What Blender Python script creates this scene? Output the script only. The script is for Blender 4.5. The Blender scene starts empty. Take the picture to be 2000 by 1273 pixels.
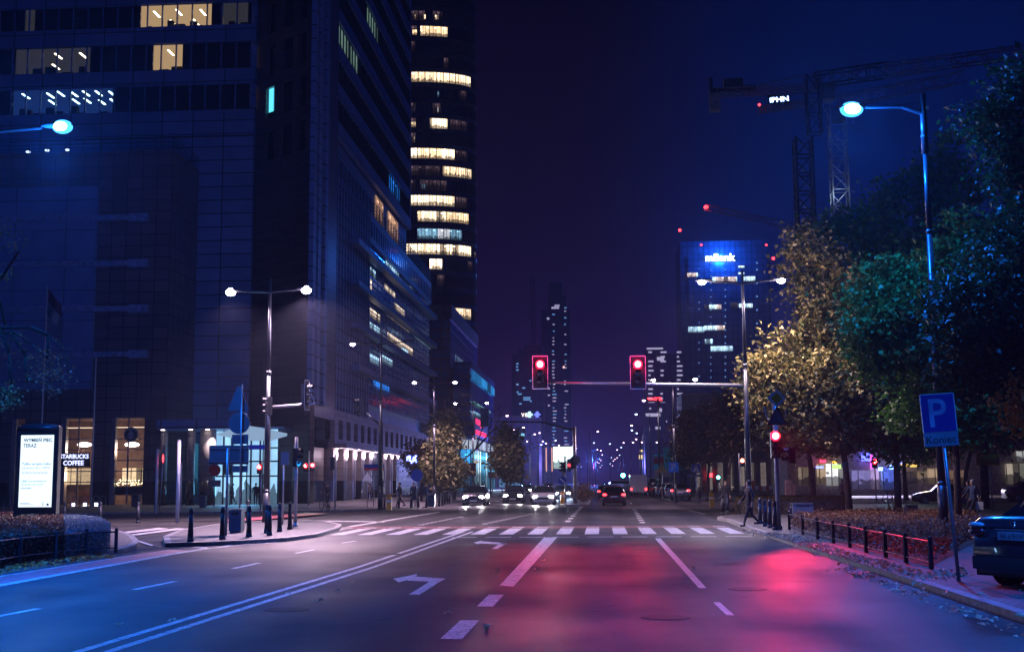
import bpy, math, random
import numpy as np
from mathutils import Vector, Matrix
random.seed(7); RNG = np.random.default_rng(7)
R = math.radians
SC = bpy.context.scene
COL = SC.collection

# ------------------------------------------------------------------ camera
CAMZ = 1.85
FPX, YAW, PITCH, ROLL = 2402.0, 0.0709412, 0.1253283, 0.0065
_F = Vector((-math.sin(YAW)*math.cos(PITCH), math.cos(YAW)*math.cos(PITCH), math.sin(PITCH)))
_R0 = Vector((math.cos(YAW), math.sin(YAW), 0)); _U0 = _R0.cross(_F)
CR = _R0*math.cos(ROLL) - _U0*math.sin(ROLL); CU = _U0*math.cos(ROLL) + _R0*math.sin(ROLL)
cam = bpy.data.cameras.new("camera"); camo = bpy.data.objects.new("camera", cam); COL.objects.link(camo)
cam.sensor_width = 36; cam.lens = FPX/2000*36; cam.clip_end = 4000; cam.clip_start = 0.1
M = Matrix((CR, CU, -_F)).transposed().to_4x4(); M.translation = Vector((0, 0, CAMZ)); camo.matrix_world = M
SC.camera = camo

# ------------------------------------------------------------------ night sky, exposure
W = bpy.data.worlds.new("World"); SC.world = W; W.use_nodes = True
nt = W.node_tree; bg = nt.nodes["Background"]
tc = nt.nodes.new("ShaderNodeTexCoord"); sp = nt.nodes.new("ShaderNodeSeparateXYZ"); rp = nt.nodes.new("ShaderNodeValToRGB")
nt.links.new(tc.outputs["Generated"], sp.inputs[0]); nt.links.new(sp.outputs["Z"], rp.inputs[0]); nt.links.new(rp.outputs[0], bg.inputs[0])
rp2 = nt.nodes.new("ShaderNodeValToRGB"); nt.links.new(sp.outputs["Z"], rp2.inputs[0]); mxw = nt.nodes.new("ShaderNodeMix"); mxw.data_type = 'RGBA'
mrw = nt.nodes.new("ShaderNodeMapRange"); mrw.interpolation_type = 'SMOOTHSTEP'; mrw.inputs[1].default_value = -.02; mrw.inputs[2].default_value = .16; nt.links.new(sp.outputs["X"], mrw.inputs[0]); nt.links.new(mrw.outputs[0], mxw.inputs["Factor"])
nt.links.new(rp.outputs[0], mxw.inputs["A"]); nt.links.new(rp2.outputs[0], mxw.inputs["B"]); cn_ = nt.nodes.new("ShaderNodeTexNoise"); cn_.inputs["Scale"].default_value = 2.6; cn_.inputs["Detail"].default_value = 5; nt.links.new(tc.outputs["Generated"], cn_.inputs["Vector"])
cm_ = nt.nodes.new("ShaderNodeMapRange"); cm_.inputs[1].default_value = .3; cm_.inputs[2].default_value = .7; cm_.inputs[3].default_value = .72; cm_.inputs[4].default_value = 1.3; nt.links.new(cn_.outputs["Fac"], cm_.inputs[0])
vm_ = nt.nodes.new("ShaderNodeVectorMath"); vm_.operation = 'SCALE'; nt.links.new(mxw.outputs["Result"], vm_.inputs[0]); nt.links.new(cm_.outputs[0], vm_.inputs["Scale"]); nt.links.new(vm_.outputs[0], bg.inputs[0])
e = rp2.color_ramp.elements; e[0].position = 0; e[0].color = (.12,.12,1.6,1); e[1].position = .5; e[1].color = (.006,.03,.42,1); x = e.new(.22); x.color = (.008,.16,1.9,1)
e = rp.color_ramp.elements
e[0].position = 0.0; e[0].color = (0.36, 0.085, 0.95, 1)
e[1].position = 1.0; e[1].color = (0.006, 0.004, 0.03, 1)
x = e.new(0.18); x.color = (0.16, 0.04, 0.46, 1)
x = e.new(0.42); x.color = (0.022, 0.012, 0.09, 1)
bg.inputs[1].default_value = 0.034
SC.view_settings.view_transform = 'Standard'; SC.view_settings.look = 'None'
SC.view_settings.exposure = 0.0; SC.view_settings.gamma = 1
cy = SC.cycles
cy.use_denoising = True
try: cy.denoiser = 'OPENIMAGEDENOISE'
except Exception: pass
cy.max_bounces = 5; cy.diffuse_bounces = 2; cy.glossy_bounces = 3; cy.transmission_bounces = 4; cy.volume_bounces = 0
cy.transparent_max_bounces = 12
cy.sample_clamp_indirect = 1.5; cy.sample_clamp_direct = 0
cy.volume_step_rate = 4
cy.use_light_tree = True
cy.caustics_reflective = False; cy.caustics_refractive = False
HAZE_DENSITY = 0.00034

VS = 0.14; BLUEW = 8500
# light colours (lamps of the place)
BLUE = (0.007, 0.17, 1.0); VIOLET = (1.0, 0.72, 0.95); WARM = (1.0, 0.66, 0.32); REDL = (1.0, 0.012, 0.05)
CYAN = (0.16, 0.55, 1.0); PINKW = (1.0, 0.80, 0.85)

# ------------------------------------------------------------------ pixel -> world
def ray(px, py):
    return _F + CR*((px-1000)/FPX) - CU*((py-636.5)/FPX)
def P(px, py, Y):
    d = ray(px, py); return Vector((0, 0, CAMZ)) + d*(Y/d.y)
def G(px, py, z=0.0):
    d = ray(px, py); return Vector((0, 0, CAMZ)) + d*((z-CAMZ)/d.z)
def PX(px, py, X):
    d = ray(px, py); return Vector((0, 0, CAMZ)) + d*(X/d.x)

# ------------------------------------------------------------------ mesh builder
class MB:
    def __init__(s): s.v = []; s.f = []; s.uv = []
    def poly(s, pts, uv=None):
        n = len(s.v); s.v += [tuple(p) for p in pts]; s.f.append(tuple(range(n, n+len(pts)))); s.uv.append(uv); return s
    def box(s, x0, x1, y0, y1, z0, z1):
        n = len(s.v)
        s.v += [(x0,y0,z0),(x1,y0,z0),(x1,y1,z0),(x0,y1,z0),(x0,y0,z1),(x1,y0,z1),(x1,y1,z1),(x0,y1,z1)]
        for f in ((0,3,2,1),(4,5,6,7),(0,1,5,4),(1,2,6,5),(2,3,7,6),(3,0,4,7)):
            s.f.append(tuple(n+i for i in f)); s.uv.append(None)
        return s
    def xbox(s, c, sz, rot):
        n = len(s.v)
        for dz in (-1, 1):
            for dx, dy in ((-1,-1),(1,-1),(1,1),(-1,1)):
                s.v.append(tuple(Vector(c) + rot @ Vector((dx*sz[0]/2, dy*sz[1]/2, dz*sz[2]/2))))
        for f in ((0,3,2,1),(4,5,6,7),(0,1,5,4),(1,2,6,5),(2,3,7,6),(3,0,4,7)):
            s.f.append(tuple(n+i for i in f)); s.uv.append(None)
        return s
    def beam(s, a, b, w, h=None):
        a = Vector(a); b = Vector(b); d = b-a; L = d.length
        if L < 1e-6: return s
        q = d.to_track_quat('X', 'Z').to_matrix()
        return s.xbox((a+b)/2, (L, w, h or w), q)
    def cyl(s, a, b, r0, r1=None, n=10, caps=True):
        a = Vector(a); b = Vector(b); r1 = r0 if r1 is None else r1
        q = (b-a).to_track_quat('Z', 'Y').to_matrix(); k = len(s.v)
        for c, r in ((a, r0), (b, r1)):
            for i in range(n):
                t = 2*math.pi*i/n; s.v.append(tuple(c + q @ Vector((r*math.cos(t), r*math.sin(t), 0))))
        for i in range(n):
            j = (i+1) % n; s.f.append((k+i, k+j, k+n+j, k+n+i)); s.uv.append(None)
        if caps:
            s.f.append(tuple(k+n-1-i for i in range(n))); s.uv.append(None)
            s.f.append(tuple(k+n+i for i in range(n))); s.uv.append(None)
        return s
    def tube(s, pts, r, n=8):
        for i in range(len(pts)-1):
            ra = r[i] if isinstance(r, (list, tuple)) else r; rb = r[i+1] if isinstance(r, (list, tuple)) else r
            s.cyl(pts[i], pts[i+1], ra, rb, n)
        return s
    def ell(s, c, r, nu=12, nv=8, rot=None):
        k = len(s.v); c = Vector(c); rot = rot or Matrix.Identity(3)
        for j in range(nv+1):
            ph = math.pi*j/nv
            for i in range(nu):
                t = 2*math.pi*i/nu
                s.v.append(tuple(c + rot @ Vector((r[0]*math.sin(ph)*math.cos(t), r[1]*math.sin(ph)*math.sin(t), r[2]*math.cos(ph)))))
        for j in range(nv):
            for i in range(nu):
                a = k+j*nu+i; b = k+j*nu+(i+1) % nu
                s.f.append((a, a+nu, b+nu, b)); s.uv.append(None)
        return s
    def prism(s, pts, z0, z1):
        n = len(pts); a = sum(pts[i][0]*pts[(i+1) % n][1]-pts[(i+1) % n][0]*pts[i][1] for i in range(n))
        if a < 0: pts = pts[::-1]
        k = len(s.v)
        s.v += [(p[0], p[1], z0) for p in pts] + [(p[0], p[1], z1) for p in pts]
        s.f.append(tuple(k+n-1-i for i in range(n))); s.uv.append(None)
        s.f.append(tuple(k+n+i for i in range(n))); s.uv.append(None)
        for i in range(n):
            j = (i+1) % n; s.f.append((k+i, k+j, k+n+j, k+n+i)); s.uv.append(None)
        return s
    def extr(s, pts, vec):
        n = len(pts); k = len(s.v); vec = Vector(vec)
        s.v += [tuple(p) for p in pts] + [tuple(Vector(p)+vec) for p in pts]
        s.f.append(tuple(k+i for i in range(n))); s.uv.append(None)
        s.f.append(tuple(k+2*n-1-i for i in range(n))); s.uv.append(None)
        for i in range(n):
            j = (i+1) % n; s.f.append((k+j, k+i, k+n+i, k+n+j)); s.uv.append(None)
        return s
    def torus(s, c, R0, r, axis='x', n=20, m=6):
        k = len(s.v); c = Vector(c)
        for i in range(n):
            t = 2*math.pi*i/n
            for j in range(m):
                p = 2*math.pi*j/m; q = R0+r*math.cos(p); w = r*math.sin(p)
                v = (w, q*math.cos(t), q*math.sin(t)) if axis == 'x' else (q*math.cos(t), w, q*math.sin(t))
                s.v.append(tuple(c+Vector(v)))
        for i in range(n):
            for j in range(m):
                a = k+i*m+j; b = k+i*m+(j+1) % m; c2 = k+((i+1) % n)*m+j; d = k+((i+1) % n)*m+(j+1) % m
                s.f.append((a, b, d, c2)); s.uv.append(None)
        return s
    def mesh(s, name, mat, smooth=False):
        me = bpy.data.meshes.new(name); me.from_pydata(s.v, [], s.f); me.materials.append(mat)
        uvl = me.uv_layers.new(name="UVMap"); V = s.v
        for pi, p in enumerate(me.polygons):
            u = s.uv[pi]; nx, ny, nz = abs(p.normal.x), abs(p.normal.y), abs(p.normal.z)
            for k, li in enumerate(p.loop_indices):
                if u: uvl.data[li].uv = u[k]; continue
                v = V[me.loops[li].vertex_index]
                if nz > nx and nz > ny: uvl.data[li].uv = (v[0], v[1])
                elif nx > ny: uvl.data[li].uv = (v[1], v[2])
                else: uvl.data[li].uv = (v[0], v[2])
        if smooth: me.polygons.foreach_set("use_smooth", [True]*len(me.polygons))
        return me
    def build(s, name, mat, parent=None, smooth=False, loc=None):
        o = bpy.data.objects.new(name, s.mesh(name, mat, smooth)); COL.objects.link(o)
        if parent: o.parent = parent
        if loc is not None: o.location = loc
        return o

def tag(o, label=None, cat=None, group=None, kind=None):
    if label: o["label"] = label
    if cat: o["category"] = cat
    if group: o["group"] = group
    if kind: o["kind"] = kind
    return o
def empty(name, loc, rz=0.0, label=None, cat=None, group=None):
    o = bpy.data.objects.new(name, None); COL.objects.link(o); o.location = loc; o.rotation_euler = (0, 0, rz)
    o.empty_display_size = 0.2
    return tag(o, label, cat, group)
def copy_tree(o, parent=None):
    c = o.copy(); COL.objects.link(c); c.parent = parent
    for ch in list(o.children): copy_tree(ch, c)
    return c
def struct(name, mb, mat, smooth=False):
    return tag(mb.build(name, mat, None, smooth), kind="structure")
def light(kind, name, loc, power, color, parent=None, size=0.12, spot=None, direction=None, blend=0.5):
    l = bpy.data.lights.new(name, kind); l.energy = power; l.color = color
    if kind in ('POINT', 'SPOT'): l.shadow_soft_size = size
    if kind == 'SPOT': l.spot_size = spot; l.spot_blend = blend
    if kind == 'AREA': l.size = size
    o = bpy.data.objects.new(name, l); COL.objects.link(o); o.location = loc
    if direction is not None: o.rotation_euler = Vector(direction).to_track_quat('-Z', 'Y').to_euler()
    if parent: o.parent = parent
    return o

# ------------------------------------------------------------------ materials
def newmat(name):
    m = bpy.data.materials.new(name); m.use_nodes = True
    return m, m.node_tree, m.node_tree.nodes["Principled BSDF"]
def N(nt, t, **kw):
    n = nt.nodes.new(t)
    for k, v in kw.items(): setattr(n, k, v)
    return n
def mat(name, col, rough=0.6, metal=0.0, var=0.25, scale=3.0, bump=0.0, bscale=40.0, col2=None, spec=0.5, coat=0.0, coord="Object", alpha=None):
    m, nt, b = newmat(name); L = nt.links
    b.inputs["Roughness"].default_value = rough; b.inputs["Metallic"].default_value = metal
    b.inputs["Specular IOR Level"].default_value = spec; b.inputs["Coat Weight"].default_value = coat
    tc = N(nt, "ShaderNodeTexCoord")
    no = N(nt, "ShaderNodeTexNoise"); no.inputs["Scale"].default_value = scale; no.inputs["Detail"].default_value = 5
    L.new(tc.outputs[coord], no.inputs["Vector"])
    mx = N(nt, "ShaderNodeMix", data_type='RGBA')
    c1 = tuple(c*(1-var) for c in col); c2 = col2 or tuple(min(1, c*(1+var)) for c in col)
    mx.inputs["A"].default_value = (*c1, 1); mx.inputs["B"].default_value = (*c2, 1)
    cr = N(nt, "ShaderNodeMapRange"); cr.inputs[1].default_value = 0.35; cr.inputs[2].default_value = 0.65
    L.new(no.outputs["Fac"], cr.inputs[0]); L.new(cr.outputs[0], mx.inputs["Factor"]); L.new(mx.outputs["Result"], b.inputs["Base Color"])
    if bump:
        n2 = N(nt, "ShaderNodeTexNoise"); n2.inputs["Scale"].default_value = bscale; n2.inputs["Detail"].default_value = 3
        L.new(tc.outputs[coord], n2.inputs["Vector"])
        bp = N(nt, "ShaderNodeBump"); bp.inputs["Strength"].default_value = bump; bp.inputs["Distance"].default_value = 0.02
        L.new(n2.outputs["Fac"], bp.inputs["Height"]); L.new(bp.outputs[0], b.inputs["Normal"])
    return m
def emis(name, col, strength, sample=False):
    m = bpy.data.materials.new(name); m.use_nodes = True; nt = m.node_tree; nt.nodes.clear()
    o = N(nt, "ShaderNodeOutputMaterial"); e = N(nt, "ShaderNodeEmission")
    e.inputs[0].default_value = (*col, 1); e.inputs[1].default_value = strength
    nt.links.new(e.outputs[0], o.inputs[0])
    m.cycles.emission_sampling = 'AUTO' if sample else 'NONE'
    return m
def cladding(name, col, mortar, bw, bh, rough=0.45, msize=0.03, var=0.3, offset=0.0, metal=0.0, spec=0.5):
    """panelled facade, joints from UV metres"""
    m, nt, b = newmat(name); L = nt.links
    uv = N(nt, "ShaderNodeUVMap"); br = N(nt, "ShaderNodeTexBrick"); br.offset = offset; br.squash = 1
    br.inputs["Scale"].default_value = 1; br.inputs["Brick Width"].default_value = bw; br.inputs["Row Height"].default_value = bh
    br.inputs["Mortar Size"].default_value = msize; br.inputs["Mortar Smooth"].default_value = 0.1; br.inputs["Bias"].default_value = 0
    br.inputs["Color1"].default_value = (*[c*(1-var) for c in col], 1); br.inputs["Color2"].default_value = (*[c*(1+var) for c in col], 1)
    br.inputs["Mortar"].default_value = (*mortar, 1)
    L.new(uv.outputs[0], br.inputs["Vector"])
    no = N(nt, "ShaderNodeTexNoise"); no.inputs["Scale"].default_value = 0.5; no.inputs["Detail"].default_value = 6
    L.new(uv.outputs[0], no.inputs["Vector"])
    mr = N(nt, "ShaderNodeMapRange"); mr.inputs[3].default_value = 0.72; mr.inputs[4].default_value = 1.25; L.new(no.outputs["Fac"], mr.inputs[0])
    mu = N(nt, "ShaderNodeVectorMath", operation='SCALE'); L.new(br.outputs["Color"], mu.inputs[0]); L.new(mr.outputs[0], mu.inputs["Scale"])
    L.new(mu.outputs[0], b.inputs["Base Color"])
    bp = N(nt, "ShaderNodeBump"); bp.inputs["Strength"].default_value = 0.6; bp.inputs["Distance"].default_value = 0.03; bp.invert = True
    L.new(br.outputs["Fac"], bp.inputs["Height"]); L.new(bp.outputs[0], b.inputs["Normal"])
    b.inputs["Roughness"].default_value = rough; b.inputs["Metallic"].default_value = metal; b.inputs["Specular IOR Level"].default_value = spec
    return m
def litwin(name, col, strength, pane=1.4, seed=0.0, dim=0.35, furn=0.35, cold=None, lamps=True):
    """a lit office window: u = metres along, v = 0 sill .. 1 head; panes, ceiling spots, dark furniture"""
    m = bpy.data.materials.new(name); m.use_nodes = True; nt = m.node_tree; nt.nodes.clear(); L = nt.links
    out = N(nt, "ShaderNodeOutputMaterial"); em = N(nt, "ShaderNodeEmission"); L.new(em.outputs[0], out.inputs[0])
    m.cycles.emission_sampling = 'NONE'
    uv = N(nt, "ShaderNodeUVMap"); sp = N(nt, "ShaderNodeSeparateXYZ"); L.new(uv.outputs[0], sp.inputs[0])
    def M_(op, a, b=None, c=None):
        n = N(nt, "ShaderNodeMath", operation=op)
        for i, v in enumerate((a, b, c)):
            if v is None: continue
            if isinstance(v, (int, float)): n.inputs[i].default_value = v
            else: L.new(v, n.inputs[i])
        return n.outputs[0]
    u, v = sp.outputs[0], sp.outputs[1]
    cell = M_('FLOOR', M_('DIVIDE', u, pane*2.0)); wn = N(nt, "ShaderNodeTexWhiteNoise", noise_dimensions='1D')
    L.new(M_('ADD', cell, seed), wn.inputs["W"])
    wp = N(nt, "ShaderNodeTexWhiteNoise", noise_dimensions='1D'); L.new(M_('ADD', M_('FLOOR', M_('ADD', M_('DIVIDE', u, pane), 0.5)), seed+31.7), wp.inputs["W"])
    pf = M_('MULTIPLY', M_('MULTIPLY_ADD', wp.outputs["Value"], 0.55, 0.7), M_('SUBTRACT', 1.0, M_('MULTIPLY', M_('LESS_THAN', wp.outputs["Value"], 0.10), 0.75)))
    base = M_('MULTIPLY', pf, M_('MULTIPLY_ADD', wn.outputs["Value"], 0.6, 0.5))
    # furniture silhouettes near the sill
    cv = N(nt, "ShaderNodeCombineXYZ"); L.new(M_('MULTIPLY', u, 1.0), cv.inputs[0]); L.new(M_('MULTIPLY', v, 2.0), cv.inputs[1]); cv.inputs[2].default_value = seed
    no = N(nt, "ShaderNodeTexNoise"); no.inputs["Scale"].default_value = 1.6; no.inputs["Detail"].default_value = 4; L.new(cv.outputs[0], no.inputs["Vector"])
    thr = M_('MULTIPLY_ADD', v, 0.9, 0.62-furn)
    dark = M_('GREATER_THAN', no.outputs["Fac"], thr)
    tone = M_('MULTIPLY_ADD', no.outputs["Fac"], 0.9, 0.45)
    f1 = M_('MULTIPLY', M_('MULTIPLY', base, tone), M_('SUBTRACT', 1.0, M_('MULTIPLY', dark, 0.82)))
    # ceiling spots
    fu = M_('FRACT', M_('DIVIDE', u, pane*1.3)); du = M_('ABSOLUTE', M_('SUBTRACT', fu, 0.5)); dv = M_('ABSOLUTE', M_('SUBTRACT', v, 0.84))
    spot = M_('MULTIPLY', M_('LESS_THAN', du, 0.16), M_('LESS_THAN', dv, 0.045))
    f2 = M_('ADD', f1, M_('MULTIPLY', spot, 2.0 if lamps else 0.0))
    # mullions
    fm = M_('ABSOLUTE', M_('SUBTRACT', M_('FRACT', M_('DIVIDE', u, pane)), 0.5)); mul = M_('LESS_THAN', fm, 0.46)
    f3 = M_('MULTIPLY', f2, M_('MULTIPLY_ADD', mul, 0.93, 0.07))
    L.new(M_('MULTIPLY', f3, strength), em.inputs[1])
    mx = N(nt, "ShaderNodeMix", data_type='RGBA'); mx.inputs["A"].default_value = (*col, 1); mx.inputs["B"].default_value = (*(cold or col), 1)
    L.new(M_('GREATER_THAN', wn.outputs["Value"], 0.7), mx.inputs["Factor"]); L.new(mx.outputs["Result"], em.inputs[0])
    return m
def asphalt(name, c0, c1, r0, r1, sheen=.07):
    m, nt, b = newmat(name); L = nt.links
    tc = N(nt, "ShaderNodeTexCoord")
    mp = N(nt, "ShaderNodeMapping"); mp.inputs["Scale"].default_value = (1, 0.12, 1); L.new(tc.outputs["Object"], mp.inputs[0])
    n1 = N(nt, "ShaderNodeTexNoise"); n1.inputs["Scale"].default_value = 0.8; n1.inputs["Detail"].default_value = 5; L.new(mp.outputs[0], n1.inputs["Vector"])
    n2 = N(nt, "ShaderNodeTexNoise"); n2.inputs["Scale"].default_value = 26; n2.inputs["Detail"].default_value = 6; n2.inputs["Roughness"].default_value = .75; L.new(tc.outputs["Object"], n2.inputs["Vector"])
    n3 = N(nt, "ShaderNodeTexNoise"); n3.inputs["Scale"].default_value = 0.35; n3.inputs["Detail"].default_value = 3; L.new(tc.outputs["Object"], n3.inputs["Vector"])
    mx = N(nt, "ShaderNodeMix", data_type='RGBA'); mx.inputs["A"].default_value = (*c0, 1); mx.inputs["B"].default_value = (*c1, 1)
    ad = N(nt, "ShaderNodeMath", operation='MULTIPLY_ADD'); L.new(n2.outputs["Fac"], ad.inputs[0]); ad.inputs[1].default_value = 2.4; 
    sb = N(nt, "ShaderNodeMath", operation='MULTIPLY_ADD'); L.new(n1.outputs["Fac"], sb.inputs[0]); sb.inputs[1].default_value = 1.3; sb.inputs[2].default_value = -1.38
    sx_ = N(nt, "ShaderNodeSeparateXYZ"); L.new(tc.outputs["Object"], sx_.inputs[0]); s1_ = N(nt, "ShaderNodeMath", operation='SINE'); s0_ = N(nt, "ShaderNodeMath", operation='MULTIPLY_ADD'); s0_.inputs[1].default_value = 3.7; s0_.inputs[2].default_value = 1.1; L.new(sx_.outputs["X"], s0_.inputs[0]); L.new(s0_.outputs[0], s1_.inputs[0])
    s2_ = N(nt, "ShaderNodeMath", operation='MULTIPLY_ADD'); s2_.inputs[1].default_value = .16; L.new(s1_.outputs[0], s2_.inputs[0]); L.new(sb.outputs[0], s2_.inputs[2])
    L.new(s2_.outputs[0], ad.inputs[2]); ad.use_clamp = True
    L.new(ad.outputs[0], mx.inputs["Factor"])
    # cracks
    vo = N(nt, "ShaderNodeTexVoronoi", feature='DISTANCE_TO_EDGE'); vo.inputs["Scale"].default_value = 0.16
    ds = N(nt, "ShaderNodeVectorMath", operation='ADD'); L.new(tc.outputs["Object"], ds.inputs[0]); 
    nn = N(nt, "ShaderNodeTexNoise"); nn.inputs["Scale"].default_value = 0.7; nn.inputs["Detail"].default_value = 6; L.new(tc.outputs["Object"], nn.inputs["Vector"])
    sc = N(nt, "ShaderNodeVectorMath", operation='SCALE'); L.new(nn.outputs["Color"], sc.inputs[0]); sc.inputs["Scale"].default_value = 1.4; L.new(sc.outputs[0], ds.inputs[1])
    L.new(ds.outputs[0], vo.inputs["Vector"])
    lt = N(nt, "ShaderNodeMath", operation='LESS_THAN'); L.new(vo.outputs["Distance"], lt.inputs[0]); lt.inputs[1].default_value = 0.0035
    m2 = N(nt, "ShaderNodeMix", data_type='RGBA'); L.new(lt.outputs[0], m2.inputs["Factor"]); L.new(mx.outputs["Result"], m2.inputs["A"]); m2.inputs["B"].default_value = (0.02, 0.02, 0.022, 1)
    L.new(m2.outputs["Result"], b.inputs["Base Color"])
    rr = N(nt, "ShaderNodeMapRange"); rr.inputs[1].default_value = 0.3; rr.inputs[2].default_value = 0.7; rr.inputs[3].default_value = r0; rr.inputs[4].default_value = r1
    a2 = N(nt, "ShaderNodeMath", operation='ADD'); L.new(n1.outputs["Fac"], a2.inputs[0]); L.new(n3.outputs["Fac"], a2.inputs[1])
    a3 = N(nt, "ShaderNodeMath", operation='MULTIPLY'); L.new(a2.outputs[0], a3.inputs[0]); a3.inputs[1].default_value = 0.5
    L.new(a3.outputs[0], rr.inputs[0]); L.new(rr.outputs[0], b.inputs["Roughness"])
    bp = N(nt, "ShaderNodeBump"); bp.inputs["Strength"].default_value = 0.9; bp.inputs["Distance"].default_value = 0.016
    L.new(n2.outputs["Fac"], bp.inputs["Height"])
    # rough stone: diffuse with a weak sheen
    df = N(nt, "ShaderNodeBsdfDiffuse"); df.inputs["Roughness"].default_value = .6; gl = N(nt, "ShaderNodeBsdfGlossy"); gl.inputs["Color"].default_value = (.9,.9,.9,1)
    L.new(m2.outputs["Result"], df.inputs["Color"]); L.new(rr.outputs[0], gl.inputs["Roughness"]); L.new(bp.outputs[0], df.inputs["Normal"]); L.new(bp.outputs[0], gl.inputs["Normal"])
    fr = N(nt, "ShaderNodeMapRange"); fr.inputs[1].default_value = .3; fr.inputs[2].default_value = .7; fr.inputs[3].default_value = sheen*1.5; fr.inputs[4].default_value = sheen*.5; L.new(a3.outputs[0], fr.inputs[0])
    ms = N(nt, "ShaderNodeMixShader"); L.new(fr.outputs[0], ms.inputs[0]); L.new(df.outputs[0], ms.inputs[1]); L.new(gl.outputs[0], ms.inputs[2]); L.new(ms.outputs[0], nt.nodes["Material Output"].inputs["Surface"])
    return m
def leafmat(name, c1, c2, c3):
    m, nt, b = newmat(name); L = nt.links
    g = N(nt, "ShaderNodeNewGeometry"); r = N(nt, "ShaderNodeValToRGB"); L.new(g.outputs["Random Per Island"], r.inputs[0])
    e = r.color_ramp.elements; e[0].color = (*c1, 1); e[1].color = (*c3, 1); x = e.new(0.55); x.color = (*c2, 1)
    L.new(r.outputs[0], b.inputs["Base Color"]); b.inputs["Roughness"].default_value = 0.55; b.inputs["Specular IOR Level"].default_value = 0.3
    tr = N(nt, "ShaderNodeBsdfTranslucent"); L.new(r.outputs[0], tr.inputs[0])
    ms = N(nt, "ShaderNodeMixShader"); ms.inputs[0].default_value = 0.3; L.new(b.outputs[0], ms.inputs[1]); L.new(tr.outputs[0], ms.inputs[2])
    L.new(ms.outputs[0], nt.nodes["Material Output"].inputs["Surface"])
    return m

ASPH = asphalt("asphalt", (0.014, 0.014, 0.016), (0.064, 0.061, 0.065), 0.30, 0.50, .10)
ASPH2 = asphalt("asphalt side street", (0.03, 0.029, 0.03), (0.085, 0.08, 0.08), 0.45, 0.6, .04)
PAVE = cladding("paving slabs", (0.13, 0.12, 0.12), (0.05, 0.05, 0.05), 0.5, 0.5, 0.7, 0.012, 0.22)
COBB = cladding("small paving setts", (0.085, 0.08, 0.085), (0.025, 0.025, 0.03), 0.14, 0.14, 0.65, 0.012, 0.35, 0.5)
KERB = mat("kerb granite", (0.19, 0.175, 0.18), 0.6, var=0.3, scale=6, bump=0.3)
PAINT = mat("road paint white", (0.55, 0.53, 0.53), 0.55, var=0.45, scale=5, bump=0.3, bscale=70, col2=(0.62, 0.6, 0.6))
def wear(m):
    nt = m.node_tree; b = nt.nodes["Principled BSDF"]; src = b.inputs["Base Color"].links[0].from_socket
    tc = N(nt, "ShaderNodeTexCoord"); no = N(nt, "ShaderNodeTexNoise"); no.inputs["Scale"].default_value = 16; no.inputs["Detail"].default_value = 8; no.inputs["Roughness"].default_value = .7
    nt.links.new(tc.outputs["Object"], no.inputs["Vector"]); gt = N(nt, "ShaderNodeMapRange"); gt.inputs[1].default_value = .53; gt.inputs[2].default_value = .60; nt.links.new(no.outputs["Fac"], gt.inputs[0])
    mx = N(nt, "ShaderNodeMix", data_type='RGBA'); mx.inputs["B"].default_value = (.07,.07,.07,1); nt.links.new(src, mx.inputs["A"]); nt.links.new(gt.outputs[0], mx.inputs["Factor"]); nt.links.new(mx.outputs["Result"], b.inputs["Base Color"])
wear(PAINT)
REDP = mat("red cycle lane surfacing", (0.42, 0.09, 0.12), 0.6, var=0.3, scale=4, bump=0.15)
SOIL = mat("soil", (0.05, 0.035, 0.025), 0.9, var=0.4, scale=8, bump=0.5)
DPOLE = mat("dark painted pole", (0.035, 0.04, 0.05), 0.35, metal=0.3, var=0.2)
GALV = mat("galvanised steel", (0.42, 0.43, 0.45), 0.38, metal=0.75, var=0.15)
WHITEPOLE = mat("pale painted pole", (0.6, 0.6, 0.6), 0.4, var=0.12)
BLACK = mat("black plastic", (0.012, 0.012, 0.014), 0.4, var=0.2)
GREYP = mat("grey housing", (0.10, 0.10, 0.11), 0.5)
BOLL = mat("bollard iron", (0.03, 0.035, 0.05), 0.45, metal=0.2)
WHITE = mat("white film", (0.75, 0.75, 0.75), 0.45, var=0.05)
SIGNBACK = mat("sign back aluminium", (0.13, 0.145, 0.17), 0.5, metal=0.15, var=0.1)
SIGNBLUE = mat("sign blue", (0.006, 0.03, 0.26), 0.4, var=0.05)
SIGNYEL = mat("sign yellow", (0.75, 0.45, 0.02), 0.45, var=0.08)
SIGNRED = mat("sign red", (0.55, 0.02, 0.02), 0.45, var=0.08)
INK = mat("sign black ink", (0.01, 0.01, 0.012), 0.5, var=0.05)
YELLOW = mat("yellow plastic", (0.75, 0.36, 0.02), 0.5, var=0.1)
BARK = mat("bark", (0.07, 0.05, 0.038), 0.9, var=0.4, scale=7, bump=0.7, bscale=20)
GLASSD = mat("dark window glass", (0.010, 0.012, 0.018), 0.06, var=0.2, spec=0.8)
GLASSB = mat("blue curtain wall glass", (0.04, 0.17, 0.50), 0.12, metal=0.2, var=0.4, scale=0.25, spec=0.8)  # blue glass, deepened to stand in for blue light on the podium
RUBBER = mat("tyre rubber", (0.012, 0.012, 0.012), 0.8)
CHROME = mat("chrome", (0.7, 0.7, 0.72), 0.15, metal=1, var=0.05)
CARGLASS = mat("car glass", (0.008, 0.010, 0.014), 0.04, var=0.1, spec=0.9)
SKIN = mat("skin", (0.45, 0.27, 0.19), 0.6, var=0.08)
HAIR = mat("hair", (0.03, 0.02, 0.014), 0.6)
HEADW = emis("lamp glow violet", (1.0, 0.80, 1.0), 60)
HEADB = emis("lamp glow blue", (0.06, 0.42, 1.0), 2.6); HEADBC = emis("lamp core blue white", (0.5, 0.85, 1.0), 30)
HEADF = emis("far lamp glow", (1.0, 0.62, 0.95), 9)
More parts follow.
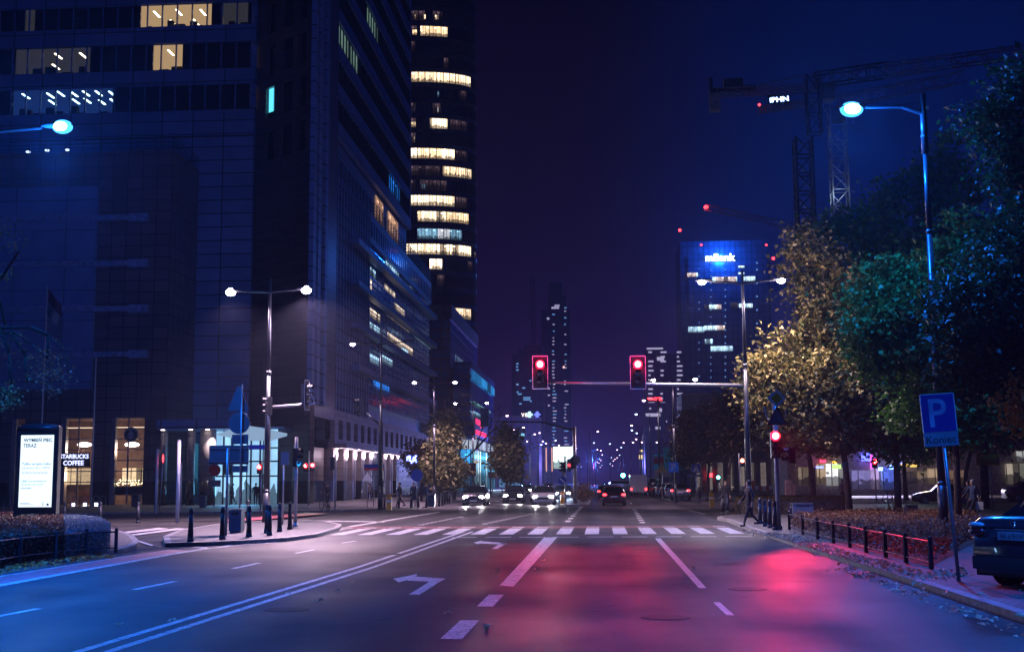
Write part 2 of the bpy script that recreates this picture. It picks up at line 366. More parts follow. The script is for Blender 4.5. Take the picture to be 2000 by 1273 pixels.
HEADFB = emis("far lamp glow blue", (0.45, 0.6, 1.0), 7)
REDLENS = emis("red signal lens", (1.0, 0.004, 0.018), 22); HOTRED = emis("red signal core", (1.0, 0.35, 0.30), 12)
REDSM = emis("small red light", (1.0, 0.03, 0.04), 9)
GREENL = emis("green signal lens", (0.10, 1.0, 0.85), 9)
FRAME = mat("dark metal frame", (0.05, 0.05, 0.055), 0.4, metal=0.6)
STEEL = mat("lattice steel", (0.28, 0.26, 0.24), 0.5, metal=0.3)
print("A ok")

def text_mesh(s, width, height=None, extrude=0.015, spacing=1.0, bold=0.0):
    c = bpy.data.curves.new("lettering", 'FONT'); c.body = s; c.extrude = 0; c.align_x = 'CENTER'; c.align_y = 'CENTER'; c.space_character = spacing; c.offset = bold
    c.resolution_u = 3
    o = bpy.data.objects.new("lettering", c); COL.objects.link(o)
    dg = bpy.context.evaluated_depsgraph_get(); me = bpy.data.meshes.new_from_object(o.evaluated_get(dg))
    bpy.data.objects.remove(o); bpy.data.curves.remove(c)
    n = len(me.vertices); co = np.zeros(n*3); me.vertices.foreach_get("co", co); co = co.reshape(-1, 3)
    mn, mx = co.min(0), co.max(0); sx = width/(mx[0]-mn[0]); sy = sx if height is None else height/(mx[1]-mn[1])
    x = (co[:, 0]-(mn[0]+mx[0])/2)*sx; y = (co[:, 1]-(mn[1]+mx[1])/2)*sy
    out = np.stack([x, -co[:, 2]-extrude, y], 1)   # upright, facing -Y
    me.vertices.foreach_set("co", out.reshape(-1)); me.update()
    return me
def text(name, s, width, m, parent, loc, height=None, rot=None, spacing=1.0, bold=0.0, extrude=0.015):
    me = text_mesh(s, width, height, extrude, spacing, bold); me.materials.clear(); me.materials.append(m)
    o = bpy.data.objects.new(name, me); COL.objects.link(o); o.parent = parent; o.location = loc
    if rot: o.rotation_euler = rot
    return o
# ------------------------------------------------------------------ ground, roads, kerbs
def flat(pts, z): return MB().poly([(p[0], p[1], z) for p in pts])
def gp(*pp): return [tuple(G(x, y)[:2]) for x, y in pp]
struct("ground", flat([(-900,-80),(900,-80),(900,1500),(-900,1500)], -0.03), ASPH2)
struct("road", flat([(-13.2,-40),(5.35,-40),(5.35,1200),(-13.2,1200)], 0.0), ASPH)
struct("side_street", MB().poly([(-140,60,-0.004),(-13.2,60,-0.004),(-13.2,92,-0.004),(-140,92,-0.004)]).poly([(5.35,92,-0.004),(140,92,-0.004),(140,112,-0.004),(5.35,112,-0.004)]), ASPH2)
def slab(name, pts, m, h=0.12, kerb=True):
    a = sum(pts[i][0]*pts[(i+1) % len(pts)][1]-pts[(i+1) % len(pts)][0]*pts[i][1] for i in range(len(pts)))
    if a < 0: pts = pts[::-1]
    n = len(pts); inner = []
    for i in range(n):
        p0, p1, p2 = Vector(pts[i-1]), Vector(pts[i]), Vector(pts[(i+1) % n])
        d1 = (p1-p0).normalized(); d2 = (p2-p1).normalized(); nn = Vector((-d1.y-d2.y, d1.x+d2.x))
        if nn.length < 1e-3: nn = Vector((-d1.y, d1.x))
        nn.normalize(); cs = max(0.5, nn.dot(Vector((-d1.y, d1.x)))); q = p1+nn*(0.2/cs); inner.append((q.x, q.y))
    struct(name, flat(inner, h-0.004), m)
    k = MB()
    for i in range(n):
        j = (i+1) % n
        k.poly([(*pts[i], h), (*pts[j], h), (*inner[j], h), (*inner[i], h)])
        k.poly([(*pts[i], -0.03), (*pts[j], -0.03), (*pts[j], h), (*pts[i], h)])
        k.poly([(*inner[i], h), (*inner[j], h), (*inner[j], h-0.03), (*inner[i], h-0.03)])
    struct(name+"_kerb", k, KERB)
def arc(cx, cy, r, a0, a1, n=10): return [(cx+r*math.cos(R(a0+(a1-a0)*i/n)), cy+r*math.sin(R(a0+(a1-a0)*i/n))) for i in range(n+1)]
# right hand pavement with its rounded corner, lawn behind
slab("pavement", [(5.35,-30),(5.35,46)] + arc(5.35+9, 58, 9, 200, 140, 8)[1:] + [(11,88),(140,88),(140,-30)], COBB)
slab("far_pavement", [(6.2,112)] + [(6.2,700),(140,700),(140,112)], PAVE)
# the refuge with bollards on the left
isl = gp((322,1068),(400,1066),(470,1063),(560,1057),(620,1049),(662,1036),(668,1029),(640,1022),(585,1019),(520,1021),(430,1027),(350,1040),(318,1054))
slab("refuge", isl, COBB, 0.12)
blk = gp((-260,1150),(0,1106),(90,1096),(180,1086),(240,1080),(262,1073),(272,1064),(262,1052),(235,1042),(190,1033),(120,1027),(0,1024),(-260,1020))
slab("planted_verge_pavement", blk, COBB, 0.12)
plz = [(-13.0,92)] + [(-13.0,1000),(-60,1000),(-140,1000),(-140,75)] + gp((0,1006),(300,1003),(560,1001),(690,998),(760,995),(815,992))
slab("plaza", plz, PAVE, 0.10)
# central reservation
slab("median", [(-3.1,91.2),(-2.6,90.2),(-1.6,90.0),(-0.9,91),(-0.9,420),(-3.1,420)], COBB, 0.14)

# markings, each traced on the ground plane
Zm = 0.004
def mark(name, polys, m=None, z=Zm):
    mb = MB()
    for p in polys: mb.poly([(q[0], q[1], z) for q in gp(*p)])
    return struct(name, mb, m or PAINT)
def strip(pts, w):
    """road line in metres along world points"""
    out = []
    for a, b in zip(pts[:-1], pts[1:]):
        a = Vector(a); b = Vector(b); d = (b-a).normalized(); n = Vector((-d.y, d.x))*w/2
        out.append([a-n, b-n, b+n, a+n])
    return out
def wmark(name, quads, m=None, z=Zm):
    mb = MB()
    for q in quads: mb.poly([(p[0], p[1], z) for p in q])
    return struct(name, mb, m or PAINT)
g = lambda x, y: G(x, y).to_2d()
def fit(p, q, Y):  # point on line through p,q at world Y
    t = (Y-p.y)/(q.y-p.y); return p+(q-p)*t
d0, d1 = g(157, 1271), g(905, 1038)
quads = strip([fit(d0, d1, 8), g(157,1271), g(700,1107), d1], 0.13)
off = Vector((0.34, 0))
quads += [[p+off for p in q] for q in quads]
wmark("double_centre_line", quads)
mark("lane_line", [[(976,1143),(1003,1145),(1088,1049),(1063,1049)], [(931,1184),(963,1184),(984,1161),(955,1161)], [(860,1247),(902,1248),(936,1211),(899,1211)],
     [(770,1340),(818,1340),(868,1284),(826,1284)]])
mark("lane_line_right", [[(1365,1148),(1380,1148),(1290,1051),(1279,1051)], [(1393,1176),(1405,1175),(1434,1201),(1419,1201)]])
quads = []
for a, b in (((262,1151),(342,1135)), ((455,1110),(506,1099)), ((578,1080),(613,1073)), ((668,1060),(695,1056)), ((-40,1210),(76,1188))):
    quads += strip([g(*a), g(*b)], 0.13)
wmark("lane_dash", quads)
def arrow(cx, y0, y1, s=1):  # traced turn arrow
    pass
mark("turn_arrow", [[(798,1161),(819,1161),(860,1135),(868,1131),(850,1131),(838,1136)], [(868,1131),(870,1129.5),(812,1125.5),(815,1120.5),(768,1130),(779,1137),(793,1132.8),(840,1136),(852,1131)],
     ])
mark("turn_arrow_far", [[(960,1071.5),(971,1071.5),(988,1061.5),(991,1060),(978,1060)], [(991,1060),(940,1056.6),(942,1055),(925,1059),(932,1062),(938,1060.8),(976,1062.6),(988,1062)]])
# crossing stripes, 1 m rhythm
Y0c, Y1c = 42.6, 50.6
quads = []
sx = -13.6
k = 0
while sx < 5.2:
    quads.append([Vector((sx, Y0c+0.8)), Vector((sx+.5, Y0c+0.8)), Vector((sx+.5, Y1c-1.8)), Vector((sx, Y1c-1.8))])
    sx += 1.0
wmark("crosswalk_stripes", quads, z=0.008)
quads = []
sx = -11.6
while sx < 4.9:
    quads.append([Vector((sx, Y1c-0.9)), Vector((sx+.5, Y1c-0.9)), Vector((sx+.5, Y1c-0.4)), Vector((sx, Y1c-0.4))]); sx += 1.0
wmark("cycle_crossing_marks", quads, z=0.008)
wmark("red_cycle_crossing", [[Vector((-12.5,Y1c-1.6)),Vector((5.0,Y1c-1.6)),Vector((5.0,Y1c+0.9)),Vector((-12.5,Y1c+0.9))]], mat("worn red surfacing", (0.10,0.028,0.035), .7, var=.5, scale=6))
quads = []
sx = -5.0
while sx < 5.0:
    quads.append([Vector((sx, 41.2)), Vector((sx+.85, 41.2)), Vector((sx+.85, 41.45)), Vector((sx, 41.45))]); sx += 1.13
wmark("stop_line", quads)
quads = []
for (a, b, n) in (((1108,1019),(1139,986),9), ((1255,1021),(1238,993),9), ((945,1023),(1040,1003),12), ((820,1025),(905,1008),12), ((1345,996),(1378,1004),6)):
    A, B = g(*a), g(*b)
    for i in range(n):
        p = A+(B-A)*(i/n); q = A+(B-A)*((i+.5)/n); quads += strip([p, q], 0.24)
wmark("junction_guide_dashes", quads)
quads = []
for Y in range(100, 420, 12):
    quads += strip([(2.4, Y), (2.4, Y+4)], .14) + strip([(-6.5, Y), (-6.5, Y+4)], .14) + strip([(-9.6, Y), (-9.6, Y+4)], .14)
wmark("far_lane_dash", quads)
# red cycle lane along the left kerb
cl = [g(-200,1172), g(0,1146), g(200,1108), g(330,1083), g(380,1075)]
ci = [g(-200,1144), g(0,1124), g(160,1099), g(262,1083), g(330,1073)]
mb = MB()
for i in range(4): mb.poly([(*cl[i], Zm), (*cl[i+1], Zm), (*ci[i+1], Zm), (*ci[i], Zm)])
struct("cycle_lane", mb, REDP)
wmark("cycle_lane_line", strip([g(-200,1172), g(0,1143), g(200,1107), g(330,1083), g(395,1072.5), g(402,1070), g(380,1068)], 0.22) + strip([g(-200,1146), g(0,1126), g(160,1100), g(262,1084)], 0.12), z=0.008)
wmark("cycle_lane_taper", strip([g(395,1073), g(470,1064), g(540,1059)], 0.14) + strip([g(430,1068), g(455,1063.5)], .12)+strip([g(470,1064), g(495,1061)], .12), z=0.008)
mark("left_crossing_stripes", [[(210,1042),(225,1044),(330,1032),(310,1030)], [(250,1044),(268,1045),(365,1032),(345,1031)], [(118,1012),(118,1014),(195,1007),(195,1005.5)], [(265,1056),(270,1055),(300,1064),(296,1066)]])
mark("far_left_cycle_path", [[(430,1020),(470,1022),(640,1006),(600,1004)]], REDP, 0.106)
mark("merge_line", [[(590,1015.5),(590,1017),(750,1019.5),(752,1018)], [(640,1034),(648,1035),(860,1000),(856,999)]])
for px, py in ((1135,1062),(1300,1205),(560,1190),(760,1082),(1460,1150)):
    p_ = G(px, py); mm_ = MB().cyl((p_.x,p_.y,.001),(p_.x,p_.y,.006),.33,n=28); struct("manhole_cover", mm_, bpy.data.materials.get("manhole iron") or asphalt("manhole iron", (0.006,0.006,0.006), (0.03,0.028,0.028), 0.35, 0.5, .09))
# manhole / patches

mark("asphalt_patch", [[(893,1090),(951,1090),(953,1093),(893,1093)], [(1405,1099),(1458,1099),(1459,1102),(1402,1102)]], mat("patch tar", (0.10,0.095,0.095), 0.8, spec=.1))

# ------------------------------------------------------------------ buildings on the left
RAILM = mat("pale blue rail metal", (.30,.40,.62), .4, metal=.2)
BAYM = cladding("pale bay cladding", (0.20, 0.30, 0.55), (0.08,0.1,0.16), 4.5, 2.6, 0.4, 0.04, 0.08)
BLUECLAD = cladding("blue grey aluminium cladding", (0.17, 0.26, 0.50), (0.03, 0.04, 0.06), 2.9, 1.25, 0.4, 0.05, 0.12, metal=0.1)
GRANITE = cladding("brown granite cladding", (0.17, 0.125, 0.13), (0.035, 0.03, 0.035), 1.3, 1.0, 0.4, 0.04, 0.16)
GRANITE2 = cladding("polished brown granite", (0.115, 0.085, 0.09), (0.03, 0.025, 0.03), 2.4, 0.62, 0.32, 0.035, 0.18)
STONE = cladding("beige stone cladding", (0.32, 0.27, 0.26), (0.1, 0.09, 0.09), 1.5, 0.8, 0.5, 0.02, 0.12)
PLINTH = mat("black granite plinth", (0.02, 0.018, 0.02), 0.2)
PLASTER = mat("plaster beige", (0.42, 0.36, 0.32), 0.7)
LITWARM = litwin("lit office warm", (1.0, 0.60, 0.27), 2.2, 1.45, 3.0, cold=(1.0, 0.72, 0.40))
LITCOOL = litwin("lit office cool", (0.62, 0.85, 1.0), 1.2, 1.4, 9.0, cold=(0.35, 0.65, 1.0))
LITDIM = litwin("dim lit office", (0.5, 0.42, 0.5), 0.12, 1.4, 5.0, lamps=True, furn=0.5)
def lit_pane(name, a, b, z0, z1, m, parent, off=0.0, origin=None):
    """upright lit pane from plan point a to b; uv u in metres, v 0..1"""
    a = Vector(a); b = Vector(b); L = (b-a).length; o = Vector(origin or (0, 0, 0)); u0 = off
    mb = MB(); mb.poly([Vector((a.x,a.y,z0))-o, Vector((b.x,b.y,z0))-o, Vector((b.x,b.y,z1))-o, Vector((a.x,a.y,z1))-o], [(u0,0),(u0+L,0),(u0+L,1),(u0,1)])
    return mb.build(name, m, parent)

# --- A: broad facade across the far side of the junction
YA = 108.0; XA1 = -31.3; XA0 = -95.0
A = empty("office_building", (XA1, YA, 0), 0, "broad blue grey banded office block behind the coffee shop, three upper floors partly lit", "building")
ox, oy = XA1, YA
rows = [(47, 2), (132, 80), (213, 161)]
zs = [(P(478, b, YA).z, P(478, t, YA).z) for b, t in rows]
st = zs[0][0]-zs[1][0]; zs = [(zs[0][0]+st, zs[0][1]+st)] + zs
wall = MB()
ztop = zs[0][1]+3
prev = ztop
for zb, zt in zs:
    wall.box(XA0-ox, 0, 0, 0.6, zt, prev); prev = zb
wall.box(XA0-ox, 0, 0, 0.6, 0, prev)
wall.box(-0.5, 0, 0.6, 8, 0, ztop)
wall.build("facade_wall", BLUECLAD, A)
trim = MB()
trim.box(XA0-ox, 0, -0.08, 0, prev-2.6, prev-2.45)
trim.build("cornice", FRAME, A)
PXA = lambda px, z=40: P(px, 170, YA).x-ox
lit = {1: [(40,60,0),(268,408,2),(430,480,1)], 2: [(25,172,1),(295,353,2)], 3: [(24,219,3)]}
RW = emis("room wall warm light", (1.0, 0.66, 0.33), 0.42); RD = emis("room wall dim light", (0.55, 0.55, 0.6), 0.045); RB = emis("room wall blue light", (0.03, 0.10, 0.45), 0.22)  # room walls glow themselves, standing in for lamp light inside
RK = mat("dark room", (0.03, 0.03, 0.035), 0.8)
TUBEW = emis("ceiling light warm", (1.0, 0.88, 0.66), 5); TUBEC = emis("ceiling light cool", (0.55, 0.9, 1.0), 5)
for ri, (zb, zt) in enumerate(zs):
    gl = MB(); gl.box(XA0-ox, -0.3, 0.28, 0.30, zb, zt)
    spans = [(PXA(a), PXA(b), k) for a, b, k in lit.get(ri, [])]
    # dark glass everywhere but the lit rooms
    xs = XA0-ox
    for a, b, k in sorted(spans):
        if a > xs: MB().box(xs, a, 0.25, 0.29, zb, zt).build("ribbon_window", GLASSD, A)
        xs = b
    w = MB().box(xs, -0.5, 0.25, 0.29, zb, zt).build("ribbon_window", GLASSD, A)
    mu = MB(); x = -0.5
    while x > XA0-ox:
        mu.box(x-0.05, x+0.05, 0.12, 0.34, zb, zt); x -= P(478,170,YA).x-P(448.4,170,YA).x
    mu.box(XA0-ox, -.5, .22, .32, zt-.07, zt-.01).box(XA0-ox, -.5, .22, .32, zb+.01, zb+.07)
    mu.build("window_frame", BLUECLAD, w)
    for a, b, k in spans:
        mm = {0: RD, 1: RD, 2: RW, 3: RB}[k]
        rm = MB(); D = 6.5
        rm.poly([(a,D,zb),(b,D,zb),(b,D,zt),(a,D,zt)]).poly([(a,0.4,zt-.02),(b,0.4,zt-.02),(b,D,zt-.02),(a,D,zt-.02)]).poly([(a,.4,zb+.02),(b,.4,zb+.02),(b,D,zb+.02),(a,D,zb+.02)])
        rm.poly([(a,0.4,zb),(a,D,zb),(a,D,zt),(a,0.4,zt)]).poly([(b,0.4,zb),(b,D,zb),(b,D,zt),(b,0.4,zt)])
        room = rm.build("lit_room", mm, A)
        tbn = []; n = max(1, int((b-a)/(1.15 if k == 3 else 2.2)))
        for i in range(n):
            for q in ((1.0, 3.4) if k == 3 else (1.6, 4.2)):
                if random.random() < (0.8 if k > 1 else 0.3):
                    xx = a+(i+.5+(.35 if q > 3 else 0)-.17)*(b-a)/n; yy = q+random.uniform(-.3, .3); tbn.append(MB().box(xx-.09, xx+.09, yy, yy+1.5, zt-.1, zt-.05))
        for tb_ in tbn: tb_.build("ceiling_light", TUBEC if k == 3 else TUBEW, room)
        xx = a+.4
        while xx < b-.8:
            h = random.uniform(.3, 1.0); ww = random.uniform(.3, 1.1)
            if random.random() < .8: MB().box(xx, xx+ww, .8, 1.3, zb, zb+h).build("cabinet", RK, room)
            xx += ww+random.uniform(.1, .8)

# --- coffee shop block in front of A
YB = 101.0; XB1 = P(335, 400, YB).x
S = empty("corner_building", (XB1, YB, 0), 0, "lower brown stone block with four horizontal rails above the lit coffee shop", "building")
ox2, oy2 = XB1, YB
zp = P(335, 292, YB).z; zf = P(250, 815, YB).z; XS0 = XA0
bx = lambda px, py=700: P(px, py, YB).x-ox2
wins = [(-60,-20),(20,46),(118,182),(215,280)]
wl = MB(); wl.box(XS0-ox2, 0, 0, 6.9, zf, zp)
xs = XS0-ox2
for a, b in wins:
    wl.box(xs, bx(a, 900), 0, .7, 2.0, zf); xs = bx(b, 900)
wl.box(xs, 0, 0, .7, 2.0, zf); wl.box(-.7, 0, .7, 6.9, 2.0, zf)
wl.build("stone_wall", GRANITE, S)
pl = MB(); xs = XS0-ox2
for a, b in wins:
    pl.box(xs, bx(a, 900), -.04, .7, .1, 2.0); xs = bx(b, 900)
pl.box(xs, .03, -.04, .7, .1, 2.0); pl.box(-.7, .03, .7, 6.9, .1, 2.0)
pl.build("plinth", PLINTH, S)
bay = MB(); bay.box(XS0-ox2, bx(190, 500), -.5, 0, P(190,760,YB).z, P(190,366,YB).z); bay.build("panelled_bay", BAYM, S)
for py in (428, 517, 605, 693):
    z = P(190, py, YB).z; rl = MB()
    rl.box(XS0-ox2, bx(190, py), -.95, -.5, z-.28, z+.28); rl.box(bx(190, py), bx(255, py), -.6, -.35, z-.22, z+.22); rl.box(bx(255, py), bx(291, py), -.5, -.1, z-.33, z+.33); rl.box(bx(190,py), bx(250,py), -.35, 0, z-.1, z+.1)
    rl.build("horizontal_rail", RAILM, S)
ra = MB()
for h in (.35, .7, 1.05):
    ra.box(XS0-ox2, .0, .05, .1, zp+h-.03, zp+h+.03); ra.box(-.05, 0, .1, 6.9, zp+h-.03, zp+h+.03)
xx = 0
while xx > XS0-ox2: ra.box(xx-.04, xx, .05, .1, zp, zp+1.05); xx -= 1.6
ra.build("roof_railing", FRAME, S)
dl = MB()
for px, py in ((92,294),(131,293),(112,306),(149,305),(188,303),(72,308),(55,297)):
    q = P(px, py, YB+3); dl.ell((q.x-ox2, 3, q.z), (.22, .22, .10), 8, 5)
dl.build("terrace_light", emis("terrace light", (0.5, 0.7, 1), 2.2), S)
# recesses beneath, shop interior
SHOPW = litwin("coffee shop interior", (1.0, 0.55, 0.25), 0.7, 40, 4.2, furn=0.5, lamps=False)
shopwall = mat("shop interior wall", (0.13, 0.09, 0.08), 0.7)
room = MB(); a, b = bx(-70, 900), bx(290, 900)
room.poly([(a,5.5,.1),(b,5.5,.1),(b,5.5,zf),(a,5.5,zf)]).poly([(a,.7,zf-.05),(b,.7,zf-.05),(b,5.5,zf-.05),(a,5.5,zf-.05)]).poly([(a,.7,.12),(b,.7,.12),(b,5.5,.12),(a,5.5,.12)]).poly([(b,.7,.1),(b,5.5,.1),(b,5.5,zf),(b,.7,zf)])
room.build("shop_interior", shopwall, S)
for (l, r_) in wins:
    xa, xb = bx(l, 900), bx(r_, 900)
    fr = MB()
    for z in np.linspace(2.0, zf, 7): fr.box(xa, xb, .2, .3, z-.04, z+.04)
    for xx in np.linspace(xa, xb, 3): fr.box(xx-.05, xx+.05, .18, .32, .1, zf)
    fr.box(xa, xa+.35, .1, .6, .1, zf)
    w = fr.build("shop_window", GALV, S)
    lg = MB(); lg.box(xa, xb, .5, .6, zf-.9, zf-.78); lg.build("light_strip", emis("shop light strip", (1, .75, .5), 1.6), w)
for px, py in ((165,868),(258,868)):
    q = P(px, py, YB+1.5); MB().ell((q.x-ox2, 1.5, q.z), (.62, .5, .2), 16, 8).build("pendant_lamp", emis("pendant glow", (1, .85, .8), 6), S)
    light('POINT', "pendant_light", (q.x-ox2, 1.5, q.z-.5), 170, (1, .66, .45), S, 0.3)
for px in (145, 160, 255):
    q = P(px, 925, YB+4)
    MB().box(q.x-ox2-.9, q.x-ox2+.9, 4.4, 4.5, 1.8, 3.2).build("menu_board", litwin("menu board %d" % px, (1, .72, .42), 1.3, .9, px, furn=.45, lamps=False), S)
cn = MB(); cn.box(bx(128,950), bx(172,950), 2.6, 3.2, .1, 1.25); cn.build("counter", mat("counter wood", (0.2,0.1,0.05), 0.5), S)
GA = MB()
for i in range(70):
    GA.ell((random.uniform(bx(222,950), bx(279,950)), random.uniform(.35,.55), 1.95+random.uniform(-.25,.25)), (.04,.04,.04), 5, 3)
GA.build("fairy_lights", emis("fairy light", (1, .85, .5), 4), S)
MB().box(bx(218,950), bx(280,950), .3, 1.0, .9, 1.6).build("window_bench", PLINTH, S)
# window emblem (round) and sign box
em = empty("coffee_shop_sign", (P(145, 897, YB-.6).x, YB-.6, P(145, 897, YB-.6).z), 0, "white illuminated two line lettering over the coffee shop door", "sign")
SIGNW = emis("sign white light", (0.55, 0.6, 1.0), 2.4)
text("lettering", "STARBUCKS", 2.45, SIGNW, em, (0, 0, .26), .36, bold=.02); text("lettering", "COFFEE", 1.75, SIGNW, em, (-.05, 0, -.28), .40, bold=.02)
MB().box(-1.3, 1.3, .1, .16, -.6, .55).build("backing_rail", FRAME, em)
q = P(255, 848, YB-.1)
lo = empty("round_window_emblem", (q.x, YB-.02, q.z), 0, "round dark green emblem with pale figure hanging in the coffee shop window", "sign")
MB().cyl((0,0,0),(0,.06,0), .62, n=32).build("disc", mat("emblem green", (0.02,0.10,0.07), 0.4), lo)
t = MB(); t.torus((0,-.02,0), .55, .025, 'y', 32, 4); t.ell((0,-.03,.12),(.11,.03,.15),10,6)
for sg in (-1, 1):
    for k in range(4): t.tube([(sg*.07,-.03,.22-.05*k),(sg*(.2+.03*k),-.03,.1-.1*k),(sg*(.26-.03*k),-.03,-.12-.08*k)], .018, 4)
t.tube([(-.3,-.03,.38),(0,-.03,.45),(.3,-.03,.38)], .02, 4); t.ell((0,-.03,-.2),(.14,.03,.22),10,6); t.poly([(-.12,-.05,.27),(0,-.05,.42),(.12,-.05,.27)])
t.build("figure", WHITE, lo)
light('POINT', "shop_light", (bx(150,950), 3.0, 2.6), 300, (1, .6, .35), S, .4)

# --- entrance with canopy
q0 = P(415, 980, 100); q1 = P(541, 980, 100)
EN = empty("entrance_pavilion", (q0.x, 100, 0), 0, "bright glazed entrance with blue white doors under a thin canopy on round columns", "building")
wE = q1.x-q0.x; zE = P(480, 838, 100).z
CY = litwin("entrance glass", (0.35, 0.68, 1.0), 2.0, 1.35, 1.3, furn=.30, lamps=False, cold=(0.75, 0.92, 1.0))
lit_pane("lit_glazing", (0.0, .4, 0), (wE, .4, 0), .1, zE, CY, EN)
fr = MB()
for xx in np.linspace(0, wE, 8): fr.box(xx-.06, xx+.06, .18, .32, .1, zE)
for z in (2.4, 3.6, 4.7): fr.box(0, wE, .2, .3, z-.06, z+.06)
fr.box(.8, 1.6, 0, .3, 2.5, 4.6); fr.build("door_frame", FRAME, EN)
MB().box(-.3, wE+.3, .6, 6, zE, zE+.2).build("pavilion_roof", BLUECLAD, EN)
cz = P(480, 838, 97).z; xl = P(310, 838, 96).x-q0.x; xr = P(600, 850, 98).x-q0.x
MB().box(xl, wE*.55, -4.5, .4, cz, cz+.75).build("canopy_fascia", BLUECLAD, EN)
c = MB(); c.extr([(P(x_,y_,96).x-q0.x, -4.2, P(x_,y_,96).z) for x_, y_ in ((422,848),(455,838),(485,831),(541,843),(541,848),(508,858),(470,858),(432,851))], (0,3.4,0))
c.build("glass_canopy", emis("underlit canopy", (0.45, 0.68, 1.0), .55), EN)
for px in (405, 318, 372):
    x = P(px, 950, 97).x-q0.x; r = .62 if px == 405 else .3
    MB().cyl((x,-3,2.0),(x,-3,cz), r, n=24).build("column", STONE, EN, True); MB().cyl((x,-3,.1),(x,-3,2.0), r+.03, n=24).build("column_base", PLINTH, EN, True)
    MB().cyl((x+.2,-3.9,cz-.06),(x+.2,-3.9,cz-.02), .16, n=12).build("downlight", emis("downlight", (1,.85,.8), 8), EN)
light('SPOT', "canopy_downlight", (P(405,950,97).x-q0.x+.9, -3.8, cz-.1), 700, PINKW, EN, .1, R(95), (0,0,-1))
light('AREA', "entrance_glow", (wE/2, -.3, 2.6), 450, CYAN, EN, 4.0, direction=(0,-1,-.15))
lit_pane("side_window", (P(368,900,103).x-q0.x, 3, 0), (P(387,900,103).x-q0.x, 3, 0), 1.0, 5.2, litwin("dim teal window", (0.05,.35,.6), .35, 3, 2, lamps=False), EN)

# --- B: brown stone tower, corner face turned to the junction
c0 = Vector((XA1+.02, YA+.3)); c1 = Vector((-24.5, 102.6)); HB = 80.0
B = empty("stone_tower", (c1.x, c1.y, 0), 0, "tall brown stone corner tower with narrow dark windows and blue fluted corner strips", "building")
d = (c0-c1); LB = d.length; dn = d.normalized(); nn = Vector((-dn.y, dn.x));
if nn.y > 0: nn = -nn
def bp(s, o, z): q = dn*s+nn*o; return Vector((q.x, q.y, z))
zc = P(560, 300, 104.5).z
def bwall(mb, s0, s1, z0, z1, o0=-.5, o1=0):
    n = len(mb.v)
    a, b_, c_, d_ = bp(s0,o1,z0), bp(s1,o1,z0), bp(s1,o1,z1), bp(s0,o1,z1)
    L0, L1 = s0, s1
    mb.poly([b_, a, d_, c_], [(L1,z0),(L0,z0),(L0,z1),(L1,z1)])
    mb.poly([bp(s0,o1,z0), bp(s0,o0,z0), bp(s0,o0,z1), bp(s0,o1,z1)]); mb.poly([bp(s1,o1,z0), bp(s1,o0,z0), bp(s1,o0,z1), bp(s1,o1,z1)])
    mb.poly([bp(s0,o1,z0), bp(s1,o1,z0), bp(s1,o0,z0), bp(s0,o0,z0)]); mb.poly([bp(s0,o1,z1), bp(s1,o1,z1), bp(s1,o0,z1), bp(s0,o0,z1)])
wl = MB(); cols = [(1.2, 2.3), (3.2, 5.0), (5.9, 7.3)]
bwall(wl, 0, LB, 2.0, zc)
zz = zc; 
while zz < HB:
    s = 0
    for a, b in cols: bwall(wl, s, a, zz, zz+2.9); s = b
    bwall(wl, s, LB, zz, zz+2.9); bwall(wl, 0, LB, zz+2.9, zz+4.0)
    zz += 4.0
wl.build("stone_wall", GRANITE2, B)
gl = MB()
bwall(gl, 0.3, LB, zc, HB, -.6, -.35); gl.build("dark_windows", GLASSD, B)
q = P(499, 185, 107); lz = q.z
lt = MB(); lt.poly([bp(7.25,-.3,lz-1.6), bp(6.5,-.3,lz-1.6), bp(6.5,-.3,lz+1.6), bp(7.25,-.3,lz+1.6)]); lt.build("lit_window", emis("cyan window", (0.12, 0.75, 1.0), 1.3), B)
bs = MB(); bwall(bs, 0, LB, .1, 2.0, -.5, .04); bs.build("plinth", PLINTH, B)
# fluted side strip between the corner and the long facade
XC = -24.5; cx, cy0 = c1.x, c1.y
YC0 = PX(655, 700, XC).y
sd = MB(); sd.box(-.5, 0, .2, YC0-cy0, 7.5, HB); sd.build("side_wall", GRANITE2, B)
for a, b in ((600,606),(610,616),(624,629)):
    ya, yb = PX(a,600,XC).y-cy0, PX(b,600,XC).y-cy0
    MB().box(0, .45, ya, yb, 8.5, HB).build("fluted_strip", BLUECLAD, B)

# --- C: upper slab block, D: podium with glass wall, both along the avenue
YC1 = PX(795, 200, XC-.6).y
C = empty("slab_tower", (XC, YC0, 0), 0, "tall dark office slab with steep blue bands running along the avenue above the podium", "building")
zD = P(835, 545, PX(835,545,XC).y).z
YD1 = PX(842, 700, XC).y
LC = YC1-YC0; LD = YD1-YC0
zr = [P(651, y, YC0).z for y in (234, 152)]; pitch = zr[1]-zr[0]; pitch = 3.75
zbase = P(651, 262, YC0).z
wl = MB(); z = zbase; wz = []
while z < 92:
    wl.box(-.5, 0, 0, LC, z, z+1.35); wz.append((z+1.35, z+pitch)); z += pitch
wl.box(-6, -.6, .2, LC-.2, zD-4, zbase)
wl.build("spandrel_bands", BLUECLAD, C)
for za, zb in wz:
    w = MB(); w.box(-.45, -.30, 0.1, LC-.1, za, zb); w = w.build("ribbon_window", GLASSD, C)
    mu = MB(); y = 0.0
    while y < LC: mu.box(-.3, -.12, y, y+.07, za, zb); y += 1.45
    mu.box(-.31, -.2, .1, LC-.1, zb-.08, zb-.01).box(-.31, -.2, .1, LC-.1, za+.01, za+.08)
    mu.build("window_frame", FRAME, w)
MB().box(-.6, -.02, LC-.3, LC, zbase, 92).build("end_wall", BLUECLAD, C)
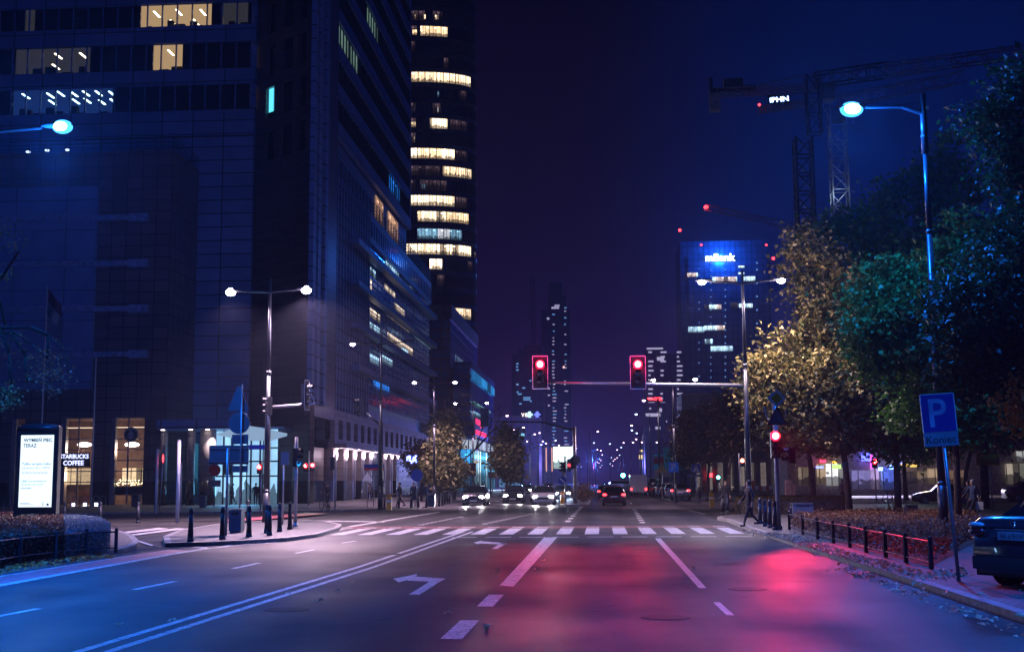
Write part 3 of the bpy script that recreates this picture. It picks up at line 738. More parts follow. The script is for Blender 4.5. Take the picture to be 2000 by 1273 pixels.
def side_lit(parent, X, ox_, oy_, pxa, pya, pxb, za, zb, m, off=.05):
    ya, yb = PX(pxa, pya, X).y, PX(pxb, pya, X).y
    lit_pane("lit_window", (X-ox_+off, ya-oy_, 0), (X-ox_+off, yb-oy_, 0), za, zb, m, parent)
def floor_of(zq):
    for za, zb in wz:
        if za-1.3 <= zq <= zb: return za, zb
    return wz[-1]
GRN = litwin("pale green office", (0.45, 0.75, 0.62), .38, 1.45, 7, lamps=False); BLW = litwin("blue lit office", (0.02, 0.25, 1.0), 1.0, 1.45, 2)
for (pa, pb, py_, m) in ((658,700,85,GRN), (716,738,30,GRN), (760,781,372,BLW)):
    Yq = PX(pa, py_, XC).y; za, zb = floor_of(P(pa, py_, Yq).z); side_lit(C, XC-.28, XC, YC0, pa, py_, pb, za, zb, m, .02)
# setback storey with warm light
zs0 = zD
for (pa, pb) in ((732, 748), (757, 777)):
    ya, yb = PX(pa,430,XC-.55).y, PX(pb,430,XC-.55).y
    lit_pane("lit_window", (-.5, ya-YC0, 0), (-.5, yb-YC0, 0), zbase-3.6, zbase-.6, litwin("terrace lobby %d" % pa, (1.0,.55,.35), .55, 2.5, pa), C)
# podium
D = empty("podium_building", (XC, YC0, 0), 0, "podium block with blue glass wall and a row of oval street level wall lamps", "building")
YG = PX(722, 700, XC).y-YC0
zst = P(655, 800, YC0).z   # top of the stone storey
wl = MB(); wl.box(-14, -.5, .1, YG, zst, zD); wl.box(-14, -1.0, YG, LD, 1.0, zD-3.2); wl.box(-14, 0, YG, LD, zD-3.2, zD); wl.box(-14,-.5,LD,LD+.3,.1,zD)
wl.build("podium_wall", BLUECLAD, D)
y = .3
while y < YG-.4:
    MB().box(-.5, 0, y, y+.45, zst, zD).build("vertical_fin", BLUECLAD, D); y += 1.35
y = YG
while y < LD-.5:
    MB().box(0, .04, y+.3, y+.75, zD-2.6, zD-.9).build("parapet_slot", GLASSD, D); y += 1.5
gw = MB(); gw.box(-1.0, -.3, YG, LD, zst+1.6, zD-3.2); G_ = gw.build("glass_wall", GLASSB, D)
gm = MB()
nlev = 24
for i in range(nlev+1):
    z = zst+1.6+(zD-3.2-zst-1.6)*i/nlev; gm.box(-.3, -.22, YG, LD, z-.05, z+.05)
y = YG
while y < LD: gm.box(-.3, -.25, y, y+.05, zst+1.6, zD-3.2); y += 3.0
gm.build("glazing_bar", mat("glazing bar blue lit", (0.16,0.30,0.62), 0.35, metal=.2), G_)  # blue light along the bars put into their colour
for py in (475, 556, 636, 718):
    q = P(690, py, PX(690,py,XC).y); MB().box(0, .9, PX(684,py,XC).y-YC0, LD, q.z-.35, q.z+.25).build("projecting_beam", BLUECLAD, D)
# reflections of lit offices, painted as glowing panes on the glass wall
REF = litwin("office reflected in the glass wall", (1.0, .78, .6), 1.25, 1.1, 11, furn=.45); REFC = litwin("cool office reflected in the glass wall", (.45, .75, 1.0), 1.1, 1.1, 17, furn=.45)
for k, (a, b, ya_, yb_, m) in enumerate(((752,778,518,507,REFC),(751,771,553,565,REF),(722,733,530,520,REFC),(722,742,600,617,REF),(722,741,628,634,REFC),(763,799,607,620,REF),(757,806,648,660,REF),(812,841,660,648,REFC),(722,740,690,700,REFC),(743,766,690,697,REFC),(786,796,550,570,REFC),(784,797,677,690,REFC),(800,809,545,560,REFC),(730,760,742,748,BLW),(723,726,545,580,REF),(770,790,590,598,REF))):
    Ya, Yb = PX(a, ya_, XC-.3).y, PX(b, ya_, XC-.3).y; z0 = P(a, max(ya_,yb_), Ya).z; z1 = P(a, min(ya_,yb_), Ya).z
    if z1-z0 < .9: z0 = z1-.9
    lit_pane("lit_window", (-.27, Ya-YC0, 0), (-.27, Yb-YC0, 0), z0, z1, m, D, off=k*3.7)  # each pane is a painted reflection, no room behind it
q = P(765, 520, PX(765,520,XC).y)
# roof railing
ra = MB()
for h in (.5, .9, 1.3, 1.7): ra.box(-.1, -.04, 0, LD, zD+h-.035, zD+h+.035)
y = 0
while y < LD: ra.box(-.12, -.02, y, y+.08, zD, zD+1.7); y += 1.9
ra.build("roof_railing", FRAME, D)
# stone storey with square windows
wl = MB(); z0 = 5.4; wl.box(-.6, 0, .1, LD, z0, 5.85); wl.box(-.6, 0, .1, LD, zst-.85, zst); y = .1
while y < LD:
    wl.box(-.6, 0, y, y+1.7, 5.85, zst-.85); y += 3.6
wl.build("stone_storey", STONE, D); MB().box(-.9, -.45, .1, LD, 5.85, zst-.85).build("square_windows", GLASSD, D)
MB().box(-.6, 1.1, .1, LD*.93, 5.0, 5.4).build("street_canopy", STONE, D)
wl = MB(); y = 1.0
wl.box(-1.6, -1.2, -9, LD, 2.0, 5.0); wl.build("ground_floor_wall", STONE, D)
MB().box(-1.65, -1.15, -9, LD, .1, 2.0).build("plinth", PLINTH, D)
OV = emis("oval lamp glow", (1.0, 0.72, 1.0), 7)
for i, px in enumerate((660, 680, 697, 713.7, 728.6, 756, 768.7, 780.3)):
    Yq = PX(px, 890, XC).y; y = Yq-YC0
    MB().box(-1.2, -.35, y-.35, y+.35, 2.0, 5.0).build("pilaster", STONE, D); MB().box(-1.2, -.33, y-.37, y+.37, .1, 2.0).build("pilaster_base", PLINTH if i % 2 else GALV, D)
    w = MB().ell((-.15, y, P(px,888,Yq).z), (.16, .16, .5), 12, 8).build("wall_lamp", OV, D, True)
    MB().box(-.2, -.1, y-.05, y+.05, .3, P(px,888,Yq).z-.5).build("lamp_stem", GALV, w)
    light('POINT', "oval_light", (.25, y, P(px,888,Yq).z), 130 if i % 2 == 0 else 90, VIOLET, D, .2)
    MB().box(-.2,.0,y-.25,y+.25,5.0-.12,5.0-.02).build("soffit_lamp", emis("soffit glow", (1,.8,.9), 3), D) if i < 5 else None

# --- E: round glass tower
YE = 290.0; zt0 = P(800, 150, YE).z
xe = P(931, 400, YE).x; AE, BE = 17.0, 8.0
E_ = empty("round_tower", (xe-AE, YE, 0), 0, "round dark glass tower behind the slab with bright warm office floors stacked up its side", "building")
def ellp(t, ra=1.0): return Vector((AE*ra*math.cos(t), -BE*ra*math.sin(t)))
ROWS = {60:(820,876,'w'), 150:(795,923,'w'), 240:(840,877,'w'), 299:(795,890,'w'), 333:(866,924,'w'), 391:(795,890,'w'), 422:(814,918,'w'), 456:(814,905,'c'), 486:(784,923,'w'), 515:(840,866,'w'), 610:(884,922,'w')}
fl = []
py = -60
PYL = [60-30.5*k for k in range(4, 0, -1)] + [60, 90, 120, 150, 180, 210, 240, 269, 299, 333, 361, 391, 422, 456, 486, 515, 546, 578, 610, 641, 672, 704, 736, 768, 800, 832, 864, 896, 926]
body = MB(); NT = 56
def ring_pts(ra): return [ellp(math.pi*i/NT*2, ra) for i in range(NT)]
body.prism([tuple(p) for p in ring_pts(.975)], 0, P(800,PYL[0],YE).z+6); body.build("glass_body", GLASSD, E_)
for py in PYL:
    z = P(800, py, YE-BE).z; h = 2.45*1.02; sb = MB(); pts = ring_pts(1.0)
    a0, a1 = 0, NT//2
    # spandrel ring above the window
    for i in range(NT):
        p, q = pts[i], pts[(i+1) % NT]
        sb.poly([(p.x,p.y,z+h/2),(q.x,q.y,z+h/2),(q.x,q.y,z+h/2+1.0),(p.x,p.y,z+h/2+1.0)])
        pi_, qi = p*.975, q*.975
        sb.poly([(p.x,p.y,z+h/2),(q.x,q.y,z+h/2),(qi.x,qi.y,z+h/2),(pi_.x,pi_.y,z+h/2)])
    fr_ = sb.build("floor_band", cladding("tower spandrel", (0.10,0.10,0.12),(0.03,0.03,0.03),1.4,5,.3,.04,.2), E_) if py == PYL[0] else sb.build("floor_band", bpy.data.materials["tower spandrel"], E_)
    mu = MB()
    for i in range(0, NT//2+1):
        for k in (0, .5):
            t = math.pi*2*(i+k)/NT; p = ellp(t, .99); mu.box(p.x-.05, p.x+.05, p.y-.05, p.y+.05, z-h/2-.3, z+h/2)
    mu.build("mullion", FRAME, fr_)
def ex_px(t):   # screen x of a point on the ellipse
    w = Vector((xe-AE, YE)) + ellp(t); v = Vector((w.x, w.y, 50-CAMZ)); return 1000+FPX*v.dot(CR)/v.dot(_F)
TS = [i*math.pi/240 for i in range(0, 181)]
TX = [ex_px(t) for t in TS]
EW = {}
for seed in range(6):
    EW[('w', seed)] = litwin("tower office warm %d" % seed, (1.0, 0.68+.03*(seed % 3), 0.38+.05*(seed % 3)), 2.9+.3*(seed % 4), 1.5, seed*7.3, furn=.38, cold=(1.0,.75,.5))
    EW[('c', seed)] = litwin("tower office cool %d" % seed, (0.35,.7,1.0), 1.0, 1.5, seed*5.1, cold=(.85,.9,1))
    EW[('d', seed)] = litwin("tower office dim %d" % seed, (0.8,.5,.6), .10, 1.5, seed*3.1, furn=.62)
def tower_lit(py, xa, xb, kind, seed, frac=(0,1)):
    z = P(800, py, YE-BE).z; h = 2.45; mb = MB(); u = 0
    for i in range(len(TS)-1):
        if TX[i] <= xb and TX[i+1] >= xa:
            p, q = ellp(TS[i], .982), ellp(TS[i+1], .982); du = (q-p).length
            mb.poly([(q.x,q.y,z-h/2+h*frac[0]),(p.x,p.y,z-h/2+h*frac[0]),(p.x,p.y,z-h/2+h*frac[1]),(q.x,q.y,z-h/2+h*frac[1])], [(u+du,frac[0]),(u,frac[0]),(u,frac[1]),(u+du,frac[1])]); u += du
    if mb.v: mb.build("lit_floor", EW[(kind, seed)], E_)
for k, (py, (xa, xb, kd)) in enumerate(ROWS.items()): tower_lit(py, xa, xb, kd, k % 6)
for k, (py, xa, xb) in enumerate(((30,800,830),(60,796,815),(90,800,810),(120,868,878),(180,900,915),(210,795,812),(210,845,862),(240,796,812),(240,880,915),(269,800,812),(333,795,862),(361,795,812),(361,820,875),(391,892,915),(515,915,925),(546,855,870),(299,892,915),(30,845,865),(800,850,870))):
    tower_lit(py, xa, xb, 'd', k % 6)
for k, (py, xa, xb, kd) in enumerate(((60,803,814,'w'),(30,806,812,'w'),(30,826,832,'w'),(30,850,858,'w'),(240,796,812,'w'),(269,806,811,'w'),(515,918,923,'w'),(361,823,834,'c'),(210,855,859,'c'),(210,806,811,'c'),(180,855,859,'c'),(486,930,931,'w'))):
    tower_lit(py, xa, xb, kd, k % 6, (.1,.6))

# --- F and G: blocks further along the left kerb
def blk_at(pxl, pxc, pyc, X, name, label, m, H=None):
    Yc = PX(pxc, pyc, X).y; xl = P(pxl, pyc, Yc).x; return Yc, xl
YF = PX(882, 620, -28).y; YF1 = PX(934, 700, -28).y; zF = P(882, 594, YF).z
F = empty("sloped_block", (-28, YF, 0), 0, "dark glass block with a pale roof band between the podium and the round tower", "building")
MB().box(-14, 0, 0, YF1-YF, zF-2.8, zF).build("roof_band", STONE, F)
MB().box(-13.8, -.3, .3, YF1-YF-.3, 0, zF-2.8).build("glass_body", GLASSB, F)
mu = MB()
for z in np.arange(4, zF-3, 1.9): mu.box(-13.8, -.25, .25, YF1-YF-.3, z, z+.18)
for x in np.arange(-13, 0, 1.8): mu.box(x, x+.1, .22, .3, 3, zF-2.8)
mu.build("floor_line", FRAME, F)
lit_pane("lit_window", (-.28, 8, 0), (-.28, 22, 0), zF-11.5, zF-8.6, litwin("far cool office", (.3,.5,1.0), .22, 1.2, 3, furn=.5), F)
XG = -24.0; YG0 = PX(921, 750, XG).y; YG1 = PX(966, 780, XG).y; zG = P(921, 706, YG0).z; xgl = P(884, 750, YG0).x-XG
Gb = empty("glass_shop_block", (XG, YG0, 0), 0, "glass fronted corner block with red lettering, a bright white soffit and cyan shop floors", "building")
MB().box(xgl, 0, 0, YG1-YG0, zG-1.2, zG).build("roof_edge", BLUECLAD, Gb)
zg2 = P(921, 858, YG0).z
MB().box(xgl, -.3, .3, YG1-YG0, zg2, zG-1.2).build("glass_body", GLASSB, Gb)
lit_pane("roof_light_band", (.02, .5, 0), (.02, YG1-YG0, 0), zG-3.2, zG-1.4, litwin("cyan fascia", (.03,.35,.9), .9, 9, 1, lamps=False, furn=.1), Gb)
for i in range(9):
    z = zG-2.6-i*1.75
    if z < zg2+.4: break
    MB().box(xgl*.55, -.1, -.25, .3, z-.5, z+.15).build("striped_fin", STONE, Gb)
lit_pane("lit_window", (.0, 2, 0), (.0, 30, 0), zg2+4.5, zg2+5.6, litwin("cyan band office", (.35,.7,1.0), .8, 1.0, 6, furn=.6), Gb)
lit_pane("lit_window", (.0, 2, 0), (.0, 40, 0), zg2+6.8, zg2+7.4, litwin("cyan band office two", (.35,.9,1.0), .6, .8, 9, furn=.65), Gb)
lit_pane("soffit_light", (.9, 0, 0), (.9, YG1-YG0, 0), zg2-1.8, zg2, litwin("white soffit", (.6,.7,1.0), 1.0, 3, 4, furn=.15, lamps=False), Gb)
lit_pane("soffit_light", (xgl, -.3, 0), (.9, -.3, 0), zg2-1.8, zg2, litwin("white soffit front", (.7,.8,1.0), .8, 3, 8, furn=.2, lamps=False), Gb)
lit_pane("lit_shop_floor", (.0, 0, 0), (.0, YG1-YG0, 0), .2, zg2-1.8, litwin("cyan shop floor", (.12,.6,1.0), 1.5, 1.1, 12, furn=.55, cold=(.7,.9,1)), Gb)
lit_pane("lit_shop_floor", (xgl, 0, 0), (0, 0, 0), .2, zg2-1.8, litwin("blue shop floor", (.05,.4,.9), 1.2, 1.3, 14, furn=.55), Gb)
REDS = emis("red lettering glow", (1.0, 0.03, 0.12), 2.6); CYS = emis("cyan lettering glow", (.2, .9, 1.0), 2)
sgn = empty("red_lettering_sign", (XG+.5, YG0+8, zg2+2.6), 0, "two lines of glowing red lettering on the glass corner block", "sign")
for j, (s_, z_, w_) in enumerate((("HERMES", .7, 16), ("GALERIA", -1.1, 22))):
    o = text("lettering", "rnsqeo" if j == 0 else "srsocnrne", w_, REDS, sgn, (0, 0, 0), 1.5 if j == 0 else .9, bold=.03); o.rotation_euler = (0, 0, R(90)); o.location = (.1, w_/2-6, z_)
MB().box(-.05, .0, -7, 20, -2, 1.8).build("sign_backing", FRAME, sgn)
light('AREA', "soffit_glow", (3.0, 20, 4.0), 5000, (.55,.75,1.0), Gb, 10.0, direction=(.7,-.5,-.5))
# buildings along the left beyond, closing the street
q0 = P(966, 812, 420); q1 = P(1052, 812, 420)
K = empty("striped_hotel", (q0.x, 420, 0), 0, "low pale building with vertical stripes closing the avenue, small white lettering on its roof", "building")
MB().box(0, q1.x-q0.x, 0, 20, 0, q0.z).build("facade_wall", STONE, K)
mu = MB()
for x in np.arange(.3, q1.x-q0.x, .9): mu.box(x, x+.35, -.3, 0, 6, q0.z-.5)
mu.build("vertical_fins", BLUECLAD, K)
for px in (1067, 1078):
    q = P(px, 880, 418); MB().box(q.x-q0.x-.2, q.x-q0.x+.2, -3, -2.6, 5, 13).build("lit_slot", emis("orange slot", (1,.5,.35), .9), K)
MB().box(P(1008,850,419).x-q0.x, P(1024,850,419).x-q0.x, -1, -.9, 17, 17.8).build("lit_window", emis("cyan small", (.3,.8,1), 1.2), K)
text("roof_lettering", "vet", 3.2, emis("roof lettering white", (1,.85,.8), 2), K, (P(1027,809,419).x-q0.x, -.5, P(1027,809,419).z), 1.6)
for px, cc in ((1034,(.5,.9,1.0)), (1049,(.15,.2,1.0))):
    q = P(px, 809, 419); MB().box(q.x-q0.x-.5, q.x-q0.x+.5, -.6, -.5, q.z-1.0, q.z+1.0).box(q.x-q0.x-1.1, q.x-q0.x+1.1, -.58, -.52, q.z-.3, q.z+.3).build("roof_sign", emis("roof sign %d" % px, cc, 1.8), K)

# --- far towers
DISTW = emis("distant window white", (.7,.65,1.0), .6); DISTC = emis("distant window cyan", (.2,.5,1.0), .7)
FARWALL = cladding("far tower cladding", (0.04,0.04,0.055),(0.02,0.02,0.03),3,3.4,.4,.3,.2)
def far_tower(name, label, Y, steps, depth, wins, m=FARWALL):
    xs = [P(a, y, Y).x for a, b, y in steps]; x0 = P(steps[0][0], 900, Y).x
    t = empty(name, (x0, Y, 0), 0, label, "building")
    for i, (a, b, y) in enumerate(steps):
        MB().box(P(a,y,Y).x-x0, P(b,y,Y).x-x0, i*.5, depth-i*.5, 0, P((a+b)/2,y,Y).z).build("tower_body", m, t)
    groups = {}
    for (a, b, ya, yb, mm) in wins: groups.setdefault(mm.name, []).append((a, b, ya, yb))
    for (a, b, ya, yb, mm) in wins:
        q = P(a, ya, Y-.4); r_ = P(b, yb, Y-.4)
        mb = MB(); w_ = r_.x-q.x; mb.poly([(q.x-x0,-.4,r_.z),(r_.x-x0,-.4,r_.z),(r_.x-x0,-.4,q.z),(q.x-x0,-.4,q.z)], [(q.x,0),(r_.x,0),(r_.x,1),(q.x,1)])
        mb.build("lit_window", mm, t)
    return t
w = []
rr = random.Random(4)
for y in np.arange(600, 870, 6.5):
    for x in (1079, 1102):
        if rr.random() < (.45 if y < 750 else .8): w.append((x-1+rr.uniform(0,2), x+rr.uniform(3,9 if y > 750 else 5), y, y+2.0, DISTW if rr.random() < .7 else DISTC))
w += [(1068,1073,620,624,DISTW), (1083,1093,595,598,DISTW), (1077,1092,599,603,DISTW), (1099,1103,715,719,emis("distant pink window",(1,.6,.6),1.6)), (1070,1074,757,760,DISTW),(1070,1074,770,773,DISTW),(1070,1074,790,793,DISTW)]
w = w[:95]
far_tower("slim_skyscraper", "slim stepped skyscraper fading in the haze at the end of the avenue", 880, [(1057,1113,605),(1071,1106,578),(1072,1097,551)], 30, w)
w = []
for (x, y, ww) in ((1008,709,5),(1008,715,4),(1008,721,5),(1008,749,5),(1020,756,6),(1011,768,8),(1022,775,14),(1022,779,14),(1035,782,4),(1014,787,5),(1034,742,4),(1009,764,4)): w.append((x, x+ww, y, y+2.5, DISTC))
far_tower("rounded_highrise", "broad dark high rise with a stepped shoulder left of the slim skyscraper", 760, [(999,1060,690),(1010,1060,680),(1024,1060,673)], 30, w)
w = []
rr = random.Random(9)
for y in np.arange(686, 900, 9):
    for x in (1266, 1290, 1322):
        if rr.random() < .8: w.append((x, x+rr.uniform(4, 13), y, y+3.2, DISTW))
w += [(1283,1297,697,704,DISTW), (1263,1295,679,682,DISTW)]
far_tower("lit_highrise", "high rise with three columns of pale windows seen just right of the gantry signal", 560, [(1262,1336,690),(1263,1297,677)], 30, w)
w = []
for (a, b, y0, y1, c_) in ((1287,1293,797,804,'w'),(1261,1290,807,813,'w'),(1268,1272,796,799,'w'),(1280,1290,833,838,'w'),(1249,1256,878,882,'y'),(1248,1256,888,896,'y')): w.append((a,b,y0,y1, DISTW if c_ == 'w' else emis("yellow window %d" % a,(1,.75,.4),1.4)))
nv = far_tower("red_sign_building", "dark hotel slab under small red roof lettering on the right of the avenue", 400, [(1258,1300,786)], 25, w)
q = P(1279, 779, 399); text("roof_lettering", "NOVOTEL", (1293-1265)/FPX*400, REDSM, nv, (q.x-nv.location.x, -1, q.z), 1.0, bold=.02)
# bank tower
Yb = 600
w = []
LW = litwin("bank tower office", (1.0,.8,.75), 1.6, 2.4, 2.2, furn=.3, cold=(.6,.85,1.0)); LC_ = litwin("bank tower office cool", (.5,.8,1.0), 1.6, 2.4, 6.2, furn=.3)
for a, b, y0, y1, m in ((1342,1363,533,541,LW),(1391,1440,541,551,LW),(1450,1475,540,549,LW),(1442,1454,519,523,LW),(1442,1454,532,536,LW),(1385,1409,595,604,LW),(1443,1470,593,601,LW),(1344,1376,638,649,LC_),(1376,1416,636,645,LW),(1377,1392,662,672,LC_),(1388,1432,676,686,LC_),(1427,1442,590,604,LITDIM),(1376,1385,596,603,LITDIM)):
    w.append((a, b, y0, y1, m))
for i, y in enumerate(np.arange(512, 740, 13.1)):
    w.append((1415.5, 1418, y, y+2.4, DISTC))
    if rr.random() < .8: w.append((1387.5, 1389.5, y+1, y+3, DISTC))
    if rr.random() < .7: w.append((1364.5, 1366.5, y+12, y+14, DISTC))
    if rr.random() < .4: w.append((1477, 1480, y, y+3, DISTC))
bt = far_tower("bank_tower", "wide blue glass tower with glowing white lettering near its top right of the avenue", Yb, [(1342,1500,500),(1328,1502,470)], 40, w, cladding("bank tower glass", (0.06,0.08,0.16),(0.02,0.03,0.06),2.6,3.3,.25,.25,.2, metal=.2))
q = P(1407, 503, Yb-1); text("tower_lettering", "mBank", 58/FPX*Yb, emis("bank lettering", (.55,.75,1.0), 7), bt, (q.x-bt.location.x, -1.5, q.z), 15/FPX*Yb, bold=.03)
light('POINT', "lettering_glow", (q.x-bt.location.x, -6, q.z), 60000, BLUE, bt, 3)
for k, (px, py) in enumerate(((1328,449),(1497,478),(1511,504),(1370,478))):
    q = P(px, py, Yb); MB().ell((q.x-bt.location.x, 1, q.z), (.75,.75,.75), 8, 6).build("warning_light", REDSM, bt)
    if k == 0: MB().cyl((q.x-bt.location.x, 1, q.z-6),(q.x-bt.location.x, 1, q.z), .2, n=6).build("mast", FRAME, bt)
# ------------------------------------------------------------------ street lamps
def px_glow(c): return c[2] < .79
def street_lamp(base, h, arms, label, r=.11, group="street lamps along the avenue", small=False, parts_dark=DPOLE, name="street_lamp"):
    """arms: (dx, dy, dz, glow material or None, watts, colour, blob)"""
    t = empty(name, (base[0], base[1], 0), 0, label, "street lamp", group)
    z0 = .1
    m = MB()
    if small: m.cyl((0,0,0),(0,0,h), r*.9, r*.6, 6)
    else:
        m.cyl((0,0,z0),(0,0,z0+1.3), r*1.35, r*1.25, 14).cyl((0,0,z0+1.3),(0,0,z0+1.45), r*1.25, r, 14).cyl((0,0,z0+1.45),(0,0,h*.62), r, r*.72, 14).cyl((0,0,h*.62),(0,0,h*.635), r*.95, r*.95, 14).cyl((0,0,h*.635),(0,0,h+.3), r*.66, r*.42, 14)
    m.build("pole", parts_dark, t, True)
    for dx, dy, dz, gm, pw, cl_, blob in arms:
        L = math.hypot(dx, dy); ux, uy = dx/L, dy/L
        pts = [(ux*L*s, uy*L*s, h-.35+(dz+.35)*(s**.7)) for s in (0, .25, .5, .75, .93)]
        am = MB().tube(pts, [.055, .05, .045, .04, .035] if not small else .04, 6)
        am.build("arm", parts_dark, t)
        hx, hy, hz = dx, dy, h+dz
        q = Matrix.Rotation(math.atan2(uy, ux), 3, 'Z')
        hd = MB().ell((hx-ux*.05, hy-uy*.05, hz+.05), (.42, .15, .075), 12, 6, q).build("lamp_head", parts_dark, t, True)
        if gm:
            bb = blob*(.62 if small else .88); MB().ell((hx+ux*.03, hy+uy*.03, hz-.03), (.19*bb, .15*bb, .15*bb), 14, 8, q).build("lamp_lens", gm, hd, True)
        if pw:
            light('SPOT', "lamp_light", (hx+ux*.03, hy+uy*.03, hz-.03-.12*blob-.12), pw*VS, cl_, t, .16, R(143) if pw > LW_*7 else R(136), (-.10 if base[0] > 0 else .16, -.06 if pw > LW_*7 else 0, -1), .4)
            light('POINT', "lamp_glow", (hx+ux*.03, hy+uy*.03, hz-.03-.12*blob-.12), pw*VS*(.24 if px_glow(cl_) and pw < LW_*4 else .02), cl_, t, .16)
    return t
def at(px, py, Y): return P(px, py, Y)
def lamp_px(pxb, Y, ytop, heads, label, watts=0, col=VIOLET, glow=HEADW, blob=1.0, small=False, r=.11, **kw):
    b = P(pxb, 940, Y); top = P(pxb, ytop, Y).z; x0 = b.x; arms = []
    for hd in heads:
        px, py = hd[0], hd[1]; lit_ = hd[2] if len(hd) > 2 else 1
        p = P(px, py, Y); arms.append((p.x-x0, 0, p.z-top, glow if lit_ else None, watts*lit_, col, blob))
    return street_lamp((x0, Y), top, arms, label, r, small=small, **kw)
LW_ = 9000; 
lamp_px(521, 54, 556, [(452,569,.3),(597,565,1)], "tall double armed street lamp in front of the stone tower, its right lamp flaring brightest", LW_*12, (1,.66,.88), HEADW, 1.35, r=.13)
lamp_px(743, 79, 662, [(690,671,1),(800,667,0)], "double armed lamp before the podium with only its left lamp lit", LW_*1.3, VIOLET, HEADW, 1.0)
lamp_px(848, 102, 742, [(810,746,1),(888,746,1)], "double armed lamp beside the conical evergreen tree", LW_*2.6, (1,.62,.95), HEADW, 1.0)
lamp_px(924, 134, 781, [(890,787,1),(950,786,1)], "double armed lamp standing before the red lettering shop block", LW_, (1,.62,.95), HEADW, 1.0)
for k, (px, py, side, bl) in enumerate(((990,811,-1,1),(1022,834,-1,0),(1044,847,-1,0),(1029,861,-1,0),(1060,861,-1,0),(1057,868,-1,0),(1085,859,-1,1),(1092,869,1,0),(1126,875,1,1))):
    Y = 8.6*FPX/(939.3-py); pole = px+side*34*150/Y if k < 3 else px+side*14*150/Y
    lamp_px(pole, Y, py+2, [(px, py)], "small distant lamp, %s" % ["nearest the loose leafed tree","second past the loose leafed tree","third past the loose leafed tree","above the striped hotel front","over the hotel entrance","low beside the striped hotel","just above the upright cyan billboard","at the billboard's right top corner","lone right of the billboard"][k], 2500 if k < 2 else 0, VIOLET, HEADFB if bl and k > 5 else HEADF, 1.5, small=True, r=.1, group="small distant street lamps")
# right side
R0 = P(1844, 1036, 44); lamp_top = P(1801, 190, 44); hp = P(1662, 214, 44)
t = empty("street_lamp", (R0.x, 44, 0), 0, "very tall blue lit lamp post on the lawn with one dazzling blue white lamp", "street lamp", "street lamps along the avenue")
H0 = lamp_top.z
MB().cyl((0,0,.1),(0,0,1.6),.17,.165,18).cyl((0,0,1.6),(0,0,1.75),.165,.14,18).cyl((0,0,1.75),(0,0,10.5),.14,.105,18).cyl((0,0,10.5),(0,0,10.62),.125,.125,18).cyl((0,0,10.62),(0,0,13.4),.10,.09,18).cyl((0,0,13.4),(0,0,H0+.1),.125,.12,18).build("pole", DPOLE, t, True)
MB().cyl((0,-.135,.9),(0,-.15,1.5),.06,n=4).build("service_door", BLACK, t)
dx = hp.x-R0.x
MB().tube([(0,0,P(1806,222,44).z),(dx*.3,0,hp.z+.05),(dx*.85,0,hp.z+.06)], [.1,.07,.05], 8).cyl((0,0,H0-.2),(dx*.55,0,hp.z+.08),.012,n=4).build("arm", DPOLE, t)
hd = MB().ell((dx*.97,0,hp.z+.1),(.55,.2,.1),16,8).build("lamp_head", DPOLE, t, True)
MB().ell((dx+.02,0,hp.z),(.42,.26,.28),16,10).build("lamp_lens", HEADB, hd, True); MB().ell((dx+.02,-.14,hp.z-.02),(.30,.16,.20),16,10).build("lamp_core", HEADBC, hd, True)
light('SPOT', "lamp_light", (dx+.02, 0, hp.z-.45), BLUEW*.55, BLUE, t, .18, R(160), (0,0,-1), .7); light('POINT', "lamp_glow", (dx+.02, 0, hp.z-.45), BLUEW*.8, BLUE, t, .18)
hb = P(122, 248, 38)
t = empty("street_lamp", (hb.x-4.4, 38, 0), 0, "blue street lamp reaching in on its long arm over the planted verge at far left", "street lamp", "street lamps along the avenue")
MB().cyl((0,0,.1),(0,0,1.6),.17,.165,18).cyl((0,0,1.6),(0,0,H0),.14,.1,18).build("pole", DPOLE, t, True)
MB().tube([(0,0,hb.z-.5),(1.8,0,hb.z-.12),(3.7,0,hb.z-.02)], [.09,.07,.05], 8).cyl((0,0,H0-.2),(2.6,0,hb.z+.05),.012,n=4).build("arm", BLACK, t)
hd = MB().ell((4.2,0,hb.z+.06),(.55,.2,.1),16,8).build("lamp_head", DPOLE, t, True)
MB().ell((4.4,0,hb.z),(.34,.24,.23),16,10).build("lamp_lens", HEADB, hd, True); MB().ell((4.4,-.13,hb.z-.02),(.24,.15,.16),16,10).build("lamp_core", HEADBC, hd, True)
light('POINT', "lamp_light", (4.4, -.2, hb.z-1.0), BLUEW*.9, BLUE, t, .18)
for x_, y_, dx_, z_, pw_, lab in ((-17.5,20,4.4,12.5,BLUEW*1.6,"blue street lamp beside the bus lane just short of the planted verge"),(11.5,14,-3.2,12.5,BLUEW*.95,"blue street lamp above the parked saloon, just out of view")):
    t = empty("street_lamp", (x_, y_, 0), 0, lab, "street lamp", "street lamps along the avenue"); MB().cyl((0,0,.1),(0,0,z_+.8),.15,.1,16).build("pole", DPOLE, t, True)
    MB().tube([(0,0,z_-.4),(dx_*.5,0,z_-.05),(dx_*.9,0,z_)],[.08,.06,.05],8).build("arm", DPOLE, t); hd = MB().ell((dx_*.96,0,z_+.06),(.5,.2,.1),14,8).build("lamp_head", DPOLE, t, True)
    MB().ell((dx_,0,z_),(.33,.24,.15),14,8).build("lamp_lens", HEADB, hd, True); light('SPOT', "lamp_light", (dx_,0,z_-.4), pw_*2.0, BLUE, t, .18, R(104), (0,0,-1), 1.0)
lamp_px(1462, 58, 540, [(1372,549,1),(1524,546,.7)], "double armed lamp with pale pole touching the golden leaved tree", LW_*2.7, (1,.74,.78), HEADW, 1.15, r=.13)
lamp_px(1318, 97, 742, [(1277,741,1),(1357,740,1)], "double armed lamp on the right kerb behind the gantry arm", LW_, (1,.66,.9), HEADW, 1.0)
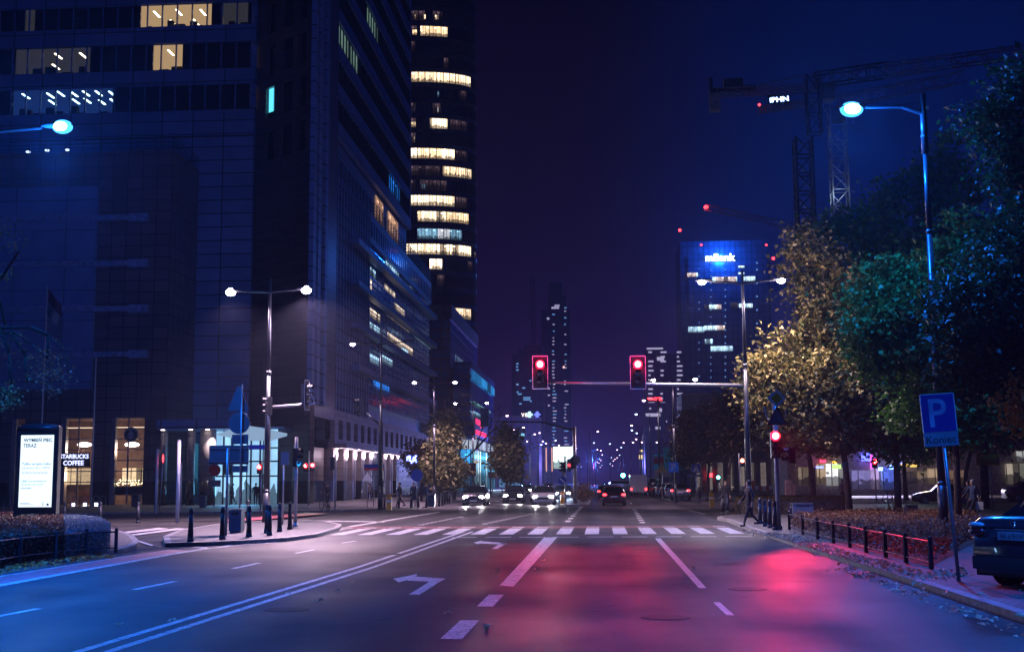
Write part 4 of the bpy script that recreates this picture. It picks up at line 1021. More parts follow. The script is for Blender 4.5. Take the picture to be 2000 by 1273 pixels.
lamp_px(1289, 131, 777, [(1258,781)], "single armed lamp just left of the red roof lettering", 6000, VIOLET, HEADF, 1.5, small=True, r=.13)
for k, (px, py) in enumerate(((1243,808),(1234,830),(1244,845),(1243,857),(1254,863),(1283,863),(1213,873),(1191,866),(1194,893))):
    Y = 8.6*FPX/(938.2-py); pole = px+30*150/Y if k < 2 else px+(8 if k < 6 else 0.5)
    lamp_px(pole, Y, py+2, [(px, py)], "small lamp dot on the right, " + ["below left of the red roof lettering","second below the red roof lettering","third below the red roof lettering","left one of the close bright pair","right one of the close bright pair","apart near the cyan hoardings","highest in the gap over the dark road","far left one over the taxi","lowest one over the taxi"][k], 2500 if k < 2 else 0, VIOLET, HEADFB if k in (0,2,6,7,8) else HEADF, 1.5, small=True, r=.1, group="small distant street lamps")

for k in range(34):
    Y = 190+k*17; sd_ = k % 3
    x_ = (-14.2, 7.6, -2.0)[sd_]+(k % 5-2)*.5
    street_lamp((x_, Y), 9.6+(k % 4)*.5, [((1.8,-1.8,1.5)[sd_], 0, .1, HEADFB if k % 4 == 1 else HEADF, 0, VIOLET, 1.5)], ["tiny far lamp in the receding row on the left kerb","tiny far lamp in the receding row on the right kerb","tiny far lamp in the receding row on the central reservation"][sd_], .08, group=["far lamps left kerb","far lamps right kerb","far lamps central reservation"][sd_], small=True)
    if k in (6, 11, 17, 24, 30): light('POINT', "far_haze_glow", (x_, Y-1, 8.6), 20000, (.05,.18,1.0), None, .5)  # added blue point lights, make the haze glow down the avenue
    if k in (9, 20): light('POINT', "far_haze_glow", (x_, Y-1, 8.6), 13000, (.8,.18,.8), None, .5)  # added magenta point lights, tint the same haze
# ------------------------------------------------------------------ traffic signals
def housing(parent, loc, rz=0, lit_=None, n=3, s=1.0, board=True, power=0, name="signal_housing", lensmat=None, spotdir=None):
    """a 3 aspect signal; faces -Y at rz 0. lit_: index of the lit lens from the top"""
    e_ = bpy.data.objects.new(name, None)
    hh = .34*s*n; w = .34*s
    rot = Matrix.Rotation(rz, 3, 'Z')
    def T(mb):
        mb.v = [tuple(rot @ Vector(v)+Vector(loc)) for v in mb.v]; return mb
    bpy.data.objects.remove(e_)
    m = MB().box(-w/2, w/2, -.02*s, .26*s, -hh/2, hh/2)
    if board: m.box(-.33*s, .33*s, .03*s, .05*s, -hh/2-.2*s, hh/2+.2*s)
    h = T(m).build(name, BLACK, parent)
    if board:
        b = MB()
        for x0, x1, z0, z1 in ((-.335,-.315,-hh/2/s-.2,hh/2/s+.2),(.315,.335,-hh/2/s-.2,hh/2/s+.2),(-.335,.335,hh/2/s+.18,hh/2/s+.205),(-.335,.335,-hh/2/s-.205,-hh/2/s-.18)):
            b.box(x0*s, x1*s, .02*s, .03*s, z0*s, z1*s)
        T(b).build("board_edge", WHITE, h)
    for i in range(n):
        z = hh/2-.17*s-.34*s*i
        lm = (lensmat or [REDLENS, emis("amber lens", (1,.5,.02), 8), GREENL][i if n == 3 else (0 if i == 0 else 2)]) if lit_ == i else GREYP
        v = MB(); seg = 12; r = .135*s
        for k in range(seg):
            a0, a1 = R(-20+220*k/seg), R(-20+220*(k+1)/seg)
            v.poly([(r*math.cos(a0),-.02*s,z+r*math.sin(a0)),(r*math.cos(a1),-.02*s,z+r*math.sin(a1)),(r*math.cos(a1),-.26*s+.1*s*0,z+r*math.sin(a1)),(r*math.cos(a0),-.26*s,z+r*math.sin(a0))])
        T(v).build("visor", BLACK, h)
        c = MB().ell((0,-.03*s,z),(.185*s,.05*s,.185*s) if lit_ == i and i == 0 else (.14*s,.05*s,.14*s),16,8); T(c).build("lens", lm, h, True)
        if lit_ == i and i == 0: hc = MB().ell((0,-.078*s,z),(.125*s,.02*s,.125*s),14,6); T(hc).build("lens_core", HOTRED, h, True)
        if lit_ == i and power:
            p = rot @ Vector((0,-.32*s,z))+Vector(loc); d_ = rot @ Vector(spotdir or (0,-1,-.15))
            light('SPOT', "signal_light", p, power*1.0, REDL if lensmat is None and i == 0 else (.05,1,.7), parent, .10, R(27), d_, 1.0)
            light('POINT', "signal_glow", rot @ Vector((0,-.42*s,z+.05))+Vector(loc), power*(.022 if board else .0), REDL, parent, .05)
    return h
RP = 3900
YGt = 58.0
gb = P(1462, 940, YGt+.35)
ga = empty("signal_gantry", (gb.x, YGt+.35, 0), 0, "long horizontal mast arm over the right carriageway carrying two red signals", "traffic light", "signal mast arms")
za = P(1455, 752, YGt).z
MB().cyl((0,0,.1),(0,0,za+.5),.14,.12,16).build("pole", DPOLE, ga, True)
zl = P(1062, 746, YGt).z
MB().cyl((0,0,za),(P(1050,746,YGt).x-gb.x,0,zl+.02),.10,.05,12).build("mast_arm", GALV, ga, True)
for px, py, lab in ((1055,727,0),(1246,727,0)):
    q = P(px, py, YGt-.1); housing(ga, (q.x-gb.x, -.45, q.z), 0, 0, 3, 1.1, True, RP)
for zz in (2.3, 4.4, 5.2): MB().cyl((0,0,zz),(0,0,zz+.07),.16,n=14).build("clamp_band", GALV, ga, True)

def post_signal(px, Y, pyb, label, heads, top=None, r=.06, mm=GALV, lab_cat="traffic light"):
    b = P(px, 940, Y); t = empty("traffic_light", (b.x, Y, 0), 0, label, "traffic light")
    zt = P(px, top, Y).z if top else 3.4
    MB().cyl((0,0,.05),(0,0,zt),r,r*.95,12).cyl((0,0,.05),(0,0,.25),r*1.5,n=12).build("pole", mm, t, True)
    for (hpx, hpy, rz, lit_, n, s, board, pw, lm) in heads:
        q = P(hpx, hpy, Y-.2); housing(t, (q.x-b.x, -.15, q.z), rz, lit_, n, s, board, pw, lensmat=lm)
    return t
s8 = post_signal(1518, 44, 1035, "post signal with glaring red light beside the walking man, under a yellow diamond sign", [(1515,868,0,0,3,.9,False,RP*2.1,None),(1540,889,R(-70),None,2,.8,False,0,None)], 770, r=.085, mm=GALV)
# signs on that post
zd = P(1516, 778, 43.8)
MB().extr([(zd.x-s8.location.x+a*.33, -.3, zd.z+b*.33) for a, b in ((0,-1),(1,0),(0,1),(-1,0))], (0,.02,0)).build("priority_sign", WHITE, s8)
MB().extr([(zd.x-s8.location.x+a*.20, -.305, zd.z+b*.20) for a, b in ((0,-1),(1,0),(0,1),(-1,0))], (0,.004,0)).build("priority_sign_face", SIGNYEL, s8)
zt_ = P(1517, 811, 43.8)
MB().extr([(zt_.x-s8.location.x+a*.36, -.3, zt_.z+b*.34) for a, b in ((-1,-1),(1,-1),(0,1))], (0,.02,0)).build("warning_sign", mat("faded red border", (.25,.03,.03), .5), s8)
MB().extr([(zt_.x-s8.location.x+a*.29, -.306, zt_.z-.04+b*.25) for a, b in ((-1,-1),(1,-1),(0,1))], (0,.004,0)).build("warning_sign_face", mat("grey film", (.16,.16,.2), .5), s8)
for sg in (-1,1):
    MB().tube([(sg*.08,-.1,zt_.z-.45),(sg*.33,-.15,zt_.z-.05),(sg*.38,-.15,zt_.z+.3)], .02, 5).build("bracket", GALV, s8)
post_signal(578, 49, 1032, "slim post signal with a small blue green light turned to the right, by the bollards", [(582,893,R(60),2,3,.72,False,0,emis("blue green lens",(.02,.3,1),2.5))], 853, r=.075)
post_signal(603, 84, 994, "post with two small red signals in front of the stone tower corner", [(597,913,R(-15),0,2,.8,False,300,emis("red lens far",(1,.01,.02),10)),(610,912,R(10),0,2,.8,False,300,emis("red lens far two",(1,.01,.02),14))], 880)
post_signal(510, 73, 1002, "red pedestrian signal on a post just left of the tall lamp post", [(506,916,0,0,2,.8,False,300,emis("red lens left",(1,.01,.02),12))], 900)
post_signal(655, 78, 997, "post with a dark signal seen from behind before the oval wall lamps", [(650,905,R(180),None,3,.8,False,0,None)], 885)
post_signal(1710, 100, 972, "red signal on a thin post in front of the shop lights, between two trunks", [(1709,905,0,0,2,1.0,False,500,emis("red lens right",(1,.01,.02),16))], 900, r=.05)
post_signal(1445, 95, 980, "pedestrian signal with a small orange red figure near the gantry foot", [(1450,903,0,0,2,.9,False,0,emis("orange red lens",(1,.18,.08),7))], 885, r=.05)
post_signal(1404, 120, 972, "green signal glowing low in front of the dark trees", [(1403,935,0,0,2,.9,False,0,emis("green lens near",(.05,1,.8),14))], 922, r=.05)
post_signal(1217, 170, 960, "bright green signal far down the right carriageway above the van", [(1217,932,0,0,2,1.6,False,0,emis("green lens far",(.1,1,.9),16))], 925, r=.06)
# cantilever signals
Yx = 54; b0 = P(521, 940, Yx+.3)
t = empty("signal_gantry", (b0.x, Yx+.3, 0), 0, "short mast arm on the tall left lamp post with a signal seen edge on", "traffic light", "signal mast arms")
q1 = P(522, 795, Yx); q2 = P(612, 787, Yx)
MB().cyl((0,0,.1),(0,0,q1.z+.4),.15,.13,14).build("pole", DPOLE, t, True)
MB().cyl((0,0,q1.z),(q2.x-b0.x,0,q2.z),.08,.05,10).build("mast_arm", GALV, t, True)
q = P(598, 775, Yx); housing(t, (q.x-b0.x,-.05,q.z+.1), R(83), None, 3, .95, True)
MB().tube([(q.x-b0.x+.05,0,q.z+.65),(q2.x-b0.x-.05,0,q2.z),(q.x-b0.x+.1,0,q.z+.5)], .02, 5).build("stay", WHITEPOLE, t)
q = P(520, 792, Yx-.3); housing(t, (q.x-b0.x-.05,-.3,q.z), R(-60), None, 3, .8, False)
Yx = 79; b0 = P(743, 940, Yx+.3)
t = empty("signal_gantry", (b0.x, Yx+.3, 0), 0, "angled arm holding a dark hooded signal left of the podium lamp post", "traffic light", "signal mast arms")
q1 = P(742, 830, Yx); q2 = P(714, 806, Yx)
MB().cyl((0,0,.1),(0,0,q1.z+.2),.17,.15,14).build("pole", DPOLE, t, True)
MB().cyl((0,0,q1.z),(q2.x-b0.x,0,q2.z),.08,.06,8).build("mast_arm", DPOLE, t, True)
q = P(699, 795, Yx-.2); housing(t, (q.x-b0.x,-.2,q.z), R(-65), None, 3, 1.15, False)
Yx = 95; b0 = P(1123, 940, Yx)
t = empty("signal_gantry", (b0.x, Yx, 0), 0, "mast arm from the central reservation reaching left to a black backed signal", "traffic light", "signal mast arms")
q1 = P(1121, 840, Yx); q2 = P(957, 823, Yx)
MB().cyl((0,0,.1),(0,0,q1.z+.3),.16,.14,14).build("pole", GALV, t, True)
MB().tube([(0,0,q1.z),(P(1060,824,Yx).x-b0.x,0,P(1060,824,Yx).z),(q2.x-b0.x,0,q2.z)], [.08,.07,.05], 8).build("mast_arm", DPOLE, t, True)
q = P(947, 815, Yx); housing(t, (q.x-b0.x,-.2,q.z), R(180), None, 3, 1.0, True)
# median nose cluster
t = post_signal(1104, 91, 987, "cluster of dark signals with one dull red light on the nose of the central reservation", [(1098,912,R(-50),None,3,.75,False,0,None),(1112,908,R(-8),1,3,.9,False,0,emis("dull red lens",(1,.05,.08),2.5)),(1120,905,R(60),None,3,.8,False,0,None)], 890, r=.07)
MB().cyl((.75,-.15,P(1125,899,91).z),(.75,-.1,P(1125,899,91).z),.38,n=20).build("round_sign_back", GREYP, t)
MB().cyl((-.2,-.3,P(1096,938,91).z),(-.2,-.27,P(1096,938,91).z),.30,n=20).build("round_keep_sign", SIGNBLUE, t)
MB().beam((-.38,-.31,P(1096,938,91).z+.16),(-.02,-.31,P(1096,938,91).z-.16),.01,.07).build("sign_arrow", WHITE, t)
b0 = G(1099, 987)
t = empty("marker_post", (b0.x, b0.y, .1), 0, "yellow marker post on the nose of the central reservation", "marker post", "yellow marker posts")
MB().cyl((0,0,0),(0,0,.85),.16,.14,12).ell((0,0,.85),(.14,.14,.1),12,6).build("post", YELLOW, t, True); MB().cyl((0,0,.55),(0,0,.68),.152,n=12).build("reflective_band", WHITE, t)
for px, py, lab in ((760,996,"orange yellow marker post beside the podium lamp post"),(1390,989,"yellow marker post near the right hand crossing corner")):
    b0 = G(px, py, .1); t = empty("marker_post", (b0.x, b0.y, .1), 0, lab, "marker post", "yellow marker posts")
    MB().box(-.16,.16,-.06,.06,0,.85).build("post", YELLOW, t); MB().cyl((0,.0,.85),(0,.001,.98),.12,n=4).build("cap", YELLOW, t)
    MB().box(-.165,.165,-.065,.065,.5,.62).build("reflective_band", WHITE, t)

# ------------------------------------------------------------------ signs on the left, seen from behind
b = P(469, 940, 43.6)
t = empty("road_sign", (b.x, 43.6, 0), 0, "tall post of blue lit signs seen from behind, a triangle above a disc", "road sign", "signs seen from behind")
MB().cyl((0,0,.1),(0,0,P(467,752,43.6).z),.03,n=10).build("post", GALV, t, True)
def qx(px, py, Y=43.6, o=None): v = P(px, py, Y); return v.x-(o or b).x, v.z
x0, z0 = qx(444, 802); x1, z1 = qx(485, 802); xa, za_ = qx(465, 754)
MB().extr([(x0,.06,z0),(x0+.02,.06,z0+.12),(xa-.03,.06,za_),(xa+.03,.06,za_),(x1-.02,.06,z1+.12),(x1,.06,z1)], (0,.02,0)).build("triangular_sign", SIGNBACK, t)
xc, zc_ = qx(466, 826); MB().cyl((xc,.06,zc_),(xc,.08,zc_), .39, n=32).build("round_sign", SIGNBACK, t)
for (a, c_, y0, y1, nm) in ((452,484,848,867,"small_plate"),(407,485,869,907,"direction_plate"),(452,483,909,922,"lower_plate")):
    xa, zb = qx(a, y1); xb, zt2 = qx(c_, y0); pl_ = MB().box(xa, xb, .06, .08, zb, zt2).build(nm, SIGNBACK, t)
    if nm == "direction_plate":
        MB().box(xa, xb, .03, .06, zb+.08, zb+.13).box(xa, xb, .03, .06, zt2-.13, zt2-.08).build("stiffener", GALV, pl_)
MB().cyl((0,.03,P(467,752,43.6).z),(0,.03,P(467,752,43.6).z+.06),.03,n=8).build("cap", GALV, t)
b2 = G(434, 1053); t = empty("sign_post", (b2.x, b2.y+.4, 0), 0, "second thin blue lit post carrying the left end of the direction plate", "post")
MB().cyl((0,0,.1),(0,0,3.0),.045,n=10).build("post", GALV, t, True)
# pale poles on the left plaza
for px, pyb, pyt, w, lab in ((346,1021,861,.085,"bright white pole nearest the refuge, alone on the plaza"),(304,1002,878,.09,"white pole next to the leaning thin pole"),(352,1000,905,.05,"thin grey pole behind the bright white pole"),(687,1021,880,.045,"")):
    if not lab: continue
    b0 = G(px, pyb, .1); Y = b0.y; t = empty("plain_pole", (b0.x, Y, 0), 0, lab, "pole"); MB().cyl((0,0,.1),(0,0,P(px,pyt,Y).z),w,w*.9,14).build("shaft", WHITEPOLE, t, True)
    MB().ell((0,0,P(px,pyt,Y).z),(w,w,.05),12,5).build("cap", WHITEPOLE, t, True)
b0 = G(311, 1002, .1); t = empty("leaning_pole", (b0.x, b0.y, 0), 0, "thin leaning pole with a small red light half way up", "pole")
q = P(321, 868, b0.y); MB().cyl((0,0,.1),(q.x-b0.x,0,q.z),.03,n=8).build("shaft", GALV, t, True); q = P(319, 895, b0.y); MB().ell((q.x-b0.x,-.05,q.z),(.05,.05,.25),8,6).build("red_light", REDSM, t)
b0 = G(552, 1024, .12); t = empty("sign_post", (b0.x, b0.y, 0), 0, "thin post with a dark upright plate between the tall lamp post and slim signal", "post")
MB().cyl((0,0,.1),(0,0,P(555,883,b0.y).z),.035,n=8).build("post", GALV, t, True); q = P(557, 895, b0.y); MB().box(q.x-b0.x-.17,q.x-b0.x+.17,-.06,-.04,q.z-.27,q.z+.27).build("plate", SIGNBACK, t)
b0 = P(521, 940, 53.7); t = empty("street_name_sign", (b0.x, 53.7, P(500,873,53.7).z), 0, "dark blue street name plate clamped to the tall left lamp post", "sign")
MB().box(-.85,-.12,-.03,.0,-.1,.1).build("plate", SIGNBLUE, t)
# warning pictogram sign & name plate near D
for px, pyb, pyt, kind, lab in ((717,992,921,'tri',"small white triangular sign on a post before the podium wall"),(730,987,906,'name',"dark red and blue street name plates on a post before the podium wall"),(814,990,918,'disc',"round blue sign on a post before the bushy tree"),(418,992,908,'disc',"small round red sign with a plate on a post by the round column"),(1361,984,905,'cross',"blue square pedestrian crossing sign with white triangle on the right pavement")):
    b0 = G(px, pyb, .1); Y = b0.y; t = empty("road_sign", (b0.x, Y, 0), 0, lab, "road sign"); zt = P(px, pyt, Y).z
    MB().cyl((0,0,.1),(0,0,zt-.1),.035,n=8).build("post", GALV, t, True)
    if kind == 'tri':
        MB().extr([(-.36,-.05,zt-.62),(.36,-.05,zt-.62),(0,-.05,zt)], (0,.02,0)).build("sign_plate", WHITE, t)
    elif kind == 'name':
        MB().box(-.75,.75,-.06,-.03,zt-.3,zt).build("name_plate", SIGNBLUE, t); MB().box(-.75,.75,-.065,-.03,zt-.45,zt-.3).build("district_plate", SIGNRED, t)
    elif kind == 'disc':
        MB().cyl((0,-.06,zt-.35),(0,-.03,zt-.35),.42,n=24).build("sign_disc", SIGNBLUE if px > 500 else SIGNRED, t)
        if px < 500: MB().box(-.45,.45,-.06,-.03,zt-1.5,zt-1.05).build("plate", PINK if False else SIGNBACK, t)
    else:
        MB().box(-.33,.33,-.06,-.03,zt-.66,zt).build("sign_plate", SIGNBLUE, t)
        MB().extr([(-.24,-.065,zt-.58),(.24,-.065,zt-.58),(0,-.065,zt-.12)], (0,.004,0)).build("white_triangle", WHITE, t)
        m = MB().ell((0,-.075,zt-.27),(.03,.01,.03),8,5); m.box(-.025,.025,-.078,-.07,zt-.44,zt-.3); m.beam((0,-.075,zt-.43),(-.06,-.075,zt-.56),.01,.03); m.beam((0,-.075,zt-.43),(.06,-.075,zt-.56),.01,.03); m.build("walking_figure", INK, t)
        MB().box(-.6,.5,-.03,0,zt-.95,zt-.8).build("name_plate", SIGNBACK, t)
# parking sign, near right, leaning
b0 = G(1873, 1134, .12)
t = empty("parking_sign", (b0.x, b0.y, .1), 0, "leaning blue parking sign with a white lettered plate beneath, beside the parked saloon", "road sign")
Lz = 3.05; zc = P(1838, 805, b0.y).z
t.rotation_euler = (0, R(-3.3), 0)
MB().cyl((0,0,0),(0,0,2.75),.032,n=12).build("post", GALV, t, True)
sw, s0, s1 = .29, 1.98, 2.87
z3, z4 = P(1845,870,b0.y).z-.1, P(1838,768,b0.y).z-.1
zm = z4-(z4-z3)*.73
ox_ = P(1838,815,b0.y).x-(b0.x-2.4*math.sin(R(2.6)))
pb = MB().box(ox_-sw,ox_+sw,-.06,-.04,zm+.003,z4).build("parking_plate", SIGNBLUE, t)
ed = MB()
for a_, b_, c_, d_ in ((-sw,-sw+.012,zm+.003,z4),(sw-.012,sw,zm+.003,z4),(-sw,sw,z4-.012,z4)): ed.box(ox_+a_,ox_+b_,-.063,-.06,c_,d_)
ed.build("plate_edge", WHITE, pb)
text("letter_p", "P", .30, mat("sign letter pale", (.22,.30,.5), .4), pb, (ox_-.01, -.062, (zm+z4)/2), (z4-zm)*.74, bold=.012, extrude=.002)
wb = MB().box(ox_-sw,ox_+sw,-.06,-.04,z3,zm-.003).build("lower_plate", mat("pale plate", (.20,.23,.30), .5, var=.1), t)
text("lettering", "Koniec", .5, INK, wb, (ox_, -.062, (z3+zm)/2-.01), (zm-z3)*.52, extrude=.002)
# yellow notice on the right
b0 = G(1939, 997, .1); t = empty("notice_sign", (b0.x, b0.y, 0), 0, "yellow rectangular notice on a blue lit post behind the walking pair", "sign")
zt = P(1933, 887, b0.y).z; MB().cyl((0,0,.1),(0,0,zt-.1),.04,n=8).build("post", GALV, t, True)
ysw = (1955-1912)/FPX*b0.y/2; MB().box(-ysw-.15,ysw-.15,-.06,-.04,zt-.58,zt).build("plate", SIGNYEL, t)
for k, (s_, w_) in enumerate((("zakaz", .5), ("ul. Swieta Barbara", 1.2), ("z wyjatkiem pojazdow", 1.3))): text("lettering", s_, w_*ysw/.75, INK, t, (-.15,-.062,zt-.12-.17*k), .08)
# blue hoardings and P sign, yellow triangle
for px0, px1, y0, y1, Y, nm, lab, cc in ((1277,1294,887,920,152,"hoarding","smaller cyan lit hoarding with a dark red panel above the white truck",(.02,.35,.9)),(1297,1335,874,917,150,"hoarding","large cyan lit hoarding above the white truck beside the dark trees",(.03,.45,.95))):
    a_, c_ = P(px0, y1, Y), P(px1, y0, Y); t = empty("hoarding", ((a_.x+c_.x)/2, Y, 0), 0, lab, "hoarding", "cyan hoardings"); w_ = c_.x-a_.x
    MB().box(-w_/2,w_/2,0,.2,a_.z,c_.z).build("panel", litwin("hoarding face %d" % px0, cc, 1.5, 40, px0, furn=0.1, lamps=False), t)
    MB().box(-w_/2+.2,-w_/2+.4,.2,.4,0,c_.z).box(w_/2-.4,w_/2-.2,.2,.4,0,c_.z).build("frame", FRAME, t)
    if px0 == 1277:
        MB().box(-w_/2,w_/2+.2,-.1,-.02,c_.z-1.2,c_.z-.3).build("red_panel", SIGNRED, t); text("lettering", "Filtry", .8, WHITE, t, (-.1,-.12,c_.z-.55), .25)
b0 = P(1316, 940, 90); t = empty("road_sign", (b0.x, 90, 0), 0, "blue letter P sign on the dark post by the hoardings", "road sign")
z_ = P(1316, 912, 90).z; MB().cyl((0,0,.1),(0,0,z_+.3),.05,n=8).build("post", DPOLE, t); MB().box(-.36,.36,-.06,-.03,z_-.36,z_+.36).build("sign_plate", mat("bright blue plate", (.02,.25,.75), .4), t); text("letter_p", "P", .3, WHITE, t, (0,-.065,z_), .5)
b0 = P(1293, 940, 118); t = empty("road_sign", (b0.x, 118, 0), 0, "yellow triangular warning sign with a lower plate above the parked cars", "road sign")
z_ = P(1293, 912, 118).z; MB().cyl((0,0,.1),(0,0,z_+.2),.05,n=8).build("post", GALV, t)
MB().extr([(-.36,-.05,z_-.2),(.36,-.05,z_-.2),(0,-.05,z_+.42)], (0,.02,0)).build("sign_plate", SIGNYEL, t); MB().box(-.34,.34,-.05,-.03,z_-.5,z_-.23).build("lower_plate", SIGNYEL, t)
MB().box(-.025,.025,-.06,-.05,z_-.05,z_+.22).box(-.025,.025,-.06,-.05,z_-.14,z_-.09).build("exclamation_mark", INK, t)
# big boards left of the avenue
for px0, px1, y0, y1, Y, lab in ((899,930,904,929,118,"dark mauve board seen from behind in front of the cyan shop floor"),(954,969,921,933,150,"small mauve board right of the larger board")):
    a_, c_ = P(px0, y1, Y), P(px1, y0, Y); t = empty("direction_board", ((a_.x+c_.x)/2, Y, 0), 0, lab, "road sign", "boards seen from behind"); w_ = c_.x-a_.x
    MB().box(-w_/2,w_/2,0,.06,a_.z,c_.z).build("board", mat("mauve board back %d" % px0, (.25,.12,.16), .6), t); MB().cyl((0,.1,.1),(0,.1,c_.z),.06,n=8).build("post", GALV, t)
# upright screen billboard far
a_, c_ = P(1081, 915, 205), P(1120, 872, 205); t = empty("billboard", ((a_.x+c_.x)/2, 205, 0), 0, "upright glowing cyan billboard standing on the central reservation", "billboard"); w_ = c_.x-a_.x
MB().box(-w_/2-.12,w_/2+.12,0,.4,a_.z-.12,c_.z+.12).build("frame", GREYP, t); MB().box(-.25,.25,.1,.3,0,a_.z-.1).build("leg", GREYP, t)
sm = litwin("cyan billboard picture", (.05,.45,1.0), 2.6, 9, 3.3, furn=.75, cold=(.7,.95,1), lamps=False); mb = MB(); mb.poly([(-w_/2,-.02,a_.z),(w_/2,-.02,a_.z),(w_/2,-.02,c_.z),(-w_/2,-.02,c_.z)],[(3,.2),(6.3,.2),(6.3,1.6),(3,1.6)]); mb.build("screen", sm, t)

# ------------------------------------------------------------------ advertising pillar near left
Yk = 45.0; a_, c_ = P(25, 1020, Yk), P(116, 826, Yk); cxk = (a_.x+c_.x)/2; wk = c_.x-a_.x
t = empty("advertising_screen", (cxk, Yk, 0), 0, "tall dark advertising pillar with a glowing white blue lettered poster behind the hedge", "billboard")
zt = c_.z; fr = MB().box(-wk/2,wk/2,0,.28,.12,zt-.14); body_ = fr.build("casing", BLACK, t)
MB().box(-wk/2+.03,wk/2-.03,-.03,.31,zt-.26,zt-.1).ell((0,.14,zt-.12),(wk/2*.95,.16,.13),20,8).build("top_cap", DPOLE, t, True)
l0, r1_ = P(36, 990, Yk), P(107, 849, Yk); sx0, sx1, sz0, sz1 = l0.x-cxk, r1_.x-cxk, l0.z, r1_.z
MB().box(sx0-.05,sx1+.05,-.05,0,sz0-.05,sz0).box(sx0-.05,sx1+.05,-.05,0,sz1,sz1+.05).box(sx0-.05,sx0,-.05,0,sz0,sz1).box(sx1,sx1+.05,-.05,0,sz0,sz1).build("screen_frame", BLACK, t)
MB().poly([(sx0,-.02,sz0),(sx1,-.02,sz0),(sx1,-.02,sz1),(sx0,-.02,sz1)]).build("screen", emis("poster light", (0.72,0.88,1.0), 1.4), t)
light('AREA', "screen_light", (0,-.3,(sz0+sz1)/2), 220, (.3,.6,1), t, 1.6, direction=(0,-1,0))
INKB = emis("poster ink navy", (0.0,0.05,0.22), .5); INKP = emis("poster ink violet", (.35,.35,.75), .9); INKC = emis("poster ink teal", (0.0,.2,.45), .8)
sw_ = sx1-sx0; sh = sz1-sz0
def ptx(s_, wf, xf, yf, hf, m, bold=.0):
    o = text("lettering", s_, sw_*wf, m, t, (sx0+sw_*(xf+wf/2), -.03, sz1-sh*yf), sh*hf, bold=bold, extrude=.001); return o
ptx("WYMIEŃ PIEC", .86, .08, .062, .068, INKB, .03); ptx("TERAZ", .40, .08, .146, .05, INKB, .02)
ptx("Tylko w tym roku", .86, .06, .405, .042, INKC, .015); ptx("zyskasz do 100%", .84, .06, .46, .044, INKP); ptx("dofinansowania.", .80, .06, .52, .04, INKP)
ptx("2880 warszawiaków", .76, .06, .64, .028, INKC); ptx("złożyło już swój", .64, .06, .688, .034, INKC); ptx("wniosek.", .32, .06, .735, .026, INKC, .01)
MB().box(sx0+.06,sx0+sw_*.45,-.025,-.022,sz0+sh*.035,sz0+sh*.04).box(sx0+.06,sx0+sw_*.33,-.025,-.022,sz0+sh*.05,sz0+sh*.056).box(sx1-.2,sx1-.12,-.025,-.022,sz0+sh*.02,sz0+sh*.05).build("small_print", INKB, t)
MB().tube([(sx1-.36,-.025,sz0+sh*.02),(sx1-.33,-.025,sz0+sh*.045),(sx1-.35,-.025,sz0+sh*.07)], .012, 4).build("small_emblem", INKB, t)

# ------------------------------------------------------------------ bollards, bins, fences, racks
def bollard_proto(r, h):
    t = empty("bollard", (0,0,0)); t["category"] = "bollard"
    MB().cyl((0,0,0),(0,0,.12),r*1.35,r*1.3,14).cyl((0,0,.12),(0,0,h*.86),r*1.15,r*.85,14).cyl((0,0,h*.86),(0,0,h*.9),r*1.1,n=14).build("post", BOLL, t, True)
    MB().cyl((0,0,h*.9),(0,0,h),r*.9,r*.75,14).ell((0,0,h),(r*.75,r*.75,.03),12,4).build("cap", BOLL, t, True)
    return t
bp0 = None
BL = [(372,1057,"bollard standing alone at the tip of the refuge"),(434,1053,"bollard at the foot of the second thin sign post"),(486,1048,"bollard just right of the blue bin"),(484,1021,"bollard behind the bin, across the refuge"),(526,1045,"front bollard of the close pair right of the tall lamp post"),(521,1040,"rear bollard of the close pair touching the tall lamp post"),(546,1037,"bollard between the close pair and the slim signal"),(566,1033,"bollard touching the slim signal post")]
for i, (px, py, lab) in enumerate(BL):
    if bp0 is None: o = bp0 = bollard_proto(.075, .98)
    else: o = copy_tree(bp0)
    p = G(px, py, .12); o.location = (p.x, p.y, .115); tag(o, lab, "bollard", "bollards on the refuge")
for i, (px, py, lab) in enumerate(((125,1020,"dark bollard just right of the advertising pillar"),(195,1021,"dark bollard in front of the bike racks"),(269,1021,"dark bollard below the window of fairy lights"))):
    o = copy_tree(bp0); p = G(px, py, 0); o.location = (p.x, p.y, 0); tag(o, lab, "bollard", "bollards across the side street")
for i, (px, py, lab) in enumerate(((1485,1022,"leftmost of four bollards right of the walking man"),(1495,1027,"second of four bollards right of the walking man"),(1504,1030,"third of four bollards right of the walking man"),(1514,1034,"bollard hidden against the pale signal post"),(1411,1004,"bollard on the far corner behind the walking man"),(1421,1001,"bollard beside the dark clothed standing person"))):
    o = copy_tree(bp0); p = G(px, py, .12); o.location = (p.x, p.y, .11); tag(o, lab, "bollard", "bollards by the right crossing")
rows_ = [(751,993),(779,992),(803,991),(817,991),(833,991),(858,988),(864,986),(869,984),(874,983),(878,982)]
for i, (px, py) in enumerate(rows_):
    o = copy_tree(bp0); p = G(px, py, .1); o.location = (p.x, p.y, .09); tag(o, ["slim bollard just past the orange marker post","slim bollard left of the passing dark person","slim bollard right of the passing dark person","slim bollard at the round blue sign post","slim bollard left of the dark plaza bin","first of five close bollards beyond the plaza bin","second of five close bollards beyond the plaza bin","middle of five close bollards beyond the plaza bin","fourth of five close bollards beyond the plaza bin","last of five close bollards, nearest the kerbside car"][i], "bollard", "bollards edging the plaza")
